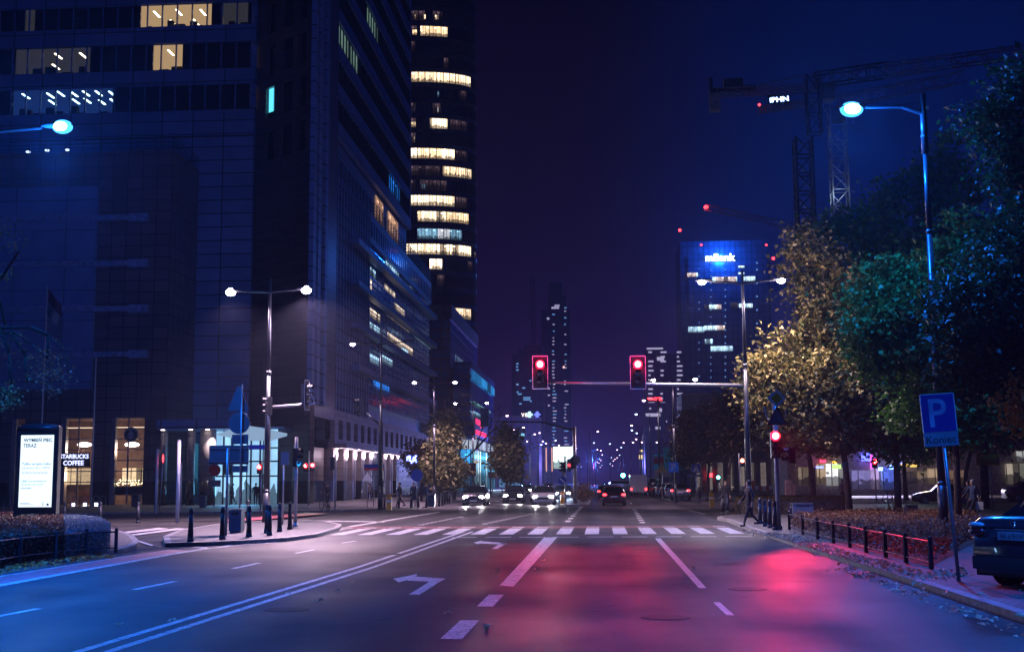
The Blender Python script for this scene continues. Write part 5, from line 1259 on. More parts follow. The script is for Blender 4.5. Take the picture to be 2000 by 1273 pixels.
def bin_(px, py, Y, w, h, lab, m, cat="litter bin"):
    b0 = P(px, 940, Y); t = empty("litter_bin", (b0.x, Y, .1), 0, lab, cat)
    MB().box(-w/2,w/2,-w/2,w/2,.06,h*.93).build("bin_body", m, t); MB().box(-w/2-.02,w/2+.02,-w/2-.02,w/2+.02,h*.95,h).build("lid", m, t); MB().box(-w/2+.04,w/2-.04,-w/2+.04,w/2-.04,0,.1).build("foot", BLACK, t)
    MB().box(-w*.3,w*.3,-w/2-.006,-w/2,h*.76,h*.86).build("slot", BLACK, t)
BINM = mat("bin paint blue grey", (.07,.09,.14), .5)
bin_(464, 1046, 43.2, .44, .84, "square blue grey litter bin between the two sign posts on the refuge", BINM)
bin_(398, 990, 88, .42, .85, "small dark bin before the round column", BINM); bin_(843, 990, 87, .5, .9, "dark bin among the plaza bollards", BINM)
bin_(1564, 1003, 60, .95, .62, "wide dark bin in front of the clipped hedge", BINM); bin_(1777, 1005, 62, .55, .48, "low dark box by the thick trunk on the lawn", BINM, "box")
bin_(267, 982, 93, .55, .95, "grey bin on the plaza below the fairy light window", GREYP)
# pink utility cabinets on the right
for px0, px1, y0, y1, lab in ((1535,1547,937,971,"taller pinkish utility cabinet behind the hedge"),(1547,1555,944,970,"lower pinkish utility cabinet joined to the taller one")):
    a_, c_ = P(px0, y1, 100), P(px1, y0, 100); t = empty("utility_cabinet", ((a_.x+c_.x)/2, 100, 0), 0, lab, "cabinet", "utility cabinets"); w_ = (c_.x-a_.x)/2
    MB().box(-w_,w_,0,.4,.1,c_.z).build("cabinet_body", mat("cabinet paint %d" % px0, (.45,.28,.26), .6), t); MB().box(-w_+.04,w_-.04,-.015,0,.2,c_.z-.1).build("door", mat("cabinet door %d" % px0, (.4,.25,.24), .6), t)
# low fences
def low_fence(pts, lab, h=.52, z0=.12):
    b0 = pts[0]; t = empty("low_fence", (b0[0], b0[1], z0), 0, lab, "fence", "low planting fences")
    for i, p in enumerate(pts):
        x_, y_ = p[0]-b0[0], p[1]-b0[1]; MB().cyl((x_,y_,0),(x_,y_,h+.08),.05,.045,8).ell((x_,y_,h+.08),(.045,.045,.02),8,4).build("fence_post", BOLL, t)
        if i: MB().cyl((px_,py_,h),(x_,y_,h),.02,n=6).build("top_rail", BOLL, t); MB().cyl((px_,py_,.12),(x_,y_,.12),.016,n=6).build("bottom_rail", BOLL, t)
        px_, py_ = x_, y_
fp = [G(x_, y_, .12) for x_, y_ in ((-160,1130),(-60,1115),(38,1096),(108,1088),(168,1081),(226,1079))]
low_fence(fp, "low black rail fence along the front of the left planting bed")
fp = [G(x_, y_, .12) for x_, y_ in ((1542,1034),(1568,1043),(1597,1052),(1628,1060),(1660,1068),(1692,1078),(1730,1087),(1770,1098),(1819,1110))]
low_fence(fp, "low black rail fence edging the lawn beside the right kerb")
low_fence([fp[0], P(1542,1020,G(1542,1022,.12).y), P(1545,1010,G(1545,1012,.12).y)], "short return of the low fence at the lawn corner")
# bicycle racks
b0 = G(150, 990, .1); t = empty("bicycle_rack", (b0.x, 90, .1), 0, "row of tubular hoops for bicycles in front of the coffee shop", "bicycle rack")
for i in range(6):
    x_ = i*.52; MB().tube([(x_,0,0),(x_,0,.75),(x_+.08,0,.85),(x_+.3,0,.85),(x_+.38,0,.75),(x_+.38,0,0)], .025, 6).build("hoop", GALV, t)
for i, px in enumerate((143,166,188)):
    b0 = P(px, 983, 94); t = empty("ground_light", (b0.x, 94, .1), 0, ["low white glowing ground lamp nearest the advertising pillar","middle low white ground lamp before the shop","low white ground lamp at the foot of the racks"][i], "lamp", "ground lamps at the shop")
    MB().box(-.16,.16,0,.2,.0,.32).build("lamp_body", BLACK, t); MB().box(-.13,.13,-.02,-.0,.04,.28).build("glowing_face", emis("ground lamp glow %d" % i, (.65,.65,1.0), 7), t)
# flag poles
for px, pyt, lab, Y, fl_ in ((79,562,"tall pole with a drooping two tone flag behind the tree branch",88,True),(181,700,"slim pole leaning slightly in front of the coffee shop doorway",86,False)):
    b0 = P(px-2, 940, Y); zt = P(px, pyt, Y).z; t = empty("flagpole", (b0.x, Y, .1), 0, lab, "flagpole", "flagpoles"); MB().cyl((0,0,0),(0,0,zt),.07,.045,10).build("pole", WHITEPOLE, t, True)
    if fl_:
        m = MB(); n_ = 10
        for i in range(n_):
            for j in range(6):
                f_ = lambda u, v: (u*1.1+.05*math.sin(v*5), .12*math.sin(u*7+v*2), zt-.1-v*1.9-u*1.3)
                u0, u1, v0, v1 = i/n_, (i+1)/n_, j/6, (j+1)/6
                m.poly([f_(u0,v0),f_(u1,v0),f_(u1,v1),f_(u0,v1)])
        me_ = MB(); me_.v = m.v[:]; fo = m.build("flag", SIGNBACK, t); fo.data.materials.append(mat("flag dark half", (.05,.006,.01), .7))
        for k_, p_ in enumerate(fo.data.polygons):
            if k_ % 6 < 3: p_.material_index = 1
# construction barrier
a_, c_ = P(1448, 955, 118), P(1509, 948, 118); t = empty("road_barrier", (a_.x, 118, 0), 0, "red and white striped barrier board with an orange panel behind the walking man", "barrier")
n_ = 9; w_ = (c_.x-a_.x)/n_
for k_, mm in ((0, WHITE), (1, SIGNRED)):
    m = MB()
    for i in range(k_, n_, 2): m.box(i*w_,(i+1)*w_,0,.05,a_.z-.05,a_.z+.3)
    m.build("white_stripe" if k_ == 0 else "red_stripe", mm, t)
MB().box(2.2*w_,4.2*w_,.1,.15,a_.z+.1,P(1480,938,118).z).build("orange_panel", mat("orange panel", (.8,.2,.02), .5), t)
for x_ in (.2, 4.5*w_, 8.7*w_): MB().box(x_-.04,x_+.04,.05,.1,0,a_.z).build("leg", GREYP, t)
# ------------------------------------------------------------------ cranes
def lattice(mb, a, b, w, h, step, ww=.14, up=(0,0,1)):
    a = Vector(a); b = Vector(b); d = (b-a); L = d.length; d.normalize(); up = Vector(up); s = d.cross(up).normalized(); u = s.cross(d)
    cs = [(s*(i*w/2)+u*(j*h/2)) for i, j in ((-1,-1),(1,-1),(1,1),(-1,1))]
    for c in cs: mb.beam(a+c, b+c, ww, ww)
    n = max(1, int(L/step))
    for k in range(n):
        p0 = a+d*(L*k/n); p1 = a+d*(L*(k+1)/n)
        for i in range(4):
            c, c2 = cs[i], cs[(i+1) % 4]
            if k % 2: c, c2 = c2, c
            mb.beam(p0+c, p1+c2, ww*.6, ww*.6); mb.beam(p0+c, p0+c2, ww*.6, ww*.6)
    return mb
Yc = 150.0
m0 = P(1592, 940, Yc); t = empty("tower_crane", (m0.x, Yc, 0), 0, "large dark tower crane with a small lit company board under its counter jib", "crane", "tower cranes")
ztop = P(1590, 178, Yc).z
lattice(MB(), (0,0,0), (0,0,P(1592,270,Yc).z), 2.0, 2.0, 2.2, .34, (0,1,0)).build("mast", FRAME, t)
zj = P(1592,188,Yc).z
lattice(MB(), (P(1592,262,Yc).x-m0.x,0,P(1592,262,Yc).z),(P(1586,150,Yc).x-m0.x,0,P(1586,150,Yc).z), 1.6, 1.6, 2.0, .22, (0,1,0)).build("tower_top", FRAME, t)
q0 = P(1400, 181, Yc); q1 = P(1600, 174, Yc)
lattice(MB(), (q0.x-m0.x,0,q0.z),(q1.x-m0.x,0,q1.z), 1.4, .7, 1.6, .13).build("counter_jib", STEEL, t)
q0 = P(1385,190,Yc); MB().box(q0.x-m0.x,q0.x-m0.x+1.3,-.8,.8,P(1385,217,Yc).z,P(1385,188,Yc).z).build("counterweight", mat("concrete", (.35,.34,.33), .8), t)
MB().beam((q0.x-m0.x,0,P(1385,180,Yc).z),(P(1475,170,Yc).x-m0.x,0,P(1475,172,Yc).z),1.2,.5).box(P(1413,170,Yc).x-m0.x,P(1450,170,Yc).x-m0.x,-.7,.7,P(1413,172,Yc).z,P(1413,157,Yc).z).box(P(1385,170,Yc).x-m0.x,P(1392,170,Yc).x-m0.x,-.1,.1,P(1385,178,Yc).z,P(1385,152,Yc).z).build("winch_deck", FRAME, t)
q1 = P(1560, 150, Yc); q2 = P(1475, 168, Yc); MB().beam((q2.x-m0.x,0,q2.z),(P(1580,148,Yc).x-m0.x,0,P(1580,146,Yc).z),.12).build("tie_bar", STEEL, t)
q0 = P(1590,158,Yc); q1 = P(1730,138,Yc); q2 = P(2080, 92, Yc)
lattice(MB(), (q0.x-m0.x,0,q0.z),(q1.x-m0.x,0,q1.z), 1.6, 1.6, 2.0, .16).build("jib_root", FRAME, t)
lattice(MB(), (q1.x-m0.x,0,q1.z),(P(1862,120,Yc).x-m0.x,0,P(1862,120,Yc).z), 1.5, 1.4, 1.8, .12).build("jib_section", STEEL, t)
lattice(MB(), (P(1862,120,Yc).x-m0.x,0,P(1862,120,Yc).z),(q2.x-m0.x,0,q2.z), 1.5, 1.3, 1.8, .13).build("jib_tip", mat("rust red steel", (.18,.04,.03), .6), t)
q = P(1618,185,Yc); MB().box(q.x-m0.x-.9,q.x-m0.x+.6,-1.2,.6,q.z-.9,q.z+.9).build("cab", GREYP, t)
q0 = P(1482, 215, Yc+2); q1 = P(1600, 199, Yc+2)
lattice(MB(), (q0.x-m0.x,2,q0.z),(q1.x-m0.x,2,q1.z), 1.2, .6, 1.5, .12).build("lower_platform", STEEL, t)
q = P(1522, 194, Yc-1.2); MB().box(q.x-m0.x-1.35,q.x-m0.x+1.35,-1.1,-1.0,q.z-.55,q.z+.55).build("sign_board", FRAME, t)
o = text("company_lettering", "iPHN", 2.3, emis("crane sign", (.35,.55,1.0), 7), t, (q.x-m0.x,-1.15,q.z), .62, bold=.03); o.rotation_euler = (0, R(-4), 0)
q = P(1483, 205, Yc); MB().ell((q.x-m0.x,0,q.z),(.16,.16,.16),8,6).build("warning_light", REDSM, t)
m1 = P(1663, 940, 165); t = empty("tower_crane", (m1.x, 165, 0), 0, "pale lattice crane mast rising behind the dazzling blue lamp", "crane", "tower cranes")
lattice(MB(), (0,0,0),(0,0,P(1660,215,165).z), 2.1, 2.1, 2.2, .17, (0,1,0)).build("mast", GALV, t)
q0 = P(1610,205,165); q1 = P(1885,150,165); lattice(MB(), (q0.x-m1.x,0,q0.z),(q1.x-m1.x,0,q1.z), 1.3, 1.5, 1.9, .13).build("jib", GALV, t)
MB().box(-.9,.9,-1.3,.9,P(1660,238,165).z,P(1660,213,165).z).build("cab", GREYP, t)
light('POINT', "work_light", (0, -3.5, P(1660,375,165).z), 110, (.55,.75,1.0), t, .3)
MB().ell((0,-3.5,P(1660,300,165).z),(.01,.01,.01),6,4) 
q0 = P(1379,405,420); m2 = P(1560,940,420); t = empty("tower_crane", (m2.x, 420, 0), 0, "faint distant crane with a red light at its jib tip above the bank tower", "crane", "tower cranes")
q1 = P(1640, 462, 420); q2 = P(1510,434,420)
lattice(MB(), (q0.x-m2.x,0,q0.z),(q2.x-m2.x,0,q2.z), 1.8, 1.8, 2.6, .24).build("jib_tip", GALV, t); lattice(MB(), (q2.x-m2.x,0,q2.z),(q1.x-m2.x,0,q1.z), 2.2, 2.4, 2.6, .24).build("jib", GALV, t)
lattice(MB(), (P(1600,940,420).x-m2.x,0,0),(P(1600,940,420).x-m2.x,0,P(1600,450,420).z), 2, 2, 2.6, .24, (0,1,0)).build("mast", GALV, t)
MB().ell((q0.x-m2.x,0,q0.z),(.75,.75,.75),8,6).build("warning_light", REDSM, t)
q0 = P(1044,940,900); 
t = empty("tower_crane", (q0.x, 900, 0), 0, "very faint crane mast beside the slim skyscraper", "crane", "tower cranes"); lattice(MB(),(0,0,0),(0,0,P(1047,540,900).z),2.4,2.4,5,.4,(0,1,0)).build("mast", FRAME, t)

# ------------------------------------------------------------------ cars
def paint(name, c, rough=.28, metal=.35): return mat(name, c, rough, metal=metal, var=.06, coat=.8)
def car(name, loc, rz, pm, label, L=4.4, Wd=1.78, H=1.46, style="hatch", group=None, lights=None, detail=False, plate=None, power=0, headcol=(1,.95,1.0), cat="car"):
    """front points to local -Y; y from -L/2 (front) to L/2 (rear)"""
    t = empty(name, loc, rz, label, cat, group)
    hw = Wd/2
    belt = .92 if style != "van" else 1.05
    S_ = {  # (y fraction 0 front..1 rear, belt width factor, hood/belt z, roof z, roof width factor)
      "hatch": [(0,.72,.58,0,.0),(.03,.86,.68,0,0),(.10,.95,.78,0,0),(.25,.99,.90,0,0),(.30,1,.92,0,0),(.44,1,.95,1,.74),(.55,1,.96,1,.80),(.75,1,.97,1,.80),(.88,.99,.99,.93,.76),(.965,.96,.97,0,0),(.99,.92,.80,0,0),(1,.84,.55,0,0)],
      "sedan": [(0,.72,.55,0,0),(.03,.86,.66,0,0),(.10,.95,.76,0,0),(.26,.99,.88,0,0),(.30,1,.90,0,0),(.42,1,.93,.96,.74),(.52,1,.95,1,.78),(.66,1,.96,.98,.77),(.74,1,.97,.90,.74),(.84,.99,.985,0,0),(.94,.97,.99,0,0),(.975,.95,.93,0,0),(1,.86,.60,0,0)],
      "van": [(0,.78,.8,0,0),(.03,.9,.95,0,0),(.12,.98,1.08,0,0),(.2,1,1.12,0,0),(.32,1,1.15,1,.86),(.5,1,1.15,1,.9),(.8,1,1.15,1,.9),(.97,.98,1.12,1,.86),(.99,.97,1.1,0,0),(1,.92,.7,0,0)]}[style]
    sec = []
    for yf, wf, zb, rf, rw in S_:
        y = -L/2+L*yf; w = hw*wf; zb2 = zb*H/1.46
        zr_ = zb2+.0 if not rf else (H*rf if rf < 1 else H)
        if rf: top = [(w*.985,zb2),(hw*rw,zr_-.07),(hw*rw*.86,zr_-.012),(0,zr_)]
        else: top = [(w*.985,zb2-.015),(w*.93,zb2+.01),(w*.6,zb2+.03),(0,zb2+.04)]
        low = .20 if 0.02 < yf < .98 else .26
        half = [(0,low),(w*.86,low),(w*.97,low+.12),(w*1.0,low+.30),(w*1.0,(zb2+low+.3)/2),(w*.995,zb2-.10)]+top
        sec.append((y, half))
    def full(half): return half + [(-x, z) for x, z in half[-2:0:-1]]
    m = MB(); gl = MB(); nP = len(full(sec[0][1]))
    for y, half in sec: m.v += [(x, y, z) for x, z in full(half)]
    gidx = []
    for i in range(len(sec)-1):
        a_ = S_[i][3] > 0; b_ = S_[i+1][3] > 0
        for j in range(nP):
            k_ = (j+1) % nP; f_ = (i*nP+j, (i+1)*nP+j, (i+1)*nP+k_, i*nP+k_)
            side = j in (6, nP-7)
            top_ = j in (7, 8, nP-8, nP-9)
            if (side and (a_ or b_)) or (top_ and (a_ != b_)): gidx.append(f_)
            else: m.f.append(f_); m.uv.append(None)
    m.f.append(tuple(range(nP))); m.uv.append(None); m.f.append(tuple((len(sec)-1)*nP+i for i in reversed(range(nP)))); m.uv.append(None)
    body_ = m.build("body", pm, t, True)
    # glass: same loft, split in windscreen, rear window, side windows
    grp = {}
    for f_ in gidx:
        pts = [Vector(m.v[i]) for i in f_]; c = sum(pts, Vector())/4; j = f_[0] % nP
        key = "side_window" + ("a" if c.x > 0 else "b") if j in (6, nP-7) else ("windscreen" if c.y < 0 else "rear_window")
        grp.setdefault(key, MB()).poly(pts)
    for kx, mb_ in grp.items(): mb_.build(kx.rstrip("ab") if kx.startswith("side") else kx, CARGLASS, t)
    # pillars
    pi_ = MB(); yy = [s for s in S_ if s[3] > 0]
    for sx_ in (-1, 1):
        for yf in (.58 if style != "van" else .42,):
            y = -L/2+L*yf; pi_.beam((sx_*hw*1.0,y,belt*H/1.46+.02),(sx_*hw*.80,y,H-.06),.05,.06)
    pi_.build("door_pillar", BLACK, t)
    wr = .32
    for sx_ in (-1, 1):
        for yf in (.185, .80):
            y = -L/2+L*yf
            MB().cyl((sx_*(hw-.01),y,wr+.02),(sx_*(hw+.008),y,wr+.02),wr+.05,n=20).build("wheel_arch", BLACK, t)
            w = MB().cyl((sx_*(hw-.20),y,wr),(sx_*(hw+.015),y,wr),wr,n=24).build("wheel", RUBBER, t, False)
            r_ = MB().cyl((sx_*(hw+.012),y,wr),(sx_*(hw+.022),y,wr),wr*.3,n=12)
            for k_ in range(6):
                a_ = k_*math.pi/3; r_.beam((sx_*(hw+.018),y,wr),(sx_*(hw+.018),y+math.cos(a_)*wr*.68,wr+math.sin(a_)*wr*.68),.02,.06)
            r_.torus((sx_*(hw+.014),y,wr), wr*.68, .018, 'x', 20, 5); r_.build("rim", CHROME, w)
    tail, head = lights or (None, None)
    TL = {"on": REDSM, "off": mat("tail lamp red", (.35,.01,.015), .15, var=.1, coat=1)}
    for sx_ in (-1, 1):
        m_ = MB().ell((sx_*hw*.80, L/2-.05*L/4.4, .80*H/1.46), (.16,.09,.085), 12, 8)
        m_.build("tail_lamp", TL.get(tail, TL["off"]), t, True)
        if detail: MB().ell((sx_*hw*.80, L/2-.045, .895*H/1.46), (.15,.085,.05), 12, 8).build("reversing_lamp", mat("clear lamp", (.6,.55,.6), .15), t, True)
        hm = emis("headlight glow", tuple(headcol), 45) if head == "on" else mat("headlight glass", (.5,.5,.55), .12)
        if head == "on": hm = bpy.data.materials.get("headlight glow") or hm
        MB().ell((sx_*hw*.68, -L/2+.10, .63*H/1.46), (.20,.12,.12) if head == "on" else (.17,.12,.07), 12, 8).build("headlight", hm, t, True)
        MB().ell((sx_*(hw+.08), -L/2+L*.34, .98*H/1.46), (.09,.07,.07), 10, 6).build("wing_mirror", pm, t, True)
        if power: light('SPOT', "headlight_beam", (sx_*hw*.68, -L/2-.08, .62), power, headcol, t, .1, R(70), (0,-1,-.06), .9)
    MB().box(-hw*.86,hw*.86,L/2-.10,L/2+.03,.30,.50).build("rear_bumper", pm, t); MB().box(-hw*.8,hw*.8,-L/2-.03,-L/2+.1,.28,.42).build("front_bumper", pm, t)
    MB().box(-hw*.45,hw*.45,-L/2-.012,-L/2+.1,.45,.60).build("grille", BLACK, t)
    pw_ = .26
    pp_ = MB().box(-pw_,pw_,L/2+.012,L/2+.025,.62,.73) if not detail else None
    if pp_: pp_.build("number_plate", WHITE, t)
    MB().box(-.26,.26,-L/2-.045,-L/2-.03,.33,.44).build("number_plate", WHITE, t)
    return t
PB = paint("car paint blue grey", (.022,.032,.05)); PD = paint("car paint black", (.012,.012,.015)); PW = paint("car paint white", (.6,.6,.62), metal=0); PS = paint("car paint silver", (.4,.42,.45), metal=.6); PR = paint("car paint dark red", (.08,.01,.02)); PG = paint("car paint charcoal", (.05,.05,.06))
# near parked saloon, rear quarter towards us
th = R(123); fwd = Vector((math.sin(th), -math.cos(th))); rear = Vector((6.40, 20.0)); cc = rear+fwd*2.25
nc = car("parked_car", (cc.x, cc.y, .11), th, PB, "blue grey saloon parked nose out at the right edge, rear plate and tail lamp showing", 4.5, 1.80, 1.62, "sedan", None, ("off","off"), detail=True)
MB().box(-.27,.27,2.245,2.262,.77,.90).build("number_plate", mat("plate pale", (.38,.42,.5), .45), nc)
o = text("plate_lettering", "WI 6787W", .44, INK, nc, (0, 2.264, .835), .075, rot=(0,0,math.pi), extrude=.002)
MB().box(-.33,.33,2.235,2.25,.925,.945).build("trunk_trim", CHROME, nc); MB().torus((0,2.225,1.02),.045,.01,'y',16,5).build("badge", CHROME, nc)
MB().box(-.7,.7,2.20,2.275,.50,.53).build("bumper_strip", BLACK, nc); MB().box(-.75,.75,2.0,2.22,.2,.32).build("diffuser", BLACK, nc)
MB().beam((-.6,2.19,1.06),(.6,2.19,1.06),.012,.008).build("boot_seam", BLACK, nc)
# oncoming traffic with headlamps
def cpx(px, Y): return P(px, 940, Y).x
car("oncoming_car", (cpx(924,94)-.0, 94+2.2, 0), 0, PG, "dark oncoming car with blazing headlights and warm right lamp, nearest the left kerb", 4.3, 1.8, 1.5, "hatch", "oncoming cars", ("off","on"), power=1000)
car("oncoming_car", (cpx(1001,102), 102+2.1, 0), 0, PD, "black oncoming small car between the white car and the kerbside car", 4.1, 1.7, 1.48, "hatch", "oncoming cars", ("off","on"), power=400)
car("oncoming_car", (cpx(1060,95), 95+2.2, 0), 0, PW, "white oncoming car with the most dazzling pair of headlights", 4.3, 1.78, 1.46, "hatch", "oncoming cars", ("off","on"), power=1800)
car("oncoming_car", (cpx(1053,112), 112+2.2, 0), 0, PS, "silver car following close behind the white oncoming car", 4.4, 1.78, 1.44, "sedan", "oncoming cars", ("off","off"))
car("oncoming_car", (cpx(1102,122)-.2, 122+2.2, 0), 0, PS, "oncoming car with blue white beams behind the signal cluster", 4.4, 1.8, 1.46, "sedan", "oncoming cars", ("off","on"), power=1800, headcol=(.45,.65,1.0))
for k, (px, Y) in enumerate(((1026,165),(1008,190),(1070,220))):
    car("oncoming_car", (cpx(px,Y), Y+2.2, 0), 0, PD, ["distant oncoming car left of the white one","second distant oncoming car by the bus stop","farthest oncoming car under the billboard"][k], group="oncoming cars", lights=("off","on"))
car("car", (cpx(1199,91), 91+2.1, 0), R(180), PR, "dark hatchback seen from behind with two red tail lamps, waiting past the crossing", 4.1, 1.7, 1.5, "hatch", "cars driving away", ("on","off"))
car("car", (cpx(1184,122), 124, 0), R(180), PD, "dark car ahead of the red lamped hatchback, overlapping its left side", 4.3, 1.75, 1.46, "sedan", "cars driving away", ("on","off"))
car("taxi", (cpx(1211,158), 158, 0), R(-90), PS, "pale silver van turning across the carriageway far ahead", 4.9, 1.85, 1.85, "van", None, ("off","off"), cat="van")
for k, (px, Y) in enumerate(((1196,190),(1186,215),(1236,200))):
    car("car", (cpx(px,Y), Y, 0), R(180), PD, ["distant car with tail lamps behind the silver van","farthest car with tail lamps left of the van","distant car right of the green signal"][k], group="cars driving away", lights=("on","off"))
for k, (x_, Y, pm, stl) in enumerate(((7.15,113,PG,"hatch"),(6.95,119.5,PW,"hatch"),(6.8,126,PD,"sedan"),(6.7,133,PS,"hatch"),(6.6,140,PD,"hatch"),(6.6,147,PG,"sedan"))):
    car("parked_car", (x_, Y, .1), R(176), pm, ["charcoal parked hatchback nearest the gantry lamp","white parked car second in the kerb row","black parked saloon third in the kerb row","silver parked car fourth in the kerb row","black parked car fifth in the kerb row","last charcoal saloon in the kerb row"][k], 4.3, 1.75, 1.5, stl, "cars parked along the right kerb", ("on" if k == 0 else "off","off"))
car("parked_car", (P(1842,960,92).x, 92, 0), R(-100), PG, "dark car behind the big lamp post, catching cyan reflections on its nose", 4.4, 1.78, 1.46, "sedan", None, ("off","off"))
car("parked_car", (P(1925,960,112).x, 100, 0), R(-90), PR, "dark red car behind the walking pair near the yellow notice", 4.4, 1.78, 1.6, "van", None, ("on","off"))
# box truck
q = P(1275,940,150); t = empty("box_truck", (q.x+1.2, 150, 0), 0, "pale grey box truck parked beyond the parked cars under the cyan hoardings", "truck")
t.rotation_euler = (0,0,R(-38))
MB().box(-1.2,1.2,0,5.6,.9,3.2).build("cargo_box", PW, t); m = MB()
m.extr([(-1.1,-1.7,.5),(-1.1,-1.7,1.3),(-1.1,-1.35,2.1),(-1.1,-.1,2.2),(-1.1,-.1,.5)], (2.2,0,0)); m.build("cab", PS, t)
MB().extr([(-1.0,-1.72,1.32),(-1.0,-1.38,2.05),(1.0,-1.38,2.05),(1.0,-1.72,1.32)], (0,-.02,0)).build("windscreen", CARGLASS, t)
for sx_ in (-1,1):
    for y_ in (-1.0, 4.3): MB().cyl((sx_*1.0,y_,.42),(sx_*1.2,y_,.42),.42,n=16).build("wheel", RUBBER, t)
t2 = empty("delivery_van", (P(1246,940,148).x, 148, 0), R(180), "small white box van left of the pale truck, cyclist beside it", "van")
MB().box(-1,1,-1.2,2.4,.5,2.5).build("cargo_box", PW, t2); MB().box(-.95,.95,-2.4,-1.2,.45,1.9).build("cab", PW, t2)
for sx_ in (-1,1):
    MB().box(sx_*.85-.1,sx_*.85+.1,2.4,2.44,.7,.95).build("tail_lamp", REDSM, t2)
    for y_ in (-1.6,1.6): MB().cyl((sx_*.8,y_,.34),(sx_*1.0,y_,.34),.34,n=14).build("wheel", RUBBER, t2)

# ------------------------------------------------------------------ people
def limb_pose(stride, arm, lean=0.0, bend=0.0):
    """joint table for a 1.75 m figure facing -Y; stride in radians"""
    J = {}
    J['pelvis'] = (0,0,.95); J['spine'] = (0,-.01-lean*.2,1.13); J['chest'] = (0,-.02-lean*.45,1.34); J['neck'] = (0,-.01-lean*.62,1.48); J['jaw'] = (0,-.035-lean*.7,1.565); J['skull'] = (0,-.015-lean*.75,1.655); J['crown'] = (0,-.005-lean*.77,1.715)
    for s, sg in (('l',-1),('r',1)):
        a = stride*sg; J['hip'+s] = (sg*.095,0,.90)
        k = (sg*.10, -math.sin(a)*.43-(.06 if a < 0 else .0), .90-math.cos(a)*.42); J['knee'+s] = k
        b_ = a-(.45*abs(stride)/.45 if a < 0 else 0.05)
        an = (sg*.10, k[1]-math.sin(b_)*.42, k[2]-math.cos(b_)*.40); J['ank'+s] = an
        zt = max(an[2]-.065, .02); J['heel'+s] = (sg*.10, an[1]+.05, zt+.0); J['toe'+s] = (sg*.11, an[1]-.17, max(zt-.0,.02))
        c = J['chest']; J['sh'+s] = (sg*.185, c[1]+.005, 1.41)
        aa = -a*.8+arm; J['el'+s] = (sg*.225, c[1]-math.sin(aa)*.28, 1.41-math.cos(aa)*.28)
        ab = aa+.35+bend; e_ = J['el'+s]; J['wr'+s] = (sg*.235, e_[1]-math.sin(ab)*.25, e_[2]-math.cos(ab)*.25)
        w = J['wr'+s]; J['ha'+s] = (sg*.235, w[1]-math.sin(ab)*.075, w[2]-math.cos(ab)*.075)
    low = min(J['toel'][2], J['toer'][2])-.025
    return {k: (v[0], v[1], v[2]-low) for k, v in J.items()}
RADII = dict(pelvis=(.155,.115), spine=(.14,.105), chest=(.165,.115), neck=(.055,.055), jaw=(.068,.078), skull=(.082,.098), crown=(.06,.07))
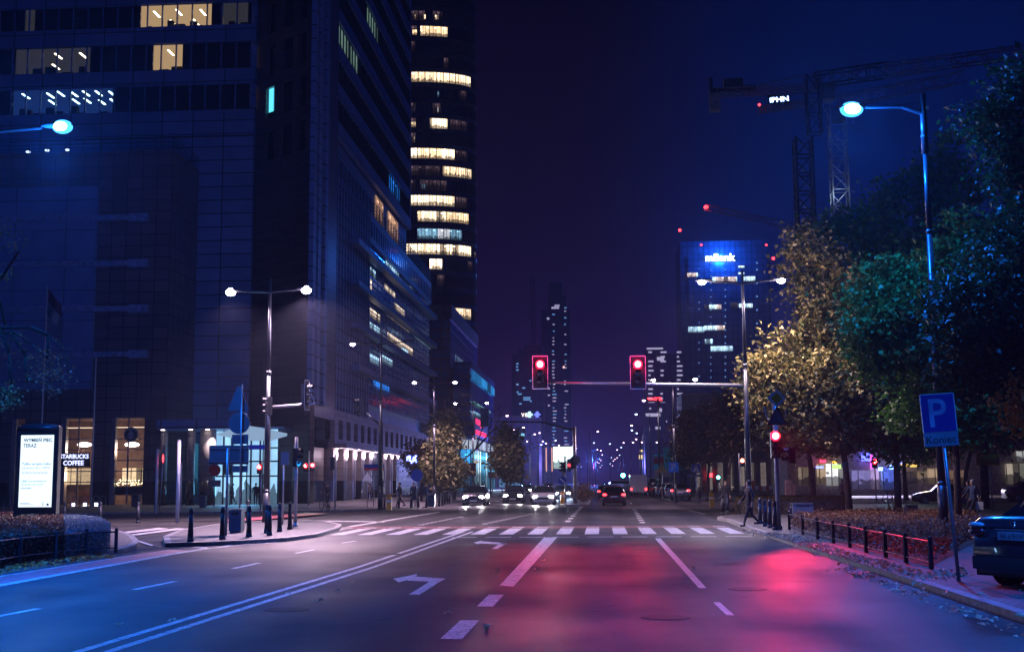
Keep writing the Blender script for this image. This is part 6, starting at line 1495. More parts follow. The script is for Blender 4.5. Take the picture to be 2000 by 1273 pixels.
def person(loc, rz, label, stride=.35, arm=0.0, h=1.75, coat=(.02,.02,.025), trousers=(.015,.015,.02), shoes=(.02,.015,.012), hair=(.02,.015,.01), lean=0.0, bend=0.0, long_coat=False, group=None, bag=False, w=1.0):
    t = empty("person", loc, rz, label, "person", group)
    J = limb_pose(stride, arm, lean, bend); names = list(J); idx = {n: i for i, n in enumerate(names)}
    verts = [J[n] for n in names]; ed = [('pelvis','spine'),('spine','chest'),('chest','neck'),('neck','jaw'),('jaw','skull'),('skull','crown')]
    rad = {}
    for n in names:
        if n in RADII: rad[n] = RADII[n]
        elif n.startswith('hip'): rad[n] = (.095,.10)
        elif n.startswith('knee'): rad[n] = (.062,.066)
        elif n.startswith('ank'): rad[n] = (.042,.046)
        elif n.startswith('heel'): rad[n] = (.04,.035)
        elif n.startswith('toe'): rad[n] = (.042,.026)
        elif n.startswith('sh'): rad[n] = (.068,.068)
        elif n.startswith('el'): rad[n] = (.048,.05)
        elif n.startswith('wr'): rad[n] = (.034,.034)
        else: rad[n] = (.030,.018)
    for s in 'lr': ed += [('pelvis','hip'+s),('hip'+s,'knee'+s),('knee'+s,'ank'+s),('ank'+s,'heel'+s),('heel'+s,'toe'+s),('chest','sh'+s),('sh'+s,'el'+s),('el'+s,'wr'+s),('wr'+s,'ha'+s)]
    edges = [(idx[a], idx[b]) for a, b in ed]; rl = [rad[n] for n in names]
    for s, sg in (('l',-1),('r',1)):
        w_, hn = Vector(J['wr'+s]), Vector(J['ha'+s]); d_ = (hn-w_).normalized(); f_ = Vector((0,1,0)).cross(Vector((1,0,0))); side = Vector((1,0,0)).cross(d_).normalized()
        for k in range(4):
            o_ = side*(k-1.5)*.021; L_ = (.062,.075,.07,.055)[k]
            a_ = hn+o_; b_ = a_+d_*L_*.55; c_ = b_+(d_*.7+Vector((-sg*.7,0,0)))*L_*.45
            n0 = len(verts); verts += [tuple(b_), tuple(c_)]; rl += [(.010,.010),(.008,.008)]; edges += [(idx['ha'+s], n0), (n0, n0+1)]
        n0 = len(verts); a_ = w_.lerp(hn,.4)-side*.035; b_ = a_-side*.012+d_*.045; verts += [tuple(a_), tuple(b_)]; rl += [(.011,.011),(.009,.009)]; edges += [(idx['wr'+s], n0), (n0, n0+1)]
    n0 = len(verts); hd = Vector(J['skull']); verts.append(tuple(hd+Vector((0,-.105,-.03)))); rl.append((.014,.018)); edges.append((idx['skull'], n0))
    me = bpy.data.meshes.new("body"); me.from_pydata([tuple(v) for v in verts], edges, []); ob = bpy.data.objects.new("body_src", me); COL.objects.link(ob)
    sk = ob.modifiers.new("skin", 'SKIN'); sk.use_smooth_shade = True; ob.modifiers.new("sub", 'SUBSURF').levels = 1
    for i, r_ in enumerate(rl): me.skin_vertices[0].data[i].radius = r_; me.skin_vertices[0].data[i].use_root = (i == 0)
    dg = bpy.context.evaluated_depsgraph_get(); bm_ = bpy.data.meshes.new_from_object(ob.evaluated_get(dg)); bpy.data.objects.remove(ob)
    ck = "%.3f %.3f %.3f" % coat; tk = "%.3f %.3f %.3f" % trousers
    mm = [bpy.data.materials.get("cloth "+ck) or mat("cloth "+ck, coat, .85, var=.2, scale=20), bpy.data.materials.get("cloth "+tk) or mat("cloth "+tk, trousers, .85, var=.2, scale=20), SKIN, bpy.data.materials.get("shoe leather") or mat("shoe leather", shoes, .5), bpy.data.materials.get("hair %.3f" % hair[0]) or mat("hair %.3f" % hair[0], hair, .6)]
    bm_.materials.clear()
    for x_ in mm: bm_.materials.append(x_)
    zn = J['neck'][2]; zw = J['pelvis'][2]-.06; za = J['ankl'][2]; wz = {s: J['wr'+s] for s in 'lr'}
    for p in bm_.polygons:
        c = p.center; k_ = 0
        if c.z > zn+.02: k_ = 4 if (c.z > J['skull'][2]+.025 or (c.y > J['skull'][1]+.02 and c.z > J['jaw'][2]-.02)) else 2
        else:
            hand = any((Vector(c)-Vector(J['ha'+s])).length < .115 and (Vector(c)-Vector(J['el'+s])).length > .22 for s in 'lr')
            if hand: k_ = 2
            elif c.z < .12 and min((Vector(c)-Vector(J['ank'+s])).length for s in 'lr') < .25: k_ = 3
            elif c.z < zw-(.0) and abs(c.x) < .2: k_ = 1
        p.material_index = k_
    o = bpy.data.objects.new("body", bm_); COL.objects.link(o); o.parent = t
    if long_coat or True:
        # jacket hem / coat skirt closing over the hips
        z1 = J['pelvis'][2]+.12; z0 = z1-(.55 if long_coat else .20); m = MB(); n_ = 16
        for (za_, ra), (zb_, rb) in (((z1,(.150,.125)),(z0,(.185 if not long_coat else .22,.150 if not long_coat else .19))),):
            for i in range(n_):
                a_, b_ = 2*math.pi*i/n_, 2*math.pi*(i+1)/n_; m.poly([(ra[0]*math.cos(a_),ra[1]*math.sin(a_)-.01,za_),(ra[0]*math.cos(b_),ra[1]*math.sin(b_)-.01,za_),(rb[0]*math.cos(b_),rb[1]*math.sin(b_)-.01,zb_),(rb[0]*math.cos(a_),rb[1]*math.sin(a_)-.01,zb_)])
        m.build("coat_hem", mm[0], t, True)
    hm = MB().ell(tuple(Vector(J['skull'])+Vector((0,.018,.022))), (.092,.105,.098), 14, 8); hm.build("hair", mm[4], t, True)
    if bag:
        hp_ = Vector(J['har']); b_ = tag(MB().box(-.17,.17,-.07,.07,-.42,-.06).tube([(-.08,0,-.07),(-.05,0,.02),(.05,0,.02),(.08,0,-.07)],.008,5).build("carrier_bag", mat("bag plastic", (.35,.4,.42), .5)), "pale carrier bag held by the walking pair beside the yellow notice", "bag")
        rm = Matrix.Rotation(rz, 3, 'Z'); b_.location = Vector(loc)+rm @ (hp_*(h/1.75)); b_.rotation_euler = (0,0,rz+.6)
    s_ = h/1.75; t.scale = (s_*w, s_*w, s_)
    return t
def pp(px, py, z=.1): v = G(px, py, z); return (v.x, v.y, z)
person(pp(1465,1027,.11), R(-75), "person in dark jacket and trousers walking on the corner beside the four bollards", .36, 0, 1.74, bend=.1)
person(pp(1418,1001,.11), R(10), "person in black coat standing back at the far corner, right of the yellow post", .12, 0, 1.72, long_coat=True)
person(pp(1367,982,.09), R(150), "dark figure crouched forward beside the crossing sign post", .3, .3, 1.5, lean=.3)
person(pp(1903,1008,.11), R(-60), "person in blue jacket and pale cap striding right past the yellow notice", .62, .1, 1.82, coat=(.02,.04,.10), trousers=(.01,.015,.03), hair=(.25,.3,.35), bag=True)
person(pp(1894,1005,.11), R(-70), "shorter dark companion walking left of the striding blue jacketed person", .4, .2, 1.66, coat=(.03,.02,.025), group=None)
person(pp(1647,984,.09), R(-20), "person in pinkish jacket standing beside the middle tree trunk", .15, 0, 1.7, coat=(.35,.16,.17))
person(pp(640,992,.09), R(-25), "dark clothed person with pinkish head wheeling a bicycle on the plaza", .25, .4, 1.72, bend=.4)
person(pp(722,977,.09), R(20), "person in pale coat walking before the oval wall lamps", .35, 0, 1.68, coat=(.4,.33,.30), trousers=(.03,.03,.04))
person(pp(781,990,.09), R(-60), "dark person passing behind the orange marker post", .4, .1, 1.75)
person(pp(808,989,.09), R(10), "person in dark blue coat with white skirt-like bag at the bollards", .2, 0, 1.7, coat=(.01,.015,.05), trousers=(.3,.28,.3), long_coat=True)
person(pp(641,996,.09) if False else pp(643,1000,.09), R(0), "", .1) if False else None
for k, (px, py) in enumerate(((907,966),(914,966),(926,965),(934,966),(942,966),(946,966))):
    person(pp(px, py, .09), R(20*k-40), ["leftmost dark figure in the waiting group by the cyan shop floor","second figure in the waiting group behind the kerbside car","third figure from the left in the waiting group","taller fourth figure in the waiting group","fifth figure in the waiting group","rightmost figure in the waiting group before the bus stop"][k], .15, 0, 1.66+.04*(k % 3), group="people waiting by the shops")
person(pp(1241,952,.0), R(180), "cyclist-like dark figure standing beside the small white van", .2, .3, 1.72, lean=.1)
for k, (px, Y, s_) in enumerate(((455,97.5,.3),(500,97.0,.15),(508,97.2,.2))):
    person((P(px,940,Y).x, Y, .1), R([-80,10,170][k]), ["silhouetted person walking left inside the bright entrance light","silhouetted person standing before the bright entrance doors","second silhouetted person beside the one at the bright doors"][k], s_, .2, 1.72)
# bicycles
def bicycle(loc, rz, label):
    t = empty("bicycle", loc, rz, label, "bicycle", None); r_ = .33
    for y_ in (-.52,.52):
        w = MB().torus((0,y_,r_), r_, .02, 'x', 24, 6).build("wheel", RUBBER, t); sp_ = MB()
        for k in range(12): a_ = k*math.pi/6; sp_.beam((0,y_,r_),(0,y_+math.cos(a_)*r_,r_+math.sin(a_)*r_),.006,.006)
        sp_.build("spokes", CHROME, w)
    MB().tube([(0,.52,r_),(0,.08,.30),(0,.16,.82),(0,.52,r_)],.014,6).tube([(0,.08,.30),(0,-.38,.80),(0,.15,.78)],.016,6).tube([(0,-.38,.88),(0,-.40,.74),(0,-.52,r_)],.014,6).build("frame", SIGNBACK, t)
    MB().tube([(-.25,-.34,.98),(-.05,-.40,.96),(.05,-.40,.96),(.25,-.34,.98)],.013,6).cyl((0,-.38,.88),(0,-.40,.97),.013,n=6).build("handlebar", CHROME, t); MB().ell((0,.17,.90),(.07,.13,.035),10,6).build("saddle", RUBBER, t)
    MB().cyl((-.08,.08,.30),(.08,.08,.30),.05,n=10).build("crank", CHROME, t)
    return t
bicycle(pp(634,996,.1), R(35), "bicycle being wheeled towards us by the pink headed person")
bicycle(pp(1747,983,.0), R(80), "bicycle behind the tree trunk in front of the shop lights")
bicycle(pp(10,1015,.1), R(60), "dark bicycle parked left of the advertising pillar")
# kick scooters
for px, py, lab in ((1724,1000,"dark kick scooter parked upright on the lawn path"),(1733,1001,"second kick scooter with a yellow stem beside the dark one")):
    p_ = pp(px, py, .1); t = empty("kick_scooter", p_, R(50), lab, "scooter", "kick scooters"); ym = YELLOW if "yellow" in lab else DPOLE
    MB().box(-.08,.08,-.3,.45,.10,.15).build("deck", BLACK, t); MB().cyl((0,-.38,.1),(0,-.28,1.1),.025,n=8).build("stem", ym, t); MB().cyl((-.25,-.28,1.1),(.25,-.28,1.1),.018,n=8).build("handlebar", BLACK, t)
    for y_ in (-.4,.5): MB().cyl((-.03,y_,.1),(.03,y_,.1),.1,n=14).build("wheel", RUBBER, t)

# ------------------------------------------------------------------ foliage
LEAF_G = leafmat("plane leaves green", (.03,.10,.02), (.055,.18,.03), (.12,.24,.05))
LEAF_Y = leafmat("autumn leaves gold", (.05,.07,.02), (.17,.15,.045), (.55,.42,.16))
LEAF_D = leafmat("dark brown leaves", (.05,.04,.02), (.11,.065,.03), (.16,.10,.05))
LEAF_O = leafmat("orange leaves", (.30,.10,.02), (.50,.20,.03), (.55,.30,.08))
LEAF_B = leafmat("shaded dark leaves", (.012,.03,.008), (.025,.05,.012), (.05,.07,.02))  # shade of the unlit right edge crown put into the leaf colour
LEAF_E = leafmat("evergreen leaves", (.08,.10,.035), (.24,.25,.09), (.42,.38,.18))
DRY = leafmat("dry ground cover", (.07,.03,.02), (.17,.075,.045), (.26,.15,.09))
HEDGE = leafmat("hedge leaves", (.04,.05,.02), (.10,.09,.035), (.2,.11,.04))
FALLEN = leafmat("fallen leaves", (.32,.20,.12), (.52,.42,.28), (.7,.62,.45))
def leaves_mesh(name, pts, size, m, rng, up=0.5, aspect=.62):
    n = len(pts); nrm = rng.normal(size=(n,3)); nrm[:,2] = np.abs(nrm[:,2])+up; nrm /= np.linalg.norm(nrm,axis=1)[:,None]
    t = np.cross(nrm, rng.normal(size=(n,3))); t /= np.linalg.norm(t,axis=1)[:,None]; b = np.cross(nrm, t)
    s = size*rng.uniform(.4,1.35,size=(n,1)); fold = nrm*s*.22
    # five sided maple-like leaf as two folded triangles pairs
    v = np.stack([pts-t*s*.5, pts-t*s*.05+b*s*aspect*.55+fold, pts+t*s*.55, pts-t*s*.05-b*s*aspect*.55+fold], 1).reshape(-1,3)
    me = bpy.data.meshes.new(name); me.vertices.add(4*n); me.vertices.foreach_set("co", v.astype(np.float32).ravel())
    me.loops.add(4*n); me.loops.foreach_set("vertex_index", np.arange(4*n, dtype=np.int32)); me.polygons.add(n)
    me.polygons.foreach_set("loop_start", np.arange(0,4*n,4,dtype=np.int32)); me.polygons.foreach_set("loop_total", np.full(n,4,dtype=np.int32))
    me.materials.append(m); me.update(calc_edges=True); me.validate(); return me
def crown_pts(ells, nclump, per, rng, csize=.55, drop=0.0):
    out = []
    vol = np.array([e_[1][0]*e_[1][1]*e_[1][2] for e_ in ells]); vol = vol/vol.sum(); cl = []
    for (c, r_), f_ in zip(ells, vol):
        k = max(3, int(nclump*f_)); d = rng.normal(size=(k,3)); d /= np.linalg.norm(d,axis=1)[:,None]
        rad_ = rng.uniform(.25,1.0,size=(k,1))**.45*rng.uniform(.82,1.08,size=(k,1))
        cl.append(np.array(c)+d*rad_*np.array(r_))
    cl = np.concatenate(cl)
    for c in cl:
        k = int(per*rng.uniform(.4,1.6)); q = rng.normal(size=(k,3))*csize*rng.uniform(.6,1.3)*np.array([1,1,.55]); q[:,2] -= drop*np.linalg.norm(q[:,:2],axis=1)
        out.append(c+q)
    return np.concatenate(out), cl
def tree(name, base, height, ells, nclump, per, leaf, m, label, group="trees", trunk=.2, csize=.55, seed=0, limbs=14, trunk_top=None, up=.5):
    rng = np.random.default_rng(seed+11); t = empty(name, base, 0, label, "tree", group)
    pts, cl = crown_pts(ells, nclump, per, rng, csize)
    me = leaves_mesh("crown", pts, leaf, m, rng, up); o = bpy.data.objects.new("crown", me); COL.objects.link(o); o.parent = t
    tt = trunk_top or ells[0][0][2]; tx, ty = ells[0][0][0], ells[0][0][1]
    path = [(0,0,-.05),(0,0,.3)]+[(tx*s*s+rng.uniform(-.12,.12)*s, ty*s*s, .3+(tt-.3)*s) for s in (.3,.55,.8,1.0)]
    tr = MB().tube(path, [trunk*1.35,trunk,trunk*.85,trunk*.7,trunk*.5,trunk*.3], 10)
    for k in range(limbs):
        c = cl[rng.integers(len(cl))]; s0 = rng.uniform(.45,.95); a_ = Vector((tx*s0*s0, ty*s0*s0, .3+(tt-.3)*s0)); b_ = Vector(c.tolist())
        mid = a_.lerp(b_,.5)+Vector((0,0,.25)); tr.tube([a_, mid, b_], [trunk*.3, trunk*.17, .02], 6)
        for j in range(2): q = Vector((rng.normal(),rng.normal(),rng.normal()*.5))*.6; tr.tube([mid, mid+q], [trunk*.1,.01], 4)
    tr.build("trunk", BARK, t, True)
    return t
def ellx(b, Y, px0, px1, py0, py1, dy=None, dY=0):
    """crown lobe spanning pixel box at depth Y relative to base"""
    a_, c_ = P(px0, py1, Y+dY), P(px1, py0, Y+dY); w = (c_.x-a_.x)/2
    return (((a_.x+c_.x)/2-b[0], dY, (a_.z+c_.z)/2), (w, dy or w, (c_.z-a_.z)/2))
def tb(px, Y, z=.1): return (P(px, 985, Y).x, Y, z)
b = tb(1659,62); TG = "plane trees on the lawn"
tree("plane_tree", b, 12, [ellx(b,62,1500,1700,600,880),ellx(b,62,1455,1590,640,860,2.0,-1),ellx(b,62,1530,1660,440,680),ellx(b,62,1600,1780,520,820),ellx(b,62,1480,1700,790,895,2.5)], 420, 75, .25, LEAF_Y, "golden leaved tree whose crown glows beside the pale double lamp post", TG, .17, .5, 1, trunk_top=8)
b = tb(1754,66)
tree("plane_tree", b, 13, [ellx(b,66,1650,1860,560,880),ellx(b,66,1580,1750,390,620),ellx(b,66,1690,1850,440,700),ellx(b,66,1640,1900,780,905,3),ellx(b,60,1660,1760,560,760,2,-3)], 480, 75, .27, LEAF_G, "green tree with dark trunk rising behind the red post signal and scooters", TG, .19, .55, 2, trunk_top=9)
b = tb(1871,52)
tree("plane_tree", b, 12, [ellx(b,52,1770,1960,560,860),ellx(b,52,1800,1960,420,700),ellx(b,49,1700,1830,470,760,2.0,-2),ellx(b,52,1740,1980,760,862,2.5)], 480, 75, .25, LEAF_G, "teal lit tree directly behind the leaning parking sign", TG, .15, .5, 3, trunk_top=8)
b = tb(1924,74)
tree("plane_tree", b, 15, [ellx(b,74,1840,2060,400,820),ellx(b,74,1790,1900,260,520),ellx(b,74,1700,1860,330,560)], 400, 65, .32, LEAF_G, "tall tree with thick trunk behind the yellow notice", TG, .25, .65, 4, trunk_top=12)
b = tb(2075,40)
tree("plane_tree", b, 15, [ellx(b,40,1940,2200,300,860),ellx(b,40,1915,2150,120,420),ellx(b,38,1870,2020,500,800,2,-1)], 460, 75, .23, LEAF_B, "tallest dark tree filling the upper right corner", TG, .22, .5, 5, trunk_top=11)
b = tb(1965,33)
b = (P(1990,985,36).x+.6, 36, .1)
tree("maple_sapling", b, 5, [ellx(b,36,1955,2040,745,860,.8)], 26, 40, .17, LEAF_O, "small tree with bright orange leaves at the right edge", "small trees", .06, .3, 6, limbs=5)
b = tb(1590,103)
tree("plane_tree", b, 12, [ellx(b,103,1480,1620,740,900),ellx(b,103,1560,1720,760,900)], 190, 45, .38, LEAF_D, "brown tree with distant trunk behind the red post signal", TG, .24, .7, 7, trunk_top=8)
for k, (px, Y, x0, x1, y0, y1, lab) in enumerate(((1384,112,1345,1440,782,905,"dark brown tree right of the gantry arm, nearest the golden tree"),(1352,128,1322,1385,800,905,"smaller dark tree over the crossing sign"),(1425,104,1390,1480,760,890,"dark tree directly behind the gantry pole"),(1340,150,1318,1350,850,915,"smallest dark tree beside the large hoarding"))):
    b = tb(px, Y); tree("street_tree", b, 8, [ellx(b,Y,x0,x1,y0,y1)], 130, 45, .34, LEAF_D, lab, "dark trees beyond the crossing", .15, .6, 20+k)
b = tb(1770,104); tree("plane_tree", b, 12, [ellx(b,104,1660,1860,730,905)], 150, 40, .40, LEAF_G, "far tree over the shop lights, between the trunks", TG, .2, .8, 31)
b = tb(1885,100); tree("plane_tree", b, 12, [ellx(b,100,1830,2040,700,900)], 150, 40, .40, LEAF_D, "far brownish tree over the dark red car", TG, .2, .8, 32)
# left side trees
b = tb(871,109); tree("evergreen_tree", b, 11, [ellx(b,109,836,902,880,962),ellx(b,109,846,893,830,900),ellx(b,109,856,882,800,850)], 190, 48, .38, LEAF_E, "conical evergreen with pale lit top beside the double lamp", "trees on the left pavement", .22, .5, 40, trunk_top=9)
b = tb(823,112); tree("street_tree", b, 6, [ellx(b,112,796,852,868,935)], 110, 50, .28, LEAF_D, "low bushy tree hung with blue fairy lights before the evergreen", "trees on the left pavement", .1, .45, 41)
bl = tag(MB().build("x", BLACK), None) if False else None
m = MB(); rg = random.Random(5)
for i in range(70):
    u = rg.random(); q = P(795+rg.uniform(0,18) if u < .6 else 836+rg.uniform(0,16), 890+rg.uniform(0,14) if u < .6 else 900+rg.uniform(0,12), 110.5); m.ell((q.x, 110.5, q.z), (.09,.06,.09), 6, 4)
tag(m.build("fairy_lights", emis("blue fairy light", (.15,.2,1.0), 8)), "string of blue fairy lights tangled in the low bushy tree", "fairy lights")
b = tb(990,143); tree("street_tree", b, 9, [ellx(b,143,968,1016,860,945),ellx(b,143,972,1004,828,890)], 120, 40, .5, LEAF_E, "loose leafed tree further along, left of the oncoming cars", "trees on the left pavement", .2, .7, 42)
b = tb(1140,100); t = empty("median_shrub", b, 0, "dark rounded shrub on the central reservation behind the gantry pole", "shrub")
rng = np.random.default_rng(3); pts, _c = crown_pts([((0,0,.75),(.85,3.2,.7))], 60, 40, rng, .25); o = bpy.data.objects.new("foliage", leaves_mesh("foliage", pts, .12, LEAF_D, rng)); COL.objects.link(o); o.parent = t; MB().tube([(0,0,0),(0,0,.7)], .05, 6).build("stem", BARK, t)
# bare tree left of G
b = tb(887,120); t = empty("bare_tree", b, 0, "leafless tree with a dark forked trunk between the evergreen and the red lettering", "tree"); tr = MB()
def branch(p, d, L, r, k, rg):
    q = p+d*L; tr.tube([p, p+d*L*.5+Vector((rg.uniform(-.1,.1),0,0))*L*.4, q], [r, r*.8, r*.62], 6)
    if k:
        for _ in range(2 if k < 4 else 3): branch(q, (d+Vector((rg.uniform(-.6,.6),rg.uniform(-.5,.5),rg.uniform(0,.35)))).normalized(), L*rg.uniform(.6,.8), r*.6, k-1, rg)
branch(Vector((0,0,0)), Vector((.05,0,1)), 3.0, .22, 5, random.Random(12)); branch(Vector((0,0,3.0)), Vector((.75,0,.65)), 2.8, .12, 4, random.Random(3)); tr.build("trunk", BARK, t, True)
# overhanging branch at far left, its trunk outside the frame
b = (P(-150,1000,27).x, 27, .1); t = empty("drooping_tree", b, 0, "tree whose arching thin branches with pink lit leaves reach in at far left", "tree"); tr = MB()
tr.tube([(0,0,0),(.1,0,2.5),(.3,0,4.6)], [.2,.16,.12], 10); tips = []
for (pts_) in (((-60,660),(0,640),(60,640),(100,660),(128,690),(133,730)),((-60,700),(-10,650),(30,650),(62,672),(92,700),(95,730)),((20,648),(48,690),(54,745)),((0,640),(18,690),(22,750)),((60,640),(95,655),(92,700)),((-50,590),(0,590),(10,635)),((-40,560),(0,548),(38,490))):
    tr.tube([tuple(P(x_,y_,27)-Vector((b[0],27,.1))) for x_, y_ in pts_], [.05,.035,.028,.02,.015,.01][:len(pts_)], 5)
tr.tube([(.2,0,4.2), tuple(P(-60,660,27)-Vector((b[0],27,.1)))], [.1,.05], 6); tr.tube([(.3,0,4.6), tuple(P(-40,575,27)-Vector((b[0],27,.1)))], [.1,.04], 6); tr.build("trunk", BARK, t, True)
rng = np.random.default_rng(8)
def leafset(nm, boxes, m, size, seed):
    P_ = []
    for (cx_, cy_, rx, ry, n_) in boxes:
        for _ in range(n_):
            v = P(cx_+rng.normal()*rx, cy_+rng.normal()*ry, 27+rng.normal()*.35)-Vector((b[0],27,.1)); P_.append(tuple(v))
    o = bpy.data.objects.new(nm, leaves_mesh(nm, np.array(P_), size, m, rng)); COL.objects.link(o); o.parent = t
leafset("crown", [(95,728,22,22,330),(70,700,30,20,120),(125,735,14,10,50),(20,665,20,14,70),(100,760,12,8,60)], leafmat("pink lit leaves", (.18,.09,.06),(.30,.16,.10),(.60,.33,.14)), .065, 8)  # leaf colour brightened and warmed in place of pinkish lamp light
leafset("green_leaves", [(15,775,16,14,240),(60,742,10,6,30),(30,480,16,12,40),(10,540,12,8,40),(5,450,10,10,40)], LEAF_E, .075, 9)
# planting
def scatter(name, poly_px, n, zf, size, m, label, kind="stuff", z0=.11, up=.3, cat=None, hmin=0):
    pl = [G(x_, y_, .11) for x_, y_ in poly_px]; xs_ = [p.x for p in pl]; ys_ = [p.y for p in pl]; out = []; rg = np.random.default_rng(len(poly_px)+n)
    def inside(x_, y_):
        c = False; j = len(pl)-1
        for i in range(len(pl)):
            if (pl[i].y > y_) != (pl[j].y > y_) and x_ < (pl[j].x-pl[i].x)*(y_-pl[i].y)/(pl[j].y-pl[i].y)+pl[i].x: c = not c
            j = i
        return c
    while len(out) < n:
        x_ = rg.uniform(min(xs_), max(xs_)); y_ = rg.uniform(min(ys_), max(ys_))
        if inside(x_, y_): out.append((x_, y_, z0+hmin+abs(rg.random()**.7)*zf*(.75+.35*math.sin(x_*1.7)*math.sin(y_*.9))))
    o = bpy.data.objects.new(name, leaves_mesh(name, np.array(out), size, m, rg, up)); COL.objects.link(o); tag(o, label, cat, None, kind); return o
struct("lawn_soil", flat([tuple(G(x_,y_,.12)[:2]) for x_, y_ in ((1545,1032),(1575,1044),(1660,1066),(1735,1086),(1818,1108),(1900,1060),(1930,1022),(1900,1010),(1640,1004),(1552,1010))], .122), SOIL)
scatter("ground_cover", [(1545,1030),(1660,1063),(1735,1083),(1816,1104),(1905,1060),(1930,1022),(1900,1009),(1640,1003),(1552,1012)], 26000, .38, .085, DRY, "dry reddish ground cover filling the fenced lawn")
def hedge(poly_px, h, n, label, m=HEDGE, size=.07, seed=1):
    pl = [G(x_, y_, .12) for x_, y_ in poly_px]; t = empty("hedge", (pl[0].x, pl[0].y, .1), 0, label, "hedge", None); o0 = Vector((pl[0].x, pl[0].y)); rg = np.random.default_rng(seed)
    pts2 = [(p.x-o0.x, p.y-o0.y) for p in pl]; c = Vector((sum(p[0] for p in pts2)/len(pts2), sum(p[1] for p in pts2)/len(pts2)))
    sh = [tuple((Vector(p)-c)*.93+c) for p in pts2]; MB().prism(sh, .02, h*.86).build("inner_twigs", SOIL, t)
    out = []; nn_ = len(pts2)
    for k in range(n):
        if rg.random() < .5:
            i = rg.integers(nn_); a_, b_ = Vector(pts2[i]), Vector(pts2[(i+1) % nn_]); q = a_.lerp(b_, rg.random()); z = rg.random()*h
            q = q+(c-q).normalized()*rg.uniform(-.04,.12)
        else:
            w_ = rg.dirichlet([1]*nn_); q = Vector((0,0))
            i = rg.integers(nn_); a_, b_ = Vector(pts2[i]), Vector(pts2[(i+1) % nn_]); u_, v_ = rg.random(), rg.random(); 
            if u_+v_ > 1: u_, v_ = 1-u_, 1-v_
            q = c+(a_-c)*u_+(b_-c)*v_; z = h*(.9+.12*rg.random()+.05*math.sin(q.x*3)*math.cos(q.y*2.2))
        out.append((q.x, q.y, z))
    o = bpy.data.objects.new("foliage", leaves_mesh("foliage", np.array(out), size, m, rg, .2)); COL.objects.link(o); o.parent = t
hedge([(1436,1004),(1648,1004),(1650,990),(1440,988)], .75, 15000, "long clipped brownish hedge behind the bollards and pale signal post", seed=2)
hedge([(-260,1125),(0,1100),(60,1093),(125,1086),(122,1035),(60,1028),(-260,1030)], .62, 26000, "reddish topped hedge in front of the advertising pillar", DRY, .075, seed=3)
hedge([(125,1086),(168,1080),(212,1077),(214,1060),(195,1043),(150,1036),(122,1036)], .60, 13000, "rounded end of the planting bed catching strong blue light", leafmat("blue lit hedge leaves", (.10,.14,.18),(.16,.21,.26),(.24,.3,.36)), .055, seed=4)  # blue lamp light put into the leaf colour of this end
scatter("fallen_leaves", [(1445,1036),(1500,1040),(1560,1046),(1700,1092),(1815,1118),(1880,1110),(1900,1125),(1800,1135),(1640,1090),(1520,1052)], 1150, .05, .11, FALLEN, "pale fallen leaves drifted along the foot of the low fence", up=2.0)
scatter("gutter_leaves", [(1600,1102),(1640,1106),(1800,1162),(2060,1258),(2060,1236),(1820,1150),(1660,1098)], 170, .03, .10, FALLEN, "sparse fallen leaves lying along the right kerb gutter", z0=.01, up=3)
scatter("scattered_leaves", [(1450,1040),(1900,1190),(2060,1230),(2060,1140),(1880,1130),(1500,1040)], 90, .03, .12, FALLEN, "single fallen leaves scattered on the right pavement", up=3)
scatter("verge_leaves", [(-200,1140),(0,1112),(60,1100),(170,1086),(225,1083),(225,1090),(60,1112),(-200,1160)], 420, .04, .10, LEAF_O, "fallen leaves along the foot of the left fence", up=2)
for k, (px, py) in enumerate(((685,1138),(655,1155),(620,1176),(948,1228),(870,1200),(1045,1113),(970,1117),(1060,1096),(560,1160),(1350,1112),(330,1215),(230,1222))):
    p_ = G(px, py, .01); rg = np.random.default_rng(k); o = bpy.data.objects.new("fallen_leaf", leaves_mesh("fallen_leaf", np.array([(0,0,.02),(.05,.02,.03)]), .17 if k in (0,3) else .11, FALLEN if k != 0 else LEAF_D, rg, 2)); COL.objects.link(o); o.location = p_
    tag(o, ["large dark curled leaf beyond the tip of the near turn arrow","leaf lower left of the dark curled leaf","leaf touching the double line","large pale leaf beside the nearest lane dash","leaf between turn arrow and nearest dash","leaf by the middle of the long lane line","leaf above the far turn arrow","leaf right of the long lane line","leaf below the near turn arrow","leaf beside the long right lane line","leaf left of the double line","outermost leaf in the bus side lane"][k], "leaf", "fallen leaves on the road")
# ------------------------------------------------------------------ shops and buildings behind the trees on the right
Ys = 132.0
q0 = P(1540, 940, Ys)
sb = empty("shop_building", (q0.x, Ys, 0), 0, "long building behind the right hand trees with brightly lit shop fronts", "building")
MB().box(0, 70, 0, 12, 4.6, 17).build("upper_wall", STONE, sb); MB().box(0,70,.3,12,0,4.6).build("ground_wall", PLASTER, sb)
w = MB()
for i in range(22):
    for j in range(3): MB().box(1.2+i*3.1,2.8+i*3.1,-.05,0,6+j*3.6,8.1+j*3.6) if False else w.box(1.2+i*3.1,2.8+i*3.1,-.04,.0,6+j*3.6,8.1+j*3.6)
w.build("upper_windows", GLASSD, sb)
def shopw(px0, px1, py0, py1, col, st_, seed, nm="shop_window", pane=1.3, furn=.5):
    a_, c_ = P(px0, py1, Ys-.1), P(px1, py0, Ys-.1); mb = MB(); w_ = c_.x-a_.x
    mb.poly([(a_.x-q0.x,-.1,a_.z),(c_.x-q0.x,-.1,a_.z),(c_.x-q0.x,-.1,c_.z),(a_.x-q0.x,-.1,c_.z)], [(seed,0),(seed+w_,0),(seed+w_,1),(seed,1)]); mb.build(nm, litwin("shop light %d %d" % (px0, py0), col, st_, pane, seed, furn=furn, lamps=False, cold=tuple(min(1,c*1.2+.1) for c in col)), sb)
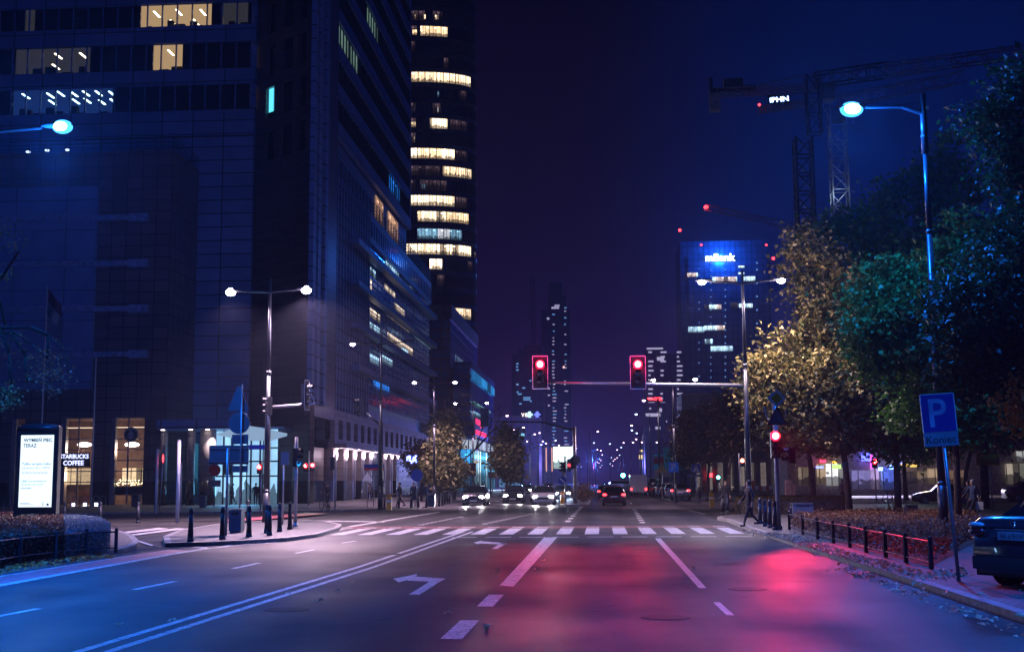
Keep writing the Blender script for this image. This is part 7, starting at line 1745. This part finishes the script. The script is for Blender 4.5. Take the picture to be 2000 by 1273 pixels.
for a in ((1596,1613,906,945,(1,.72,.45),1.0,1),(1614,1650,905,948,(.9,.85,.8),1.3,2),(1660,1700,918,955,(.45,.4,1.0),1.1,3),(1700,1716,915,955,(.7,.5,1.0),1.0,4),(1722,1752,912,955,(.12,.2,1.0),1.1,5),(1770,1812,920,945,(.5,.35,.2),.5,6),(1812,1845,915,945,(.8,.55,.35),.7,7),(1850,1885,918,945,(.5,.3,.2),.5,8),(1965,2020,905,945,(.9,.75,.6),.8,9),(1560,1592,912,948,(.5,.38,.25),.35,10),(1985,2010,880,900,(.7,.7,.7),.5,11)): shopw(*a)
for (px0, px1, py0, py1, col, st_) in ((1602,1612,897,903,(1,.03,.08),5),(1594,1608,910,914,(.15,.2,1.0),4),(1626,1634,900,905,(1,.5,.05),2.5),(1683,1700,885,900,(.08,.1,1.0),5),(1700,1704,888,915,(.8,.1,.9),2),(1737,1747,908,916,(.15,.3,1.0),6),(1745,1750,900,910,(1,.7,.1),2.5),(1760,1790,905,912,(.9,.6,.1),1.2),(1757,1766,898,905,(.2,.25,1.0),4),(1716,1724,912,919,(.2,.35,1.0),5),(1626,1642,907,915,(.5,.9,.2),1.5)):
    a_, c_ = P(px0, py1, Ys-.5), P(px1, py0, Ys-.5); MB().box(a_.x-q0.x,c_.x-q0.x,-.6,-.4,a_.z,c_.z).build("illuminated_sign", emis("shop sign %d %d" % (px0,py0), col, st_), sb)
light('AREA', "shopfront_light", (P(1640,930,Ys).x-q0.x, -2, 3.2), 1000, (.85,.8,1.0), sb, 5, direction=(0,-1,-.35))
light('AREA', "shopfront_light", (P(1725,930,Ys).x-q0.x, -2, 3.2), 1200, (.5,.45,1.0), sb, 5, direction=(0,-1,-.35))
light('AREA', "shopfront_light", (P(1800,930,Ys).x-q0.x, -2, 3.2), 800, (1,.7,.5), sb, 4, direction=(0,-1,-.35))
q = P(1920, 684, 125); 
MB().box(P(1911,684,Ys).x-q0.x,P(1917,684,Ys).x-q0.x,-.3,-.2,P(1911,690,Ys).z,P(1911,682,Ys).z).box(P(1921,684,Ys).x-q0.x,P(1933,684,Ys).x-q0.x,-.3,-.2,P(1921,686,Ys).z,P(1921,680,Ys).z).build("upper_lit_window", emis("pink upper window", (1,.55,.5), 4), sb)
# building behind with mass above
q1 = P(1560, 940, 190); MB().box(q1.x, q1.x+95, 190, 205, 0, 30).build("x", STONE) if False else None
# lower building behind dark trees, right of hoardings
q0_ = P(1335, 940, 175); rb = empty("pale_arcade_building", (q0_.x, 175, 0), 0, "pale low building with an arcade behind the dark street trees", "building"); wr_ = P(1545, 940, 175).x-q0_.x
MB().box(0, wr_, 0, 10, 0, 14).build("wall", STONE, rb)
for i in range(10): MB().box(wr_*(i+.2)/10, wr_*(i+.7)/10, -.1, -.02, .3, 4.2).build("arcade_opening", litwin("arcade %d" % i, (.75,.6,.55), .16+.05*(i % 3), 1.5, i*3.0, furn=.5), rb)
MB().box(P(1382,928,174.7).x-q0_.x, P(1391,923,174.7).x-q0_.x, -.4,-.3, P(1382,931,175).z, P(1382,924,175).z).build("red_sign", REDSM, rb)
for px in (1336, 1460, 1437): 
    pass
# low hoarding fence far behind the avenue, and shelter
q = P(1030,940,170); t = empty("bus_shelter", (q.x-3, 170, .1), 0, "lit blue white bus shelter on the left pavement behind the oncoming cars", "bus shelter")
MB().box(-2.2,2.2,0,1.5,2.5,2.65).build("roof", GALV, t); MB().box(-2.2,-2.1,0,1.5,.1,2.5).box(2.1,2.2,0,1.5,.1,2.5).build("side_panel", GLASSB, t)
MB().box(-1.0,1.9,1.4,1.45,.9,2.3).build("lit_back_panel", emis("shelter light", (.2,.5,1.0), .35), t); MB().box(-1.4,1.4,.9,1.2,.42,.5).build("bench", GALV, t)
# ------------------------------------------------------------------ haze round the whole scene
hz = MB().box(-420, 560, -60, 1150, -1.2, 175)
m = bpy.data.materials.new("haze"); m.use_nodes = True; nt = m.node_tree; nt.nodes.clear()
o_ = N(nt, "ShaderNodeOutputMaterial"); v_ = N(nt, "ShaderNodeVolumePrincipled"); v_.inputs["Density"].default_value = HAZE_DENSITY; v_.inputs["Color"].default_value = (.62,.70,1,1); v_.inputs["Anisotropy"].default_value = .45
nt.links.new(v_.outputs[0], o_.inputs["Volume"])
hz.box  # closed box
tag(hz.build("haze", m), "thin night haze hanging over the avenue and glowing round the lamps", kind="stuff")
